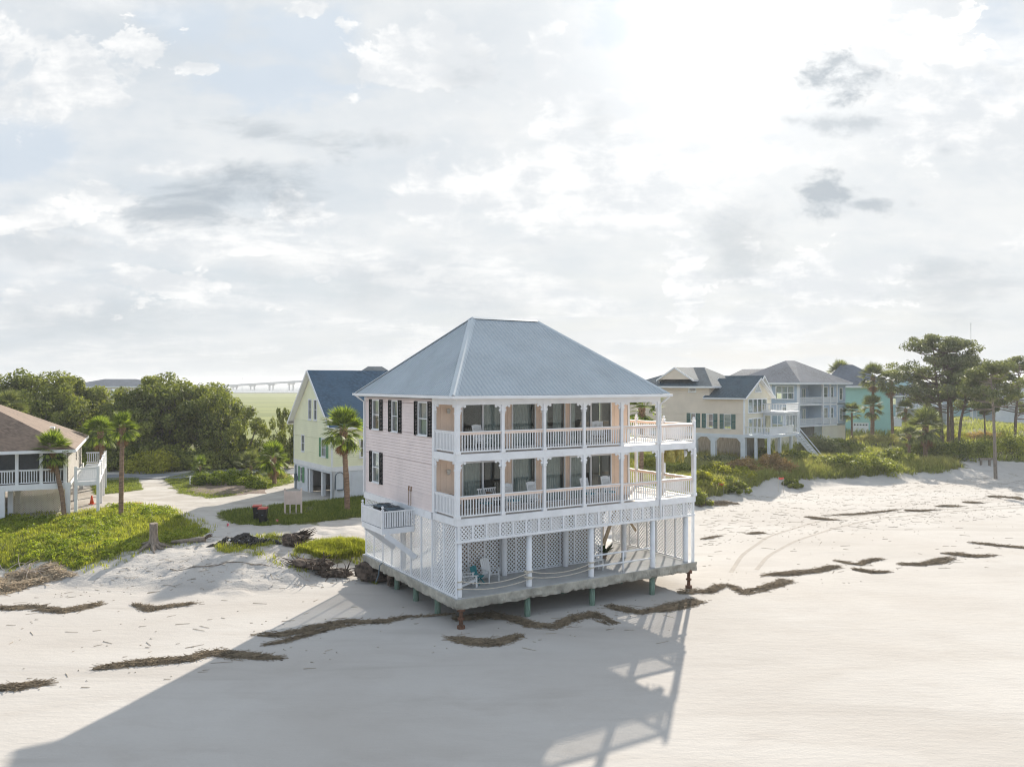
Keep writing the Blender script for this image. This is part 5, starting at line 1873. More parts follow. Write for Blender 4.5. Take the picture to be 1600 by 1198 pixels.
for k in range(4):
    gd.box(tx(1333), -0.02 + 0.06, -0.6 + k * 0.575, tx(1356), 0.1, -0.6 + k * 0.575 + 0.55)
gd.box(tx(1333) - 0.15, -0.03, -0.6, tx(1333), 0.1, 1.85).box(tx(1356), -0.03, -0.6, tx(1356) + 0.15, 0.1, 1.85).box(tx(1333), -0.03, 1.7, tx(1356), 0.1, 1.85)
gdo = gd.build('garage_door', 'white_trim', T)
for k in range(5):
    a = tx(1333) + (tx(1356) - tx(1333)) * (k + 0.25) / 5
    MB().box(a, 0.02, 1.25, a + 0.3, 0.035, 1.5).build('pane', 'ac_dark', gdo)
MB().lathe([(0.25, 0), (0.25, 0.05)], 12, (tx(1326), -0.06, 5.6)).build('wall_vent', 'white_trim', T)
hip_roof(T, -12.4, -0.7, 0.7, 12.6, 8.75, (-9.2, 5.6), (-7.0, 5.6), 12.9, 'grey_shingles', 0.35)

# houses farther off, seen in part between the trees


def far_house(name, label, px, depth, yaw, w, dpt, z0, ez, az, m, rm, wins=3, floors=2, axis_='y'):
    o = place(px, depth, z0)
    r = thing(name, label, 'house', o, rad(yaw))
    bx_ = (-w / 2, 0, w / 2, dpt)
    for k in 'flr':
        S_ = Side(bx_, k)
        L = S_.s1 - S_.s0
        ops = []
        for fl_ in range(floors):
            zz = ez - (floors - fl_) * 2.9 + 0.6
            for q in range(wins):
                c = S_.s0 + L * (q + 0.5) / wins
                ops.append((c - 0.55, c + 0.55, zz, zz + 1.5))
        wall(r, S_, 0 - 0.5, ez, ops, m, 0.3)
        for o_ in ops:
            window(r, S_, *o_, trim=0.14, sill=False)
    if axis_ == 'y':
        gable_fill(r, Side(bx_, 'f'), -w / 2, w / 2, ez, az - 0.3, m, 0.3)
        gable_roof(r, -w / 2 - 0.6, -0.6, w / 2 + 0.6, dpt + 0.5, ez - 0.2, az, 'y', rm, 0.25)
    else:
        hip_roof(r, -w / 2 - 0.6, -0.6, w / 2 + 0.6, dpt + 0.6, ez, (-w / 6, dpt / 2), (w / 6, dpt / 2), az, rm, 0.3)
    dk = MB().box(-w / 2, -2.2, ez - 3.1, w / 2, -0.01, ez - 2.85)
    d_ = dk.build('deck', 'white_trim', r)
    railing(r, (-w / 2 + 0.1, -2.1), (w / 2 - 0.1, -2.1), ez - 2.85, 1.0, 0.3, m='white_trim', single=False, w=0.09)
    for x in (-w / 2 + 0.2, 0, w / 2 - 0.2):
        MB().box(x - 0.12, -2.1, -0.5, x + 0.12, -1.86, ez - 3.1).build('deck_post', 'white_trim', r)
    return r


far_house('far_house', 'grey-blue house with white decks seen left of the pine trunks', 1440, 190, -30, 11, 9, 2, 6.5, 9.8, 'grey_siding', 'grey_shingles', axis_='x')
far_house('far_house', 'pale aqua gabled house rising between the palms and the pines', 1418, 215, -20, 9, 10, 2, 9.0, 12.6, 'pale_blue_siding', 'grey_shingles')
far_house('far_house', 'pale aqua gabled house seen through the right half of the pine crown', 1515, 230, -20, 10, 10, 2, 9.0, 12.8, 'pale_blue_siding', 'grey_shingles')
far_house('far_house', 'blue-grey house behind the leaning pine trunk', 1556, 210, -30, 11, 9, 2, 5.8, 8.5, 'blue_siding', 'grey_shingles', axis_='x')
far_house('far_house', 'white house with dark window front at the right edge', 1600, 200, -35, 12, 9, 2, 8.2, 9.8, 'white_trim', 'grey_shingles', axis_='x')
far_house('far_house', 'house whose roof just peeks over the yellow house ridge', 592, 185, 20, 10, 10, 1.5, 10.8, 13.9, 'beige_siding', 'dark_shingles', axis_='x')
far_house('far_house', 'long low roof peeking out between the oak crowns', 178, 230, 10, 26, 12, 0.8, 9.8, 11.9, 'beige_siding', 'grey_shingles', axis_='x')

# bridge over the water
BR = thing('road_bridge', 'long pale concrete road bridge crossing the water on the horizon', 'bridge', (0, 0, 0), 0)
p0, p1 = atd(335, 604.0, 1500), atd(640, 587, 1080)
dk = MB()
pts = [p0.lerp(p1, t) for t in np.linspace(0, 1, 30)]
for a, b in zip(pts[:-1], pts[1:]):
    dk.bar(a, b, 12, 2.2)
dk.build('deck', 'bridge_concrete', BR)
rl = MB()
for a, b in zip(pts[:-1], pts[1:]):
    rl.bar(a + Vector((-4, -5, 1.6)), b + Vector((-4, -5, 1.6)), 0.4, 1.0)
rl.build('parapet', 'bridge_concrete', BR)
for k in range(1, 9):
    p = p0.lerp(p1, k / 9 + 0.03)
    b = MB()
    for s in (-3.2, 3.2):
        b.box(p.x + s - 1.0, p.y - 1.2, -1, p.x + s + 1.0, p.y + 1.2, p.z - 1.8)
    b.box(p.x - 6, p.y - 1.5, p.z - 3.0, p.x + 6, p.y + 1.5, p.z - 1.05)
    b.build('pier', 'bridge_concrete', BR)
for px, top, d, lab in ((378.5, 590, 1300, 'thin dark mast on the shore left of the bridge'), (423, 590.5, 1500, 'faint thin mast behind the bridge'), (1517, 504, 900, 'thin pale mast rising behind the pines')):
    b0 = atd(px, 615, d)
    r = thing('mast', lab, 'mast', (b0.x, d, 0), 0)
    zt = CAM_H + (CY - top) / FPX * d
    MB().tube([(0, 0, -1), (0, 0, zt)], [d / FPX * 0.45, d / FPX * 0.28], 6).build('pole', 'bridge_concrete', r)
    MB().box(-d / FPX * 0.9, -0.2, zt - 2.2, d / FPX * 0.9, 0.2, zt - 1.8).build('cross_arm', 'bridge_concrete', r)

# ------------------------------------------------------------------ vegetation
def leaf_quads(cent, nrm, size, aspect, R, jitter=0.6):
    """diamond leaves at cent facing roughly nrm; returns verts (4n,3), per-vertex random"""
    n = len(cent)
    nn = nrm + R.normal(0, jitter, (n, 3))
    nn /= np.linalg.norm(nn, axis=1)[:, None] + 1e-9
    a = R.normal(0, 1, (n, 3))
    a -= nn * (a * nn).sum(1)[:, None]
    a /= np.linalg.norm(a, axis=1)[:, None] + 1e-9
    b = np.cross(nn, a)
    s = size * R.uniform(0.65, 1.35, n)[:, None]
    v = np.stack([cent + a * s, cent + b * s * aspect, cent - a * s, cent - b * s * aspect], 1).reshape(-1, 3)
    var = np.repeat(R.random(n), 4)
    return v, var


def quad_mesh(name, v, var):
    return npmesh(name, v, np.arange(len(v)), 4, var)


def crown_mesh(name, centers, radii, per, size, R, flat=1.0, shell=0.55, aspect=0.5):
    cs, ns, = [], []
    tone = np.repeat(R.random(len(centers)), per)
    for c, r in zip(centers, radii):
        d = R.normal(0, 1, (per, 3))
        d /= np.linalg.norm(d, axis=1)[:, None]
        rr = r * (shell + (1 - shell) * R.random(per) ** 0.6)[:, None]
        p = d * rr
        p[:, 2] *= flat
        cs.append(c + p)
        ns.append(d + np.array([0, 0, 0.35]))
    v, var = leaf_quads(np.concatenate(cs), np.concatenate(ns), size, aspect, R)
    return quad_mesh(name, v, 0.5 * var + 0.5 * np.repeat(tone, 4))


def oak(seed, hgt, rx, rz, nclump, trunk_h=0.32, lean=0.0):
    R = np.random.default_rng(seed)
    cz = hgt * (trunk_h + 1) / 2
    rzz = hgt * (1 - trunk_h) / 2
    cs, rs_ = [], []
    while len(cs) < nclump:
        d = R.normal(0, 1, 3)
        d /= np.linalg.norm(d)
        k = 0.55 + 0.45 * R.random() ** 0.7
        lump = 1 + 0.28 * math.sin(3 * math.atan2(d[1], d[0]) + seed) * (1 - abs(d[2])) + 0.18 * math.sin(5 * d[2] + seed * 2)
        p = np.array([d[0] * rx * k * lump, d[1] * rx * k * lump, cz + d[2] * rzz * k * (lump if d[2] > 0 else 0.9)])
        if p[2] < hgt * trunk_h * 0.75:
            continue
        cs.append(p)
        rs_.append(R.uniform(0.09, 0.17) * (rx + rzz))
    crown = crown_mesh('crown', np.array(cs), rs_, 170, 0.2, R, 0.8)
    tb = MB()
    fork = hgt * trunk_h
    tb.tube([(0, 0, -0.5), (0.1, 0.05, fork * 0.5), (0.15 * lean, 0, fork)], [0.36, 0.27, 0.22], 8)
    for i in range(0, len(cs), 2):
        p = cs[i]
        b0 = Vector((0.1 * lean, 0, fork * R.uniform(0.7, 1.15)))
        mid = b0.lerp(Vector(p), 0.55) + Vector((R.normal(0, 0.3), R.normal(0, 0.3), 0.25))
        tb.tube([b0, mid, Vector(p)], [0.13, 0.085, 0.03], 5)
    return tb.mesh('trunk'), crown


def plant_tree(name, label, cat, loc, trunk, crown, tm, cm, scale=1.0, rz=0.0, group=None, sz=None):
    r = thing(name, label, cat, loc, rz, group)
    t = obj('trunk', trunk, tm, r)
    c = obj('crown', crown, cm, r)
    for o in (t, c):
        o.scale = (scale, scale, sz or scale)
    return r


OV = [oak(3, 11.5, 5.6, 4, 78, 0.2), oak(8, 11.0, 5.0, 4, 68, 0.2), oak(15, 9.5, 5.0, 4, 60, 0.16), oak(21, 7.0, 4.4, 3, 46, 0.1)]
# picture column, picture row of the top, depth, variant, label
oaks = [(-30, 585, 100, 0, 'dark live oak cut by the left edge of the picture'),
        (52, 570, 104, 0, 'tallest dark live oak, left of all above the brown roof'),
        (112, 590, 101, 1, 'dark live oak right of the tallest one above the brown roof'),
        (165, 628, 97, 3, 'lower live oak behind the two slim palms'),
        (232, 590, 101, 1, 'live oak with ragged top right of the gap in the tree line'),
        (290, 588, 100, 0, 'tall live oak in the middle of the tree line by the road'),
        (340, 612, 97, 2, 'live oak with overhanging branches behind the round hedge'),
        (385, 655, 93, 3, 'small live oak at the right end of the tree line'),
        (449, 640, 92, 3, 'dark oak just left of the yellow house'),
        (5, 640, 96, 3, 'low dark oak behind the brown roof'),
        (205, 640, 94, 3, 'low bushy oak behind the slim palm beside the road'),
        (75, 612, 98, 2, 'live oak filling the gap above the screened porch roof'),
        (140, 606, 104, 2, 'live oak behind the orange-topped palm'),
        (262, 600, 98, 2, 'live oak with a broad low crown right of the slim palm'),
        (318, 606, 104, 1, 'live oak behind the overhanging one near the hedge')]
for i, (px, top, d, k, lab) in enumerate(oaks):
    z0 = float(height((px - CX) / FPX * d, d))
    want = CAM_H + (CY - top) / FPX * d - z0
    hv = (11.5, 11.0, 9.5, 7.0)[k]
    tr, cr = OV[k]
    s = want / hv
    plant_tree('live_oak', lab, 'tree', ((px - CX) / FPX * d, d, z0 - 0.1), tr, cr, 'oak_bark', 'oak_leaf', max(s, 0.85) if px < 330 or px > 900 else {340: 0.8, 385: 0.62, 449: 0.42}[px], i * 1.7, 'live oaks along the road', s)

# pines: bare limbs, foliage in separate pads


def pine(seed, hgt, limbs, spread, base=0.42, trunks=((0, 0, 0, 0),)):
    R = np.random.default_rng(seed)
    tb = MB()
    pads, pr_ = [], []
    for (ox, oy, lx, ly) in trunks:
        th = hgt * R.uniform(0.86, 1.0)
        top = Vector((ox + lx, oy + ly, th * 0.93))
        pts = [Vector((ox, oy, -0.6)), Vector((ox + lx * 0.25, oy + ly * 0.25, th * 0.35)), Vector((ox + lx * 0.6 + R.normal(0, 0.15), oy + ly * 0.6, th * 0.65)), top]
        tb.tube(pts, [0.24, 0.19, 0.13, 0.04], 8)
        for k in range(limbs):
            f = base + (1 - base) * (k + R.random()) / limbs
            zz = th * 0.93 * f
            b0 = Vector((ox + lx * f, oy + ly * f, zz))
            a = R.uniform(0, 6.283)
            L = spread * (1.0 - 0.62 * ((f - base) / (1 - base)) ** 1.6) * R.uniform(0.65, 1.15)
            e = b0 + Vector((math.cos(a) * L, math.sin(a) * L, L * R.uniform(0.12, 0.5)))
            mid = b0.lerp(e, 0.5) + Vector((0, 0, -0.12 * L + R.normal(0, 0.12)))
            tb.tube([b0, mid, e], [0.09, 0.06, 0.025], 5)
            for q in (0.55, 0.8, 1.0):
                c = b0.lerp(e, q) + Vector((R.normal(0, 0.35), R.normal(0, 0.35), R.uniform(0.05, 0.4)))
                tb.tube([b0.lerp(e, q * 0.92), c], [0.03, 0.015], 4, False)
                pads.append(np.array(c))
                pr_.append(R.uniform(0.65, 1.15) * (0.75 if q < 0.6 else 1))
        for k in range(4):
            pads.append(np.array(top) + R.normal(0, 0.5, 3))
            pr_.append(0.8)
    crown = crown_mesh('crown', np.array(pads), pr_, 110, 0.17, R, 0.55, 0.35, 0.4)
    return tb.mesh('trunk'), crown


PV = [pine(5, 14.5, 34, 5.2, 0.36, ((0, 0, -1.2, 0),)), pine(6, 14.0, 32, 4.8, 0.40, ((0, 0, 0.6, 0.3),)), pine(9, 12.5, 22, 4.2, 0.45, ((0, 0, 2.2, 0),)), pine(12, 12.5, 22, 3.6, 0.62, ((0, 0, -0.7, 0),)), pine(31, 12.5, 20, 3.4, 0.62, ((0, 0, -0.7, 0),))]
pines = [(1473, 518, 666, 125, 0, 'leftmost pine trunk of the big pine cluster'), (1482, 548, 664, 128, 1, 'slim second pine of the big pine cluster'),
         (1489, 514, 668, 124, 1, 'straight third pine of the big pine cluster, its crown the highest'), (1496, 570, 672, 122, 2, 'pine with trunk leaning right, last of the big cluster'),
         (1585, 552, 690, 118, 0, 'tall pine cut by the right edge of the picture'), (1556, 558, 733, 96, 4, 'slender pine with a long bare trunk rising from the beach'),
         (1540, 600, 700, 120, 3, 'small pine between the cluster and the bare-trunked pine')]
for i, (px, top, base, d, k, lab) in enumerate(pines):
    x = (px - CX) / FPX * d
    z0 = float(height(x, d))
    want = CAM_H + (CY - top) / FPX * d - z0
    hv = (14.5, 14.0, 12.5, 12.5, 12.5)[k]
    plant_tree('pine_tree', lab, 'tree', (x, d, z0 - 0.1), *PV[k], 'pine_bark' if px != 1556 else 'driftwood_grey', 'pine_needle', want / hv * (1.0 if k < 3 else 0.8), i * 0.9 if k < 2 else 0.0, 'pines on the right', want / hv)

# palms


def frond_mesh(L, droop, nl, R, fan=2.3):
    """costapalmate leaf along +x: stalk, then leaflets fanning out and bending down"""
    V, F, A = [], [], []

    def strip(pts, ws, side, a):
        o = len(V)
        for p, w in zip(pts, ws):
            V.append(p - side * w)
            V.append(p + side * w)
            A.extend([a, a])
        for k in range(len(pts) - 1):
            F.append((o + 2 * k, o + 2 * k + 2, o + 2 * k + 3, o + 2 * k + 1))
    st = L * 0.45
    up = np.array([0, 0, 1.0])
    stalk = [np.array([st * t, 0, -droop * 0.25 * L * t * t]) for t in (0, 0.5, 1.0)]
    strip(stalk, [0.022, 0.018, 0.014], np.array([0, 1.0, 0]), 0.5)
    hub = stalk[-1]
    for k in range(nl):
        a = fan * (k / (nl - 1) - 0.5) * 1.0
        ll = L * 0.62 * (1 - 0.25 * abs(a) / fan * 2 * 0.6) * R.uniform(0.9, 1.08)
        d = np.array([math.cos(a), math.sin(a), 0])
        side = np.array([-math.sin(a), math.cos(a), 0.0])
        pts = []
        for t in (0.0, 0.35, 0.7, 1.0):
            z = -droop * ll * (0.25 * t + 0.55 * t * t) + 0.06 * math.cos(k * 2.1) * t
            pts.append(hub + d * ll * t * (1 - 0.12 * droop * t) + up * z)
        strip(pts, [0.012, 0.045, 0.032, 0.003], side, R.random())
    return npmesh('frond', np.array(V), np.array(F).ravel(), 4, np.array(A))


_R = np.random.default_rng(44)
FR = [frond_mesh(1.75, 0.12, 24, _R, 2.7), frond_mesh(1.75, 0.4, 24, _R, 2.6), frond_mesh(1.7, 0.8, 20, _R, 2.4)]
FRP = []
for me in FR:
    m2 = me.copy()
    m2.materials.append(M['palm_leaf_pale'])
    FRP.append(m2)
FRD = FR[2].copy()
FRD.materials.append(M['dead_frond'])
for me in FR:
    me.materials.append(M['palm_leaf'])


def palm(name, label, base, top, size=1.0, nf=38, single=True, tr=0.17, lean=None, boots=True, dead=3, pale=False, group='cabbage palms', seed=0):
    R = np.random.default_rng(seed + 100)
    base = Vector(base)
    lean = Vector(lean) if lean else Vector((0, 0, 0))
    h = top
    r = thing(name, label, 'palm', base, 0, group)
    pts = [Vector((0, 0, -0.3)), lean * 0.2 + Vector((0, 0, h * 0.3)), lean * 0.65 + Vector((0, 0, h * 0.65)), lean + Vector((0, 0, h))]
    fine = []
    for k in range(25):
        t = k / 24 * 3
        i = min(int(t), 2)
        fine.append(pts[i].lerp(pts[i + 1], t - i))
    for _ in range(3):
        fine = [fine[0]] + [(fine[i - 1] + 2 * fine[i] + fine[i + 1]) / 4 for i in range(1, len(fine) - 1)] + [fine[-1]]
    rs_ = [tr * (1.25 if k < 2 else 1.0) * (1 + 0.07 * (k % 2)) * (0.92 if k > 12 else 1) for k in range(25)]
    MB().tube(fine, rs_, 10).build('trunk', 'palm_trunk', r, smooth=True)
    hd = lean + Vector((0, 0, h))
    if boots:
        b = MB()
        for k in range(34):
            a = k * 2.399
            z = -0.75 + 0.8 * k / 34
            d = Vector((math.cos(a), math.sin(a), 0))
            p = hd + Vector((0, 0, z)) * size + d * tr * 0.9
            b.bar(p, p + d * 0.13 * size + Vector((0, 0, 0.26 * size)), 0.10 * size, 0.03, up=d)
        b.build('boot_collar', 'palm_boot', r)
    fr_ = FRP if pale else FR
    if not single:
        big = []
        off = 0
        Vs, Fs, As = [], [], []
    for k in range(nf):
        t = k / nf
        a = k * 2.39996
        el = rad(86 - 108 * t ** 1.05) + R.normal(0, 0.1)
        me = fr_[0 if t < 0.35 else 1 if t < 0.7 else 2]
        mw = Matrix.Translation(hd + Vector((0, 0, 0.1 * size - 0.25 * t))) @ Euler((R.normal(0, 0.25), -el, a + R.normal(0, 0.15)), 'XYZ').to_matrix().to_4x4() @ Matrix.Scale(size * R.uniform(0.85, 1.1), 4)
        if single:
            o = bpy.data.objects.new('frond', me)
            COL.objects.link(o)
            o.parent = r
            o.matrix_local = mw
        else:
            co = np.empty(len(me.vertices) * 3, np.float32)
            me.vertices.foreach_get('co', co)
            co = co.reshape(-1, 3) @ np.array(mw.to_3x3()).T + np.array(mw.translation)
            li = np.empty(len(me.loops), np.int32)
            me.loops.foreach_get('vertex_index', li)
            va = np.empty(len(me.vertices), np.float32)
            me.attributes['var'].data.foreach_get('value', va)
            Vs.append(co); Fs.append(li + off); As.append(va)
            off += len(co)
    if not single:
        me = npmesh('crown', np.concatenate(Vs), np.concatenate(Fs), 4, np.concatenate(As))
        obj('crown', me, 'palm_leaf_pale' if pale else 'palm_leaf', r)
    for k in range(dead):
        o = bpy.data.objects.new('dead_frond', FRD)
        COL.objects.link(o)
        o.parent = r
        o.matrix_local = Matrix.Translation(hd + Vector((0, 0, -0.35))) @ Euler((0, rad(62 + 12 * R.random()), k * 2.3 + seed), 'XYZ').to_matrix().to_4x4() @ Matrix.Scale(size * 0.85, 4)
    return r


def palm_px(label, bx_, by_, hx, hy, depth=None, **kw):
    """base at a picture point, crown centre at another"""
    g = G(bx_, by_) if depth is None else Vector(((bx_ - CX) / FPX * depth, depth, float(height((bx_ - CX) / FPX * depth, depth))))
    t = atd(hx, hy, g.y)
    return palm('palm_tree', label, g, t.z - g.z, lean=(t.x - g.x, 0, 0), **kw)


palm_px('tall cabbage palm in front of the yellow house', 543, 797, 537, 672, size=1.05, nf=46, tr=0.21, dead=6, seed=1)
palm_px('slim tall cabbage palm with curved trunk beside the sandy drive', 189, 806, 191, 668, size=0.72, nf=36, tr=0.17, dead=2, seed=2)
palm_px('cabbage palm leaning left in front of the screened porch', 101, 806, 83, 703, size=0.85, nf=36, tr=0.16, dead=3, seed=3)
palm_px('cabbage palm with orange trunk top behind the slim tall one', 161, 763, 157, 676, size=0.95, nf=36, tr=0.19, dead=2, seed=4)
palm_px('short cabbage palm beside the round hedge', 429, 756, 427, 717, size=1.0, nf=38, tr=0.2, dead=2, seed=5)
palm_px('grey-green pindo palm between the hedge and the short cabbage palm', 392, 752, 392, 727, size=0.95, nf=26, tr=0.14, pale=True, boots=False, dead=0, seed=6)
palm_px('small fan palm at the left end of the hedge', 313, 748, 313, 728, size=0.65, nf=24, tr=0.1, boots=False, dead=0, seed=7)
palm_px('tall palm in front of the teal house, left of two', 1364, 674, 1364, 590, 135, size=1.45, nf=36, single=False, tr=0.24, pale=True, seed=8)
palm_px('tall palm right of the teal house', 1395, 672, 1392, 598, 132, size=1.4, nf=36, single=False, tr=0.22, pale=True, seed=9)
palm_px('shorter palm at the foot of the tall palm before the teal house', 1362, 676, 1362, 637, 133, size=1.25, nf=30, single=False, tr=0.2, pale=True, seed=10)
palm_px('palm top rising behind the blue house roof', 1311, 672, 1311, 583, 160, size=1.5, nf=30, single=False, tr=0.22, pale=True, seed=11)
palm_px('small palm by the white garage door', 1331, 682, 1331, 645, 128, size=1.0, nf=28, single=False, tr=0.16, pale=True, boots=False, dead=0, seed=12)
palm_px('small ragged palm standing alone on the dune', 1420, 722, 1421, 680, size=0.8, nf=30, single=False, tr=0.17, pale=True, dead=3, seed=13)
palm_px('bushy palm behind the lone dune palm', 1446, 690, 1446, 668, 108, size=1.6, nf=34, single=False, tr=0.25, pale=True, dead=2, seed=14)
palm_px('slim palm right of the teal house deck', 1416, 675, 1415, 640, 128, size=1.0, nf=26, single=False, tr=0.18, pale=True, seed=15)
palm_px('pale palm top behind the brown roof ridge', 12, 720, 10, 640, 82, size=1.2, nf=26, single=False, tr=0.18, pale=True, seed=16)
palm_px('palm showing under the roof of the right porch', 1002, 700, 1003, 640, 75, size=1.3, nf=28, single=False, tr=0.2, seed=17)

# hedge, shrubs and vine mounds


def shrub(name, label, px, py, w, h, depthm, m, seed, per=90, leaf=0.11, n=30, base=None, group='shrubs', flat=0.8):
    R = np.random.default_rng(seed + 500)
    g = G(px, py)
    cs, rs_ = [], []
    for k in range(n):
        a, t = R.uniform(0, 6.283), R.random() ** 0.5
        x, y = math.cos(a) * t * w / 2, math.sin(a) * t * depthm / 2
        top = h * (1 - 0.75 * t ** 2.2) * R.uniform(0.75, 1.05)
        zz = float(height(g.x + x, g.y + y)) - g.z
        cs.append(np.array([x, y, zz + top * R.uniform(0.45, 0.8)]))
        rs_.append(max(0.22, h * R.uniform(0.22, 0.38)))
    r = thing(name, label, 'shrub', g, 0, group)
    obj('crown', crown_mesh('crown', np.array(cs), rs_, per, leaf, R, flat, 0.5), m, r)
    b = MB()
    for c in cs[::3]:
        b.tube([(0, 0, -0.25), (c[0] * 0.5, c[1] * 0.5, c[2] * 0.35), tuple(c * 0.95)], [0.05, 0.035, 0.015], 5)
    b.build('stem', 'oak_bark', r)
    return r


shrub('hedge', 'broad round green hedge on the grassy island by the drive', 352, 757, 6.4, 1.75, 3.4, 'hedge_leaf', 1, 190, 0.10, 52, group='hedge')
shrub('low_bush', 'dark low bush at the right end of the round hedge', 401, 763, 1.9, 1.0, 1.4, 'hedge_leaf', 2, 110, 0.09, 16)
shrub('low_bush', 'pale bush beside the yellow house wall', 437, 747, 1.6, 0.9, 1.2, 'sea_oats', 3, 90, 0.09, 14)
shrub('yellow_shrub', 'bright yellow-green shrub between the oaks behind the hedge', 360, 727, 5.5, 4.2, 4, 'yellow_shrub', 4, 120, 0.16, 36)
shrub('yellow_shrub', 'bright yellow-green shrub low behind the slim palms', 238, 738, 6.5, 3.0, 3, 'yellow_shrub', 5, 110, 0.16, 30)
shrub('yellow_shrub', 'yellow shrub behind the short palm at the yellow house', 447, 730, 3.5, 3.0, 3, 'yellow_shrub', 6, 110, 0.15, 24)
for i, (px, py, w, h, lab) in enumerate(((20, 738, 8, 3.2, 'dark undergrowth left of all behind the brown roof'), (120, 736, 8, 2.8, 'dark undergrowth behind the white landing'), (185, 734, 7, 3.0, 'dark undergrowth behind the slim tall palm'),
                                          (275, 733, 7, 3.2, 'dark undergrowth under the oaks left of the hedge'), (318, 732, 6, 2.8, 'dark undergrowth behind the left end of the hedge'), (405, 731, 6, 3.0, 'dark undergrowth behind the short palm'))):
    shrub('undergrowth', lab, px, py, w, h, 4, 'oak_leaf', 200 + i, 130, 0.17, 34)
vm = [(1345, 735, 9.5, 2.6, 5, 'vine_leaf', 'large vine-covered mound below the teal house'), (1290, 728, 7.0, 1.6, 4, 'vine_leaf', 'vine mound left of the large one under the blue house'),
      (1395, 722, 7.0, 2.0, 4, 'vine_leaf', 'dark vine mound behind the lone dune palm'), (1500, 718, 10.0, 3.4, 5, 'vine_leaf', 'big dark vine thicket right of the small sign'),
      (1455, 716, 8.0, 3.4, 5, 'vine_leaf', 'dark thicket left of the small sign'), (1575, 712, 11.0, 4.0, 6, 'vine_leaf', 'tall thicket right of the bare pine trunk'),
      (1100, 762, 3.6, 1.9, 3, 'yellow_shrub', 'yellow-green shrub right beside the deck corner'), (1092, 783, 2.0, 1.5, 2, 'vine_leaf', 'bright green shrub low at the deck corner'),
      (1130, 748, 6.5, 2.0, 4, 'yellow_shrub', 'yellow flowering shrub below the beige house'), (1140, 764, 4.5, 1.4, 3, 'vine_leaf', 'dark green dune shrub left of the first red flag'),
      (1205, 737, 7.0, 2.3, 4, 'red_shrub', 'rusty brown dry shrub below the beige house deck'), (1160, 742, 4.0, 1.9, 3, 'red_shrub', 'smaller brown dry shrub left of the rusty one'),
      (1280, 712, 5.5, 3.6, 3.5, 'pine_needle', 'dark green bush against the blue house porch'), (1195, 722, 4.5, 2.2, 3, 'vine_leaf', 'spiky green bush under the beige house deck'),
      (1245, 722, 5.0, 1.9, 3, 'vine_leaf', 'green bush at the foot of the beige house stairs'), (1120, 730, 6.0, 2.0, 3, 'pine_needle', 'dark bush in the shade under the beige house'),
      (1060, 745, 6.0, 1.8, 4, 'vine_leaf', 'green bush seen under the right deck'), (1030, 738, 6.0, 2.4, 4, 'yellow_shrub', 'yellow-green bush seen through the lower deck railing'),
      (1575, 655, 9.0, 5.0, 6, 'pine_needle', 'rounded dark shrub behind the right pines'), (1480, 690, 9.0, 2.2, 5, 'yellow_shrub', 'yellow-green brush around the pine trunks'),
      (1540, 690, 9.0, 2.4, 5, 'red_shrub', 'dry brownish brush right of the pine trunks'), (1240, 760, 2.2, 0.9, 1.6, 'vine_leaf', 'small green dune bush by the second red flag'),
      (1320, 705, 8.0, 2.2, 4, 'vine_leaf', 'grey-green brush between the blue and teal houses'), (1380, 695, 10, 2.4, 4, 'sea_oats', 'pale brush in front of the teal house')]
for i, (px, py, w, h, dm, m, lab) in enumerate(vm):
    big = w * h
    shrub('dune_shrub', lab, px, py, w, h, dm, m, 20 + i, 130, 0.13, int(16 + big * 1.2), group='dune shrubs', flat=0.75)


# grass and ground cover: nobody could count the blades


def scatter(poly, n, R, keep=None):
    P = np.array(poly)
    lo, hi = P.min(0), P.max(0)
    out = []
    got = 0
    while got < n:
        q = R.uniform(lo, hi, (n * 2, 2))
        q = q[inside(poly, q[:, 0], q[:, 1])]
        if keep is not None:
            q = q[R.random(len(q)) < keep(q[:, 0], q[:, 1])]
        out.append(q)
        got += len(q)
    return np.concatenate(out)[:n]


def blades(pts, hmin, hmax, w, R, lean=0.45, tuft=5, rad_=0.09):
    n = len(pts)
    base = np.repeat(pts, tuft, 0) + R.normal(0, rad_, (n * tuft, 2))
    N_ = len(base)
    z = height(base[:, 0], base[:, 1]) - 0.02
    hh = R.uniform(hmin, hmax, N_) * np.repeat(R.uniform(0.65, 1.2, n), tuft)
    a = R.uniform(0, 6.283, N_)
    d = np.stack([np.cos(a), np.sin(a)], 1)
    sde = np.stack([-d[:, 1], d[:, 0]], 1)
    l1, l2 = hh * lean * R.uniform(0.1, 0.5, N_), hh * lean * R.uniform(0.6, 1.6, N_)
    w_ = w * R.uniform(0.7, 1.3, N_)
    b0 = np.concatenate([base - sde * w_[:, None], z[:, None]], 1)
    b1 = np.concatenate([base + sde * w_[:, None], z[:, None]], 1)
    m0 = np.concatenate([base + d * l1[:, None] - sde * w_[:, None] * 0.8, (z + hh * 0.6)[:, None]], 1)
    m1 = np.concatenate([base + d * l1[:, None] + sde * w_[:, None] * 0.8, (z + hh * 0.6)[:, None]], 1)
    t = np.concatenate([base + d * l2[:, None], (z + hh)[:, None]], 1)
    V = np.stack([b0, b1, m1, m0, t], 1).reshape(-1, 3)
    i = np.arange(N_) * 5
    F = np.stack([i, i + 1, i + 2, i, i + 2, i + 3, i + 3, i + 2, i + 4], 1).ravel()
    return V, F, np.repeat(R.random(N_), 5)


def grass(name, label, cat, poly, n, hmin, hmax, w, m, seed, keep=None, **kw):
    R = np.random.default_rng(seed)
    V, F, A = blades(scatter(poly, n, R, keep), hmin, hmax, w, R, **kw)
    o = obj(name, npmesh(name, V, F, 3, A), m)
    return tag(o, label, cat, kind='stuff')


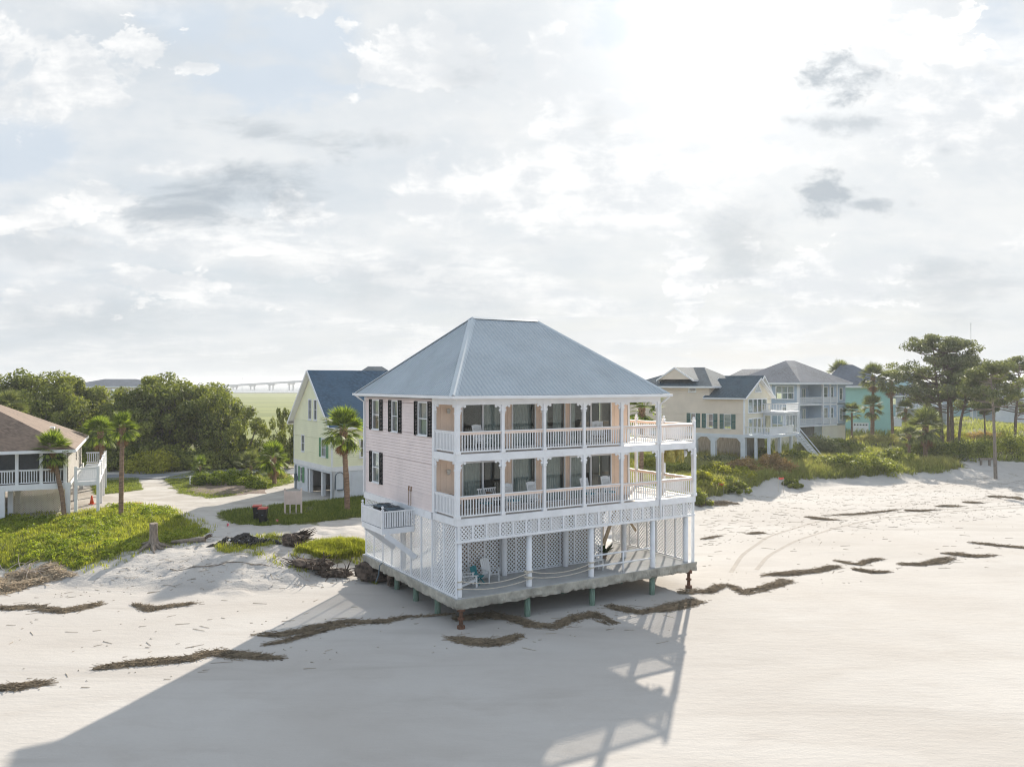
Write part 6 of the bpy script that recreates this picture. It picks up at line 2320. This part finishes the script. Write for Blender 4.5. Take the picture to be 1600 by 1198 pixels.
grass('grass', 'short green grass growing among the leafy ground cover on the left bank', 'grass', COVER, 9000, 0.12, 0.34, 0.016, 'mound_grass', 61)
EDGE = poly_g([(-120, 795), (110, 800), (200, 784), (270, 792), (340, 828), (310, 850), (240, 860), (200, 878), (140, 898), (60, 890), (0, 900), (-120, 912)])
grass('grass', 'thin yellow-green grass fringing the leafy bank', 'grass', EDGE, 2600, 0.1, 0.3, 0.016, 'mound_grass', 70)
grass('dune_grass', 'sparse tufts around the bright grass mound and along the drive edge', 'grass', poly_px([(330, 845), (420, 838), (470, 832), (590, 842), (590, 880), (450, 872), (340, 858)], 1.2), 900, 0.1, 0.35, 0.014, 'mound_grass', 72, lambda x, y: np.clip(0.1 + 2.0 * fbm(x * 0.5, y * 0.5, 2), 0.0, 1))
grass('lawn_grass', 'shaded lawn between the bins and the yellow house', 'grass', LAWN, 9000, 0.10, 0.28, 0.017, 'lawn_blade', 62, lambda x, y: np.clip(0.75 + 1.3 * fbm(x * 0.5, y * 0.5, 2), 0.08, 1))
grass('lawn_grass', 'sunlit lawn around the round hedge', 'grass', ISLAND, 5000, 0.08, 0.2, 0.02, 'lawn_blade', 63)
grass('dune_grass', 'bright green grass mound beside the driftwood roots', 'grass', MOUND, 4200, 0.22, 0.5, 0.014, 'mound_grass', 64, tuft=6)
grass('lawn_grass', 'patchy grass around the orange-topped palm', 'grass', STRIP, 2500, 0.08, 0.2, 0.02, 'lawn_blade', 65)
grass('verge_grass', 'dark grass verge under the trees beyond the road', 'grass', BACK, 9000, 0.15, 0.45, 0.04, 'lawn_blade', 66)
near_dune = [(15, 72), (18, 76.2), (21, 79.5), (25, 84.0), (29, 88), (36.6, 93.5), (45, 96.5), (54.9, 99.5), (57, 102), (57, 118), (12, 112), (9, 72)]
kf = lambda x, y: np.clip(0.55 + 1.5 * fbm(x * 0.22 + 9, y * 0.22, 3), 0.02, 1)
grass('dune_grass', 'tall pale green dune grass in front of the houses on the right', 'grass', near_dune, 26000, 0.35, 0.95, 0.024, 'grass_blade', 67, kf, lean=0.6)
grass('sea_oats', 'straw-coloured sea oats scattered over the right dune', 'grass', near_dune, 9500, 0.5, 1.2, 0.02, 'sea_oats', 68, lambda x, y: np.clip(0.3 + 2 * fbm(x * 0.15, y * 0.15 + 30, 3), 0.01, 1), lean=0.5)
front = [(17, 75), (20, 78), (24.5, 83), (28.5, 87.4), (36.6, 92.4), (45, 95.4), (54.9, 98.6), (57, 101), (56, 104), (45, 101), (36, 98), (27, 92), (22, 86), (16, 79)]
grass('sea_oats', 'ragged pale grass overhanging the front edge of the right dune', 'grass', front, 5200, 0.35, 0.95, 0.022, 'grass_blade', 73, lambda x, y: np.clip(0.35 + 2 * fbm(x * 0.35, y * 0.35, 3), 0.0, 1), lean=0.7)
far_dune = [(57, 103), (60, 110), (70, 109), (110, 135), (120, 230), (20, 230), (14, 112), (50, 116)]
grass('dune_grass', 'far green and straw grass between the houses on the right', 'grass', far_dune, 14000, 0.4, 1.2, 0.05, 'grass_blade', 69, kf, lean=0.6)


def cover_leaves(poly, n, R):
    q = scatter(poly, n, R, lambda x, y: np.clip(0.5 + 1.7 * fbm(x * 0.4, y * 0.4, 3), 0.03, 1))
    lump = np.clip(0.24 + 0.75 * fbm(q[:, 0] * 0.6, q[:, 1] * 0.6, 3), 0.03, 0.75)
    z = height(q[:, 0], q[:, 1]) + lump * R.uniform(0.45, 1.05, n)
    c = np.concatenate([q, z[:, None]], 1)
    up = np.tile(np.array([0, 0, 1.0]), (n, 1))
    return leaf_quads(c, up, 0.075, 0.7, R, 0.7)


_rc = np.random.default_rng(71)
q_ = scatter(COVER, 520, _rc, lambda x, y: np.clip(0.35 + 3.2 * fbm(x * 0.28, y * 0.28, 3), 0.01, 1))
rr_ = _rc.uniform(0.16, 0.5, len(q_))
cc_ = np.concatenate([q_, (height(q_[:, 0], q_[:, 1]) + rr_ * 0.25)[:, None]], 1)
tag(obj('ground_cover', crown_mesh('ground_cover', cc_, rr_, 95, 0.075, _rc, 0.75, 0.5, 0.65), 'cover_leaf'), 'lush bright green leafy ground cover on the left bank', 'ground cover', kind='stuff')
isl_bed = poly_px([(285, 768), (300, 752), (370, 745), (410, 752), (420, 770), (340, 774)], 1.6)

_n = len(isl_bed)
_c = np.mean(isl_bed, 0)
_v, _f = [], []
_ring = 40
_out = [np.array(isl_bed[int(k * _n / _ring) % _n]) * (1 - (k * _n / _ring) % 1) + np.array(isl_bed[(int(k * _n / _ring) + 1) % _n]) * ((k * _n / _ring) % 1) for k in range(_ring)]
for j in range(7):
    for k in range(_ring):
        p = _c + (_out[k] - _c) * (j / 6) * (1 + 0.08 * math.sin(k * 1.9) * (j == 6))
        _v.append((p[0], p[1], float(height(p[0], p[1])) + 0.05 + 0.12 * (1 - j / 6) - 0.06 * (j == 6)))
for j in range(6):
    for k in range(_ring):
        _f.append((j * _ring + k, j * _ring + (k + 1) % _ring, (j + 1) * _ring + (k + 1) % _ring, (j + 1) * _ring + k))
tag(MB().add(_v, _f).build('mulch_bed', 'mulch', smooth=True), kind='structure')

# ------------------------------------------------------------------ small things
def bin_(label, px, py, rz):
    g = G(px, py)
    r = thing('wheeled_bin', label, 'bin', g, rz, 'wheeled bins')
    b = MB()
    lo, hi = (0.22, 0.24), (0.29, 0.34)
    b.add([(-lo[0], -lo[1], 0.05), (lo[0], -lo[1], 0.05), (lo[0], lo[1], 0.05), (-lo[0], lo[1], 0.05), (-hi[0], -hi[1], 1.0), (hi[0], -hi[1], 1.0), (hi[0], hi[1], 1.0), (-hi[0], hi[1], 1.0)],
          [(0, 3, 2, 1), (4, 5, 6, 7), (0, 1, 5, 4), (1, 2, 6, 5), (2, 3, 7, 6), (3, 0, 4, 7)])
    b.box(-0.31, -0.36, 0.94, 0.31, 0.36, 1.0)
    b.build('body', 'bin_black', r)
    l = MB().box(-0.32, -0.38, 1.003, 0.32, 0.36, 1.06)
    l.box(-0.29, -0.33, 1.06, 0.29, 0.32, 1.10)
    l.build('lid', 'red_plastic', r)
    for s in (-1, 1):
        MB().tube([(s * 0.2, 0.27, 0.13), (s * 0.29, 0.27, 0.13)], 0.13, 14).build('wheel', 'bin_black', r)
    MB().tube([(-0.25, 0.40, 0.97), (0.25, 0.40, 0.97)], 0.02, 8).build('handle', 'bin_black', r)
    MB().box(-0.07, -0.319, 0.55, 0.07, -0.288, 0.59).build('label_plate', 'ac_top', r)


bin_('black bin with red lid nearer the camera, right of the pair', 411, 816, rad(6))
bin_('black bin with red lid half hidden, left of the pair', 402, 812, rad(12))

g = G(458, 804)
r = thing('sign_board', 'pinkish wooden board on posts standing on the lawn, seen from behind', 'sign', g, rad(8))
for k in range(7):
    MB().box(-0.56, -0.03, 0.78 + k * 0.145, 0.56, 0.02, 0.78 + k * 0.145 + 0.138).build('plank', 'sign_board', r)
for x in (-0.6, 0.6):
    b = MB().box(x - 0.06, -0.06, -0.3, x + 0.06, 0.06, 1.85)
    b.lathe([(0.03, 0), (0.05, 0.03), (0.08, 0.08), (0.06, 0.14), (0.02, 0.17)], 10, (x, 0, 1.85))
    b.build('post', 'sign_board', r)
for x in (-0.22, 0.22):
    MB().box(x - 0.04, -0.02, 0.12, x + 0.04, 0.02, 0.775).build('upright', 'sign_board', r)
MB().box(-0.54, -0.025, 0.05, 0.54, 0.025, 0.115).build('lower_rail', 'sign_board', r)


def rooty(name, label, cat, g, R, size, nroots, m, flat=0.7, rl=1.0, rr=0.07, rz=0.0, up=0.3, core=True, sub=4, amp=0.45):
    """root ball: a gnarled core with roots twisting out of it"""
    r = thing(name, label, cat, g, rz)
    if core:
        me = bpy.data.meshes.new('root_ball')
        import bmesh
        bm = bmesh.new()
        bmesh.ops.create_icosphere(bm, subdivisions=sub, radius=1.0)
        for v in bm.verts:
            p = v.co.copy()
            n = fbm(np.array(p.x * 1.7 + p.z * 1.3 + g.x), np.array(p.y * 1.7 - p.z * 1.1 + g.y), 5)
            n2 = abs(fbm(np.array(p.x * 5 + p.y * 3), np.array(p.z * 5 + g.x), 3))
            k = 1 + amp * n * 1.6 - 0.22 * n2
            v.co = Vector((p.x * size[0] * k, p.y * size[1] * k, p.z * size[2] * k + size[2] * 0.55))
        bm.to_mesh(me)
        bm.free()
        obj('root_ball', me, m, r)
    for k in range(nroots):
        a = R.uniform(0, 6.283)
        L = rl * R.uniform(0.5, 1.2)
        d = Vector((math.cos(a), math.sin(a), R.uniform(-0.25, 1.0) * up * 2))
        p = Vector((d.x * size[0] * 0.6, d.y * size[1] * 0.6, size[2] * R.uniform(0.3, 1.0)))
        pts = [p]
        for q in range(4):
            d = (d + Vector((R.normal(0, 0.35), R.normal(0, 0.35), R.normal(0, 0.3)))).normalized()
            p = p + d * L / 4
            gz = float(height(g.x + p.x, g.y + p.y)) - g.z
            if p.z < gz + 0.02: p.z = gz + 0.02
            pts.append(p)
        r0 = rr * R.uniform(0.5, 1.3)
        MB().tube(pts, [r0, r0 * 0.8, r0 * 0.6, r0 * 0.4, r0 * 0.12], 6).build('root', m, r, smooth=True)
    return r


R5 = np.random.default_rng(5)
# cut stump with spreading roots
g = G(240, 853)
r = thing('tree_stump', 'tall grey cut stump with spreading roots on the edge of the bank', 'stump', g, 0)
st = MB()
prof = [(0.62, -0.15), (0.42, 0.08), (0.30, 0.3), (0.245, 0.6), (0.235, 1.0), (0.24, 1.45)]
n = 22
for rr_, z in prof:
    for k in range(n):
        a = 2 * math.pi * k / n
        w_ = 1 + (0.28 if z < 0.25 else 0.06) * math.sin(a * 5 + 1) + 0.05 * math.sin(a * 9 + z * 3)
        st.v.append((rr_ * w_ * math.cos(a), rr_ * w_ * math.sin(a), z + (0.02 * math.sin(a) if z > 1.4 else 0)))
for i in range(len(prof) - 1):
    for k in range(n):
        st.f.append((i * n + k, i * n + (k + 1) % n, (i + 1) * n + (k + 1) % n, (i + 1) * n + k))
st.f.append(tuple((len(prof) - 1) * n + k for k in range(n)))
st.build('trunk', 'driftwood_grey', r)
for k in range(9):
    a = k * 0.7 + R5.normal(0, 0.1)
    L = R5.uniform(0.7, 1.3)
    pts = []
    for t in np.linspace(0.25, 1, 5):
        x, y = math.cos(a + 0.25 * t) * L * t, math.sin(a + 0.25 * t) * L * t
        pts.append((x, y, float(height(g.x + x, g.y + y)) - g.z + 0.22 * (1 - t) + 0.02))
    MB().tube(pts, [0.14, 0.11, 0.085, 0.06, 0.02], 7).build('root', 'driftwood_grey', r, smooth=True)

rooty('root_mass', 'big dark upturned root mass wedged under the back corner of the slab', 'driftwood', G(590, 911) + Vector((0, 0.9, 0)), R5, (1.45, 1.0, 0.8), 26, 'driftwood_dark', rl=1.0, rr=0.06)
for nm, px, py, sz, lab, m in (('boulder', 590, 868, (0.55, 0.45, 0.35), 'pale lump of broken concrete on top of the dark root mass', 'concrete'),):
    gg = G(594, 900) + Vector((-0.1, 1.6, 0.75))
    rooty(nm, lab, 'rubble', gg, R5, sz, 0, m, sub=3, amp=0.35)
rooty('driftwood_stump', 'dark driftwood stump with ragged roots pointing right, behind the black debris', 'driftwood', G(462, 851), R5, (0.8, 0.6, 0.5), 22, 'driftwood_dark', rl=0.95, rr=0.06)
# its long splinters
r = thing('driftwood_log', 'splintered dark log fanning out to the upper right beside the stump', 'driftwood', G(452, 848), 0)
for k in range(26):
    a = 0.35 + R5.normal(0, 0.22)
    L = R5.uniform(0.9, 1.9)
    y0 = R5.normal(0, 0.14)
    z0 = R5.uniform(0.12, 0.5)
    MB().tube([(-0.1, y0, z0), (L * 0.5, y0 + R5.normal(0, 0.06), z0 + L * 0.5 * math.sin(a) * 0.55), (L * 0.95, y0 + R5.normal(0, 0.12), z0 + L * math.sin(a) * 0.8)], [0.085, 0.06, 0.012], 5).build('splinter', 'driftwood_dark', r)
MB().tube([(-0.35, 0, 0.15), (0.4, 0, 0.33), (0.95, 0.02, 0.55)], [0.27, 0.25, 0.14], 10).build('log', 'driftwood_dark', r, smooth=True)
# black heap
r = thing('charred_heap', 'heap of black charred wood and rubbish on the sand edge', 'debris', G(382, 850), 0)
for k in range(72):
    x, y = float(np.clip(R5.normal(0, 0.95), -2.1, 2.1)), R5.normal(0, 0.3)
    a, L = R5.normal(0.2, 0.7), R5.uniform(0.3, 0.85)
    z = float(height(r.location.x + x, r.location.y + y)) - r.location.z + R5.uniform(0.04, 0.5) * max(0.25, 1 - abs(x) / 2.2)
    MB().tube([(x - L / 2 * math.cos(a), y - L / 2 * math.sin(a), z - 0.05), (x, y, z + 0.05), (x + L / 2 * math.cos(a), y + L / 2 * math.sin(a), z + R5.normal(0, 0.12))], [0.06, 0.11, 0.04], 6).build('charred_piece', 'charred_wood', r)
for k in range(8):
    x, y = R5.normal(-0.1, 0.5), -0.28 + R5.normal(0, 0.1)
    z = float(height(r.location.x + x, r.location.y + y)) - r.location.z
    MB().lathe([(0.05, 0), (0.09, 0.05), (0.07, 0.11), (0.02, 0.13)], 8, (x, y, z + R5.uniform(0.1, 0.25))).build('pale_scrap', 'shell_pale' if k % 2 else 'pale_panel', r)
# grey log
g = G(296, 848)
r = thing('driftwood_log', 'pale grey driftwood log with dark root end left of the black heap', 'driftwood', g, 0)
MB().tube([(-1.1, -0.1, 0.08), (-0.3, 0.0, 0.14), (0.6, 0.06, 0.2), (1.0, 0.08, 0.26)], [0.10, 0.13, 0.15, 0.17], 10).build('log', 'driftwood_grey', r, smooth=True)
for k in range(9):
    a = R5.uniform(-1.4, 1.4)
    MB().tube([(0.95, 0.08, 0.26), (1.15, 0.08 + 0.2 * math.sin(a), 0.28 + 0.2 * math.cos(a)), (1.35, 0.08 + 0.38 * math.sin(a), 0.3 + 0.3 * math.cos(a))], [0.07, 0.05, 0.012], 5).build('root', 'driftwood_dark', r)
rooty('root_tangle', 'tangle of dark roots below the bright grass mound', 'driftwood', G(485, 886), R5, (1.15, 0.45, 0.32), 46, 'driftwood_dark', rl=1.25, rr=0.05, up=0.2)
rooty('root_tangle', 'curved dark root clump on the sand slope left of the house', 'driftwood', G(525, 900), R5, (0.85, 0.4, 0.28), 30, 'driftwood_dark', rl=1.0, rr=0.05, up=0.15)
g = G(330, 885)
r = thing('branch', 'long thin dead branch lying on the sand slope', 'branch', g, 0)
xs = np.linspace(-2.3, 3.4, 14)
MB().tube([(x, 0.25 * math.sin(x * 0.9), float(height(g.x + x, g.y + 0.25 * math.sin(x * 0.9))) - g.z + 0.03) for x in xs], [0.03] * 13 + [0.01], 6).build('stem', 'driftwood_grey', r)
for k in range(6):
    x = -1.8 + k * 0.8
    z = float(height(g.x + x, g.y)) - g.z
    MB().tube([(x, 0.25 * math.sin(x * 0.9), z + 0.03), (x + 0.4, 0.35 * (-1) ** k, z + 0.08)], [0.018, 0.006], 5).build('twig', 'driftwood_grey', r)
# broken branches bleached white on the reed heap
g = G(45, 905)
r = thing('dead_bush', 'bleached bare branches of a dead bush on the reed heap at the left', 'branch', g + Vector((0, 0.5, 0.2)), 0)
for k in range(26):
    a = R5.uniform(0, 6.283)
    d = Vector((math.cos(a) * 0.8, math.sin(a) * 0.5, R5.uniform(0.1, 0.9)))
    p = Vector((R5.normal(-0.3, 0.5), R5.normal(0, 0.25), 0.15))
    pts = [p]
    for q in range(5):
        d = (d + Vector((R5.normal(0, 0.3), R5.normal(0, 0.3), R5.normal(-0.15, 0.25)))).normalized()
        p = p + d * R5.uniform(0.15, 0.34)
        pts.append(p.copy())
    MB().tube(pts, [0.028, 0.024, 0.02, 0.015, 0.01, 0.004], 5).build('branch', 'pale_branch', r)


# straw: drifts of dead reed left by the tide


def straw_mesh(name, spine, width, n, R, L=(0.25, 0.8), thick=0.011, hump=0.10, spread=0.5):
    """n thin three-sided stalks strewn along a polyline of ground points"""
    S = np.array([(p.x, p.y) for p in spine])
    seg = np.linalg.norm(np.diff(S, axis=0), axis=1)
    cum = np.concatenate([[0], np.cumsum(seg)])
    T = cum[-1]
    # a few strands, each with its own stretch, wander and thickness, make up the drift
    ns = 3 + int(T / 1.2)
    t, mean, loc_w = [], [], []
    for s_ in range(ns):
        c0 = R.uniform(0.12, 0.88) * T
        half = R.uniform(0.18, 0.5) * T if s_ else 0.5 * T
        m_ = int(n * R.uniform(0.6, 1.3) / ns * (half / T) * 2.4)
        u = np.clip(R.normal(0, 0.42, m_), -1, 1)
        tt = np.clip((c0 if s_ else 0.5 * T) + u * half, 0, T)
        t.append(tt)
        mean.append(width * (R.normal(0, 0.42) + 0.35 * np.sin(tt * R.uniform(0.8, 2.2) + R.uniform(0, 6))))
        loc_w.append(width * R.uniform(0.05, 0.30) * (1.0 - np.abs(u)) ** 0.6 + 0.015)
    t, mean, loc_w = np.concatenate(t), np.concatenate(mean), np.concatenate(loc_w)
    n = len(t)
    x, y = np.interp(t, cum, S[:, 0]), np.interp(t, cum, S[:, 1])
    i = np.clip(np.searchsorted(cum, t) - 1, 0, len(seg) - 1)
    dr = (S[i + 1] - S[i]) / (seg[i][:, None] + 1e-9)
    taper = np.clip(loc_w / (0.3 * width), 0.1, 1)
    off = mean + R.normal(0, 1, n) * loc_w
    off = np.where(R.random(n) < 0.06, mean + (off - mean) * 3.0, off)
    x = x - dr[:, 1] * off
    y = y + dr[:, 0] * off
    a = np.arctan2(dr[:, 1], dr[:, 0]) + R.normal(0, spread, n)
    ll = R.uniform(*L, n) / 2
    z = height(x, y)
    lift = hump * np.exp(-((off - mean) / (1.2 * loc_w)) ** 2) * taper * R.random(n) + 0.012
    dx_, dy_ = np.cos(a) * ll, np.sin(a) * ll
    tilt = R.normal(0, 0.05, n)
    za = np.maximum(height(x - dx_, y - dy_) + 0.008, z + lift - tilt)
    zb = np.maximum(height(x + dx_, y + dy_) + 0.008, z + lift + tilt)
    A_ = np.stack([x - dx_, y - dy_, za], 1)
    B_ = np.stack([x + dx_, y + dy_, zb], 1)
    nrm = np.stack([-np.sin(a), np.cos(a), np.zeros(n)], 1) * thick * R.uniform(0.6, 1.5, n)[:, None]
    up = np.array([0, 0, 1.6 * thick])
    V = np.stack([A_ - nrm, A_ + nrm, A_ + up, B_ - nrm, B_ + nrm, B_ + up], 1).reshape(-1, 3)
    b = np.arange(n) * 6
    F = np.concatenate([np.stack([b, b + 1, b + 4, b + 3], 1), np.stack([b + 1, b + 2, b + 5, b + 4], 1), np.stack([b + 2, b, b + 3, b + 5], 1)]).ravel()
    return npmesh(name, V, F, 4, np.repeat(R.random(n), 6))


R6 = np.random.default_rng(66)
WR = [([(700, 998), (738, 1003), (775, 1004), (808, 995)], 0.55, 1500, 'short thick reed drift in the shadow nearest the camera, below the rusty corner pile'),
      ([(722, 968), (760, 962), (800, 966), (830, 976), (868, 979), (900, 966), (925, 958), (955, 972)], 0.5, 2300, 'long curved reed drift in the shadow below the front columns'),
      ([(955, 948), (1000, 957), (1040, 951), (1080, 938)], 0.7, 1900, 'thick reed drift in the shadow below the right corner of the slab'),
      ([(1070, 926), (1110, 926), (1135, 915), (1165, 928), (1200, 919), (1232, 908)], 0.6, 1900, 'wavy reed drift on sunlit sand beside the right corner pile'),
      ([(1190, 899), (1230, 896), (1270, 893), (1306, 886)], 0.55, 1200, 'reed drift above and right of the wavy one beside the house'),
      ([(1312, 877), (1340, 882), (1372, 873)], 0.4, 450, 'small thin reed drift right of the middle of the right beach'),
      ([(1340, 889), (1362, 893), (1386, 892)], 0.6, 600, 'short thick reed tuft on the middle of the right beach'),
      ([(1410, 882), (1440, 882), (1462, 878), (1492, 870)], 0.5, 800, 'reed drift with two humps in the right half of the right beach'),
      ([(1480, 865), (1520, 868), (1556, 868)], 0.5, 700, 'tapering reed drift near the right side of the beach'),
      ([(1520, 848), (1565, 853), (1625, 858)], 0.4, 500, 'thin reed drift cut by the right edge of the picture'),
      ([(1262, 808), (1285, 811), (1312, 813)], 0.7, 500, 'reed clump above the tyre tracks, left of the middle'),
      ([(1420, 797), (1440, 798), (1467, 796)], 0.8, 600, 'reed clump along the upper tide line right of the middle'),
      ([(1462, 791), (1480, 791), (1497, 790)], 0.8, 400, 'reed clump just right of the one on the upper tide line'),
      ([(1560, 778), (1578, 777), (1597, 780)], 1.0, 600, 'dark reed clump at the right end of the upper tide line'),
      ([(1510, 785), (1538, 786)], 0.6, 260, 'small reed clump on the upper tide line before its right end'),
      ([(1290, 806), (1340, 803), (1400, 797)], 0.4, 500, 'thin reed line joining the clumps of the upper tide line'),
      ([(1165, 834), (1195, 833)], 0.6, 300, 'small reed clump left of the tyre tracks'),
      ([(1085, 790), (1115, 788), (1150, 787)], 0.8, 700, 'reed strip right beside the deck corner post'),
      ([(1100, 842), (1125, 838)], 0.4, 120, 'few loose reeds between the house and the tyre tracks'),
      ([(160, 1043), (230, 1036), (300, 1028), (330, 1020)], 0.5, 1900, 'long straight reed drift on the left foreground sand, crossing into the shadow'),
      ([(318, 1020), (370, 1022), (432, 1029)], 0.55, 1100, 'dark reed drift inside the shadow edge on the left'),
      ([(-30, 1076), (30, 1074), (72, 1068)], 0.45, 800, 'reed drift at the bottom left cut by the left edge'),
      ([(-20, 950), (20, 951), (62, 948)], 0.5, 600, 'thin reed drift left of the pair at the foot of the left bank'),
      ([(60, 954), (100, 955), (152, 944)], 0.6, 800, 'reed drift at the foot of the left bank'),
      ([(214, 945), (235, 953), (270, 946), (302, 942)], 0.5, 650, 'v-shaped reed drift at the foot of the left bank'),
      ([(395, 990), (440, 992), (482, 985)], 0.3, 380, 'thin reed streak in the shadow, left of the others'),
      ([(420, 1006), (450, 1000), (520, 980), (560, 974)], 0.3, 420, 'thin branching reed streak in the middle of the shadow'),
      ([(485, 980), (540, 972), (600, 972), (640, 964), (700, 960)], 0.32, 800, 'long thin reed streak in the shadow below the lattice wall')]
for sp, w_, n, lab in WR:
    pts = [G(*p) for p in sp]
    me = straw_mesh('reed_drift', pts, w_ * 0.72, int(n * 1.05), R6, (0.2, 0.95), 0.0085, 0.07, 0.5)
    c = pts[len(pts) // 2]
    me.transform(Matrix.Translation(-c))
    o = obj('reed_drift', me, 'wrack_straw', loc=c)
    tag(o, lab, 'reeds', 'reed drifts on the beach')
pts = [G(-15, 912), G(40, 906), G(85, 902), G(118, 897)]
me = straw_mesh('reed_heap', pts, 1.7, 4600, R6, (0.3, 1.0), 0.014, 0.42, 1.2)
c = pts[1]
me.transform(Matrix.Translation(-c))
tag(obj('reed_heap', me, 'dry_reed', loc=c), 'brown heap of dead reeds below the green bank at the left', 'reeds')
# loose stalks and twigs all over
R7 = np.random.default_rng(77)
loose = []
for poly, z, n in (([(0, 925), (560, 905), (560, 860), (300, 850), (150, 900), (0, 930)], 0.4, 420), ([(0, 940), (700, 930), (760, 1010), (400, 1060), (0, 1110)], 0, 110),
                   ([(1090, 780), (1240, 765), (1600, 735), (1600, 800), (1250, 830), (1100, 850)], 0.3, 1500), ([(1090, 850), (1600, 800), (1600, 880), (1100, 940)], 0, 120), ([(700, 960), (1060, 930), (1060, 1010), (720, 1020)], 0, 40)):
    loose.append(scatter(poly_px(poly, z), n, R7))
q = np.concatenate(loose)
n = len(q)
a = R7.normal(0.1, 0.6, n)
ll = 0.04 + 0.36 * R7.random(n) ** 3.5
V, F = [], []
dx_, dy_ = np.cos(a) * ll, np.sin(a) * ll
A_ = np.stack([q[:, 0] - dx_, q[:, 1] - dy_, height(q[:, 0] - dx_, q[:, 1] - dy_) + 0.012], 1)
B_ = np.stack([q[:, 0] + dx_, q[:, 1] + dy_, height(q[:, 0] + dx_, q[:, 1] + dy_) + 0.012], 1)
nr = np.stack([-np.sin(a), np.cos(a), np.zeros(n)], 1) * R7.uniform(0.006, 0.02, n)[:, None]
V = np.stack([A_ - nr, A_ + nr, A_ + (0, 0, 0.022), B_ - nr * 0.4, B_ + nr * 0.4, B_ + (0, 0, 0.014)], 1).reshape(-1, 3)
b = np.arange(n) * 6
F = np.concatenate([np.stack([b, b + 1, b + 4, b + 3], 1), np.stack([b + 1, b + 2, b + 5, b + 4], 1), np.stack([b + 2, b, b + 3, b + 5], 1)]).ravel()
tag(obj('loose_stalks', npmesh('loose_stalks', V, F, 4, np.repeat(R7.random(n), 6)), 'debris'), 'loose stalks and twigs strewn over the sand', 'debris', kind='stuff')

# traffic cone, flags, sign, rail
g = G(143.5, 787)
r = thing('traffic_cone', 'orange traffic cone behind the white landing post', 'cone', g, 0)
MB().lathe([(0.17, 0.03), (0.05, 0.68), (0.035, 0.7)], 16).build('cone', 'orange_plastic', r, smooth=True)
MB().box(-0.2, -0.2, 0, 0.2, 0.2, 0.03).build('base', 'orange_plastic', r)


def flag(label, px, py, h, m, w=0.28, stakes=1, group=None, wood='stake_wood'):
    g = G(px, py)
    r = thing('marker_flag', label, 'flag', g, 0, group)
    for k in range(stakes):
        MB().tube([(k * 0.55, 0, -0.1), (k * 0.55 + 0.03, 0, h * (1 - 0.1 * k))], 0.022 if stakes > 1 else 0.012, 6).build('stake', wood, r)
    f = MB()
    v = []
    n = 8
    L = 0.6 if stakes > 1 else w
    for k in range(n + 1):
        t = k / n
        for zz in (0.0, -0.22):
            v.append((L * t, 0.04 * math.sin(t * 7), h - 0.03 + zz * (1 - 0.3 * t) - 0.12 * t * (1 - t) * stakes))
    f.add(v, [(2 * k, 2 * k + 2, 2 * k + 3, 2 * k + 1) for k in range(n)])
    f.build('ribbon', m, r)


flag('red ribbon strung between thin stakes at the dune edge beside the deck', 1122, 772, 1.15, 'flag_red', stakes=2, group='marker flags')
flag('red ribbon between stakes at the dune edge, the farther pair', 1216, 768, 1.55, 'flag_red', stakes=2, group='marker flags')
flag('tiny pink flag in the sand left of the bins', 354, 823, 0.3, 'flag_pink', 0.16, group='marker flags')
flag('tiny pink flag in the sand right of the bins', 431, 817, 0.3, 'flag_pink', 0.16, group='marker flags')

g = G(1496, 712)
r = thing('beach_sign', 'small white square sign on a wooden post among the dark vines', 'sign', g, rad(-20))
MB().box(-0.08, -0.08, -0.4, 0.08, 0.08, 1.75).build('post', 'stake_wood', r)
MB().box(0.1, -0.12, 1.1, 0.62, -0.085, 1.62).build('panel', 'sign_white', r)
MB().box(0.24, -0.127, 1.22, 0.48, -0.121, 1.42).build('printed_mark', 'sign_ink', r)
MB().bar((-0.5, -0.1, 1.15), (-0.08, -0.1, 1.45), 0.04, 0.12).build('arrow_board', 'stake_wood', r)
g = G(1534, 726)
r = thing('timber_rail', 'low horizontal timber rail beside the bare pine trunk', 'fence', g, rad(4))
MB().bar((-0.3, 0, 0.75), (1.9, 0, 0.75), 0.2, 0.26).build('rail', 'driftwood_grey', r)
for x in (-0.1, 1.05):
    MB().box(x - 0.11, -0.1, -0.3, x + 0.11, 0.1, 0.62).build('post', 'driftwood_grey', r)
g = G(280, 752)
r = thing('garden_stake', 'small white stake on the grass left of the hedge', 'stake', G(297, 757), 0)
MB().box(-0.05, -0.05, 0, 0.05, 0.05, 0.7).build('post', 'chair_white', r)
MB().lathe([(0.03, 0.7), (0.08, 0.74), (0.08, 0.8), (0.02, 0.84)], 8).build('cap', 'chair_white', r)
# plank on the drive
g = G(213, 786)
tag(MB().box(-0.45, -0.08, 0.0, 0.45, 0.08, 0.05).build('loose_plank', 'red_plastic', loc=g, rz=0.1), 'short reddish plank lying on the sandy drive', 'plank')

# ------------------------------------------------------------------ air
hb = MB().box(-5200, -700, -4, 5200, 6200, 24)
hm = bpy.data.materials.new('haze')
hm.use_nodes = True
ht = hm.node_tree
ht.nodes.remove(ht.nodes['Principled BSDF'])
pv = ht.nodes.new('ShaderNodeVolumePrincipled')
pv.inputs['Color'].default_value = (0.93, 0.96, 1.0, 1)
pv.inputs['Density'].default_value = 0.0003
pv.inputs['Anisotropy'].default_value = 0.3
ht.links.new(pv.outputs[0], ht.nodes['Material Output'].inputs['Volume'])
hz = hb.build('haze', hm)
tag(hz, 'thin pale haze filling the air over the beach', 'haze', kind='stuff')
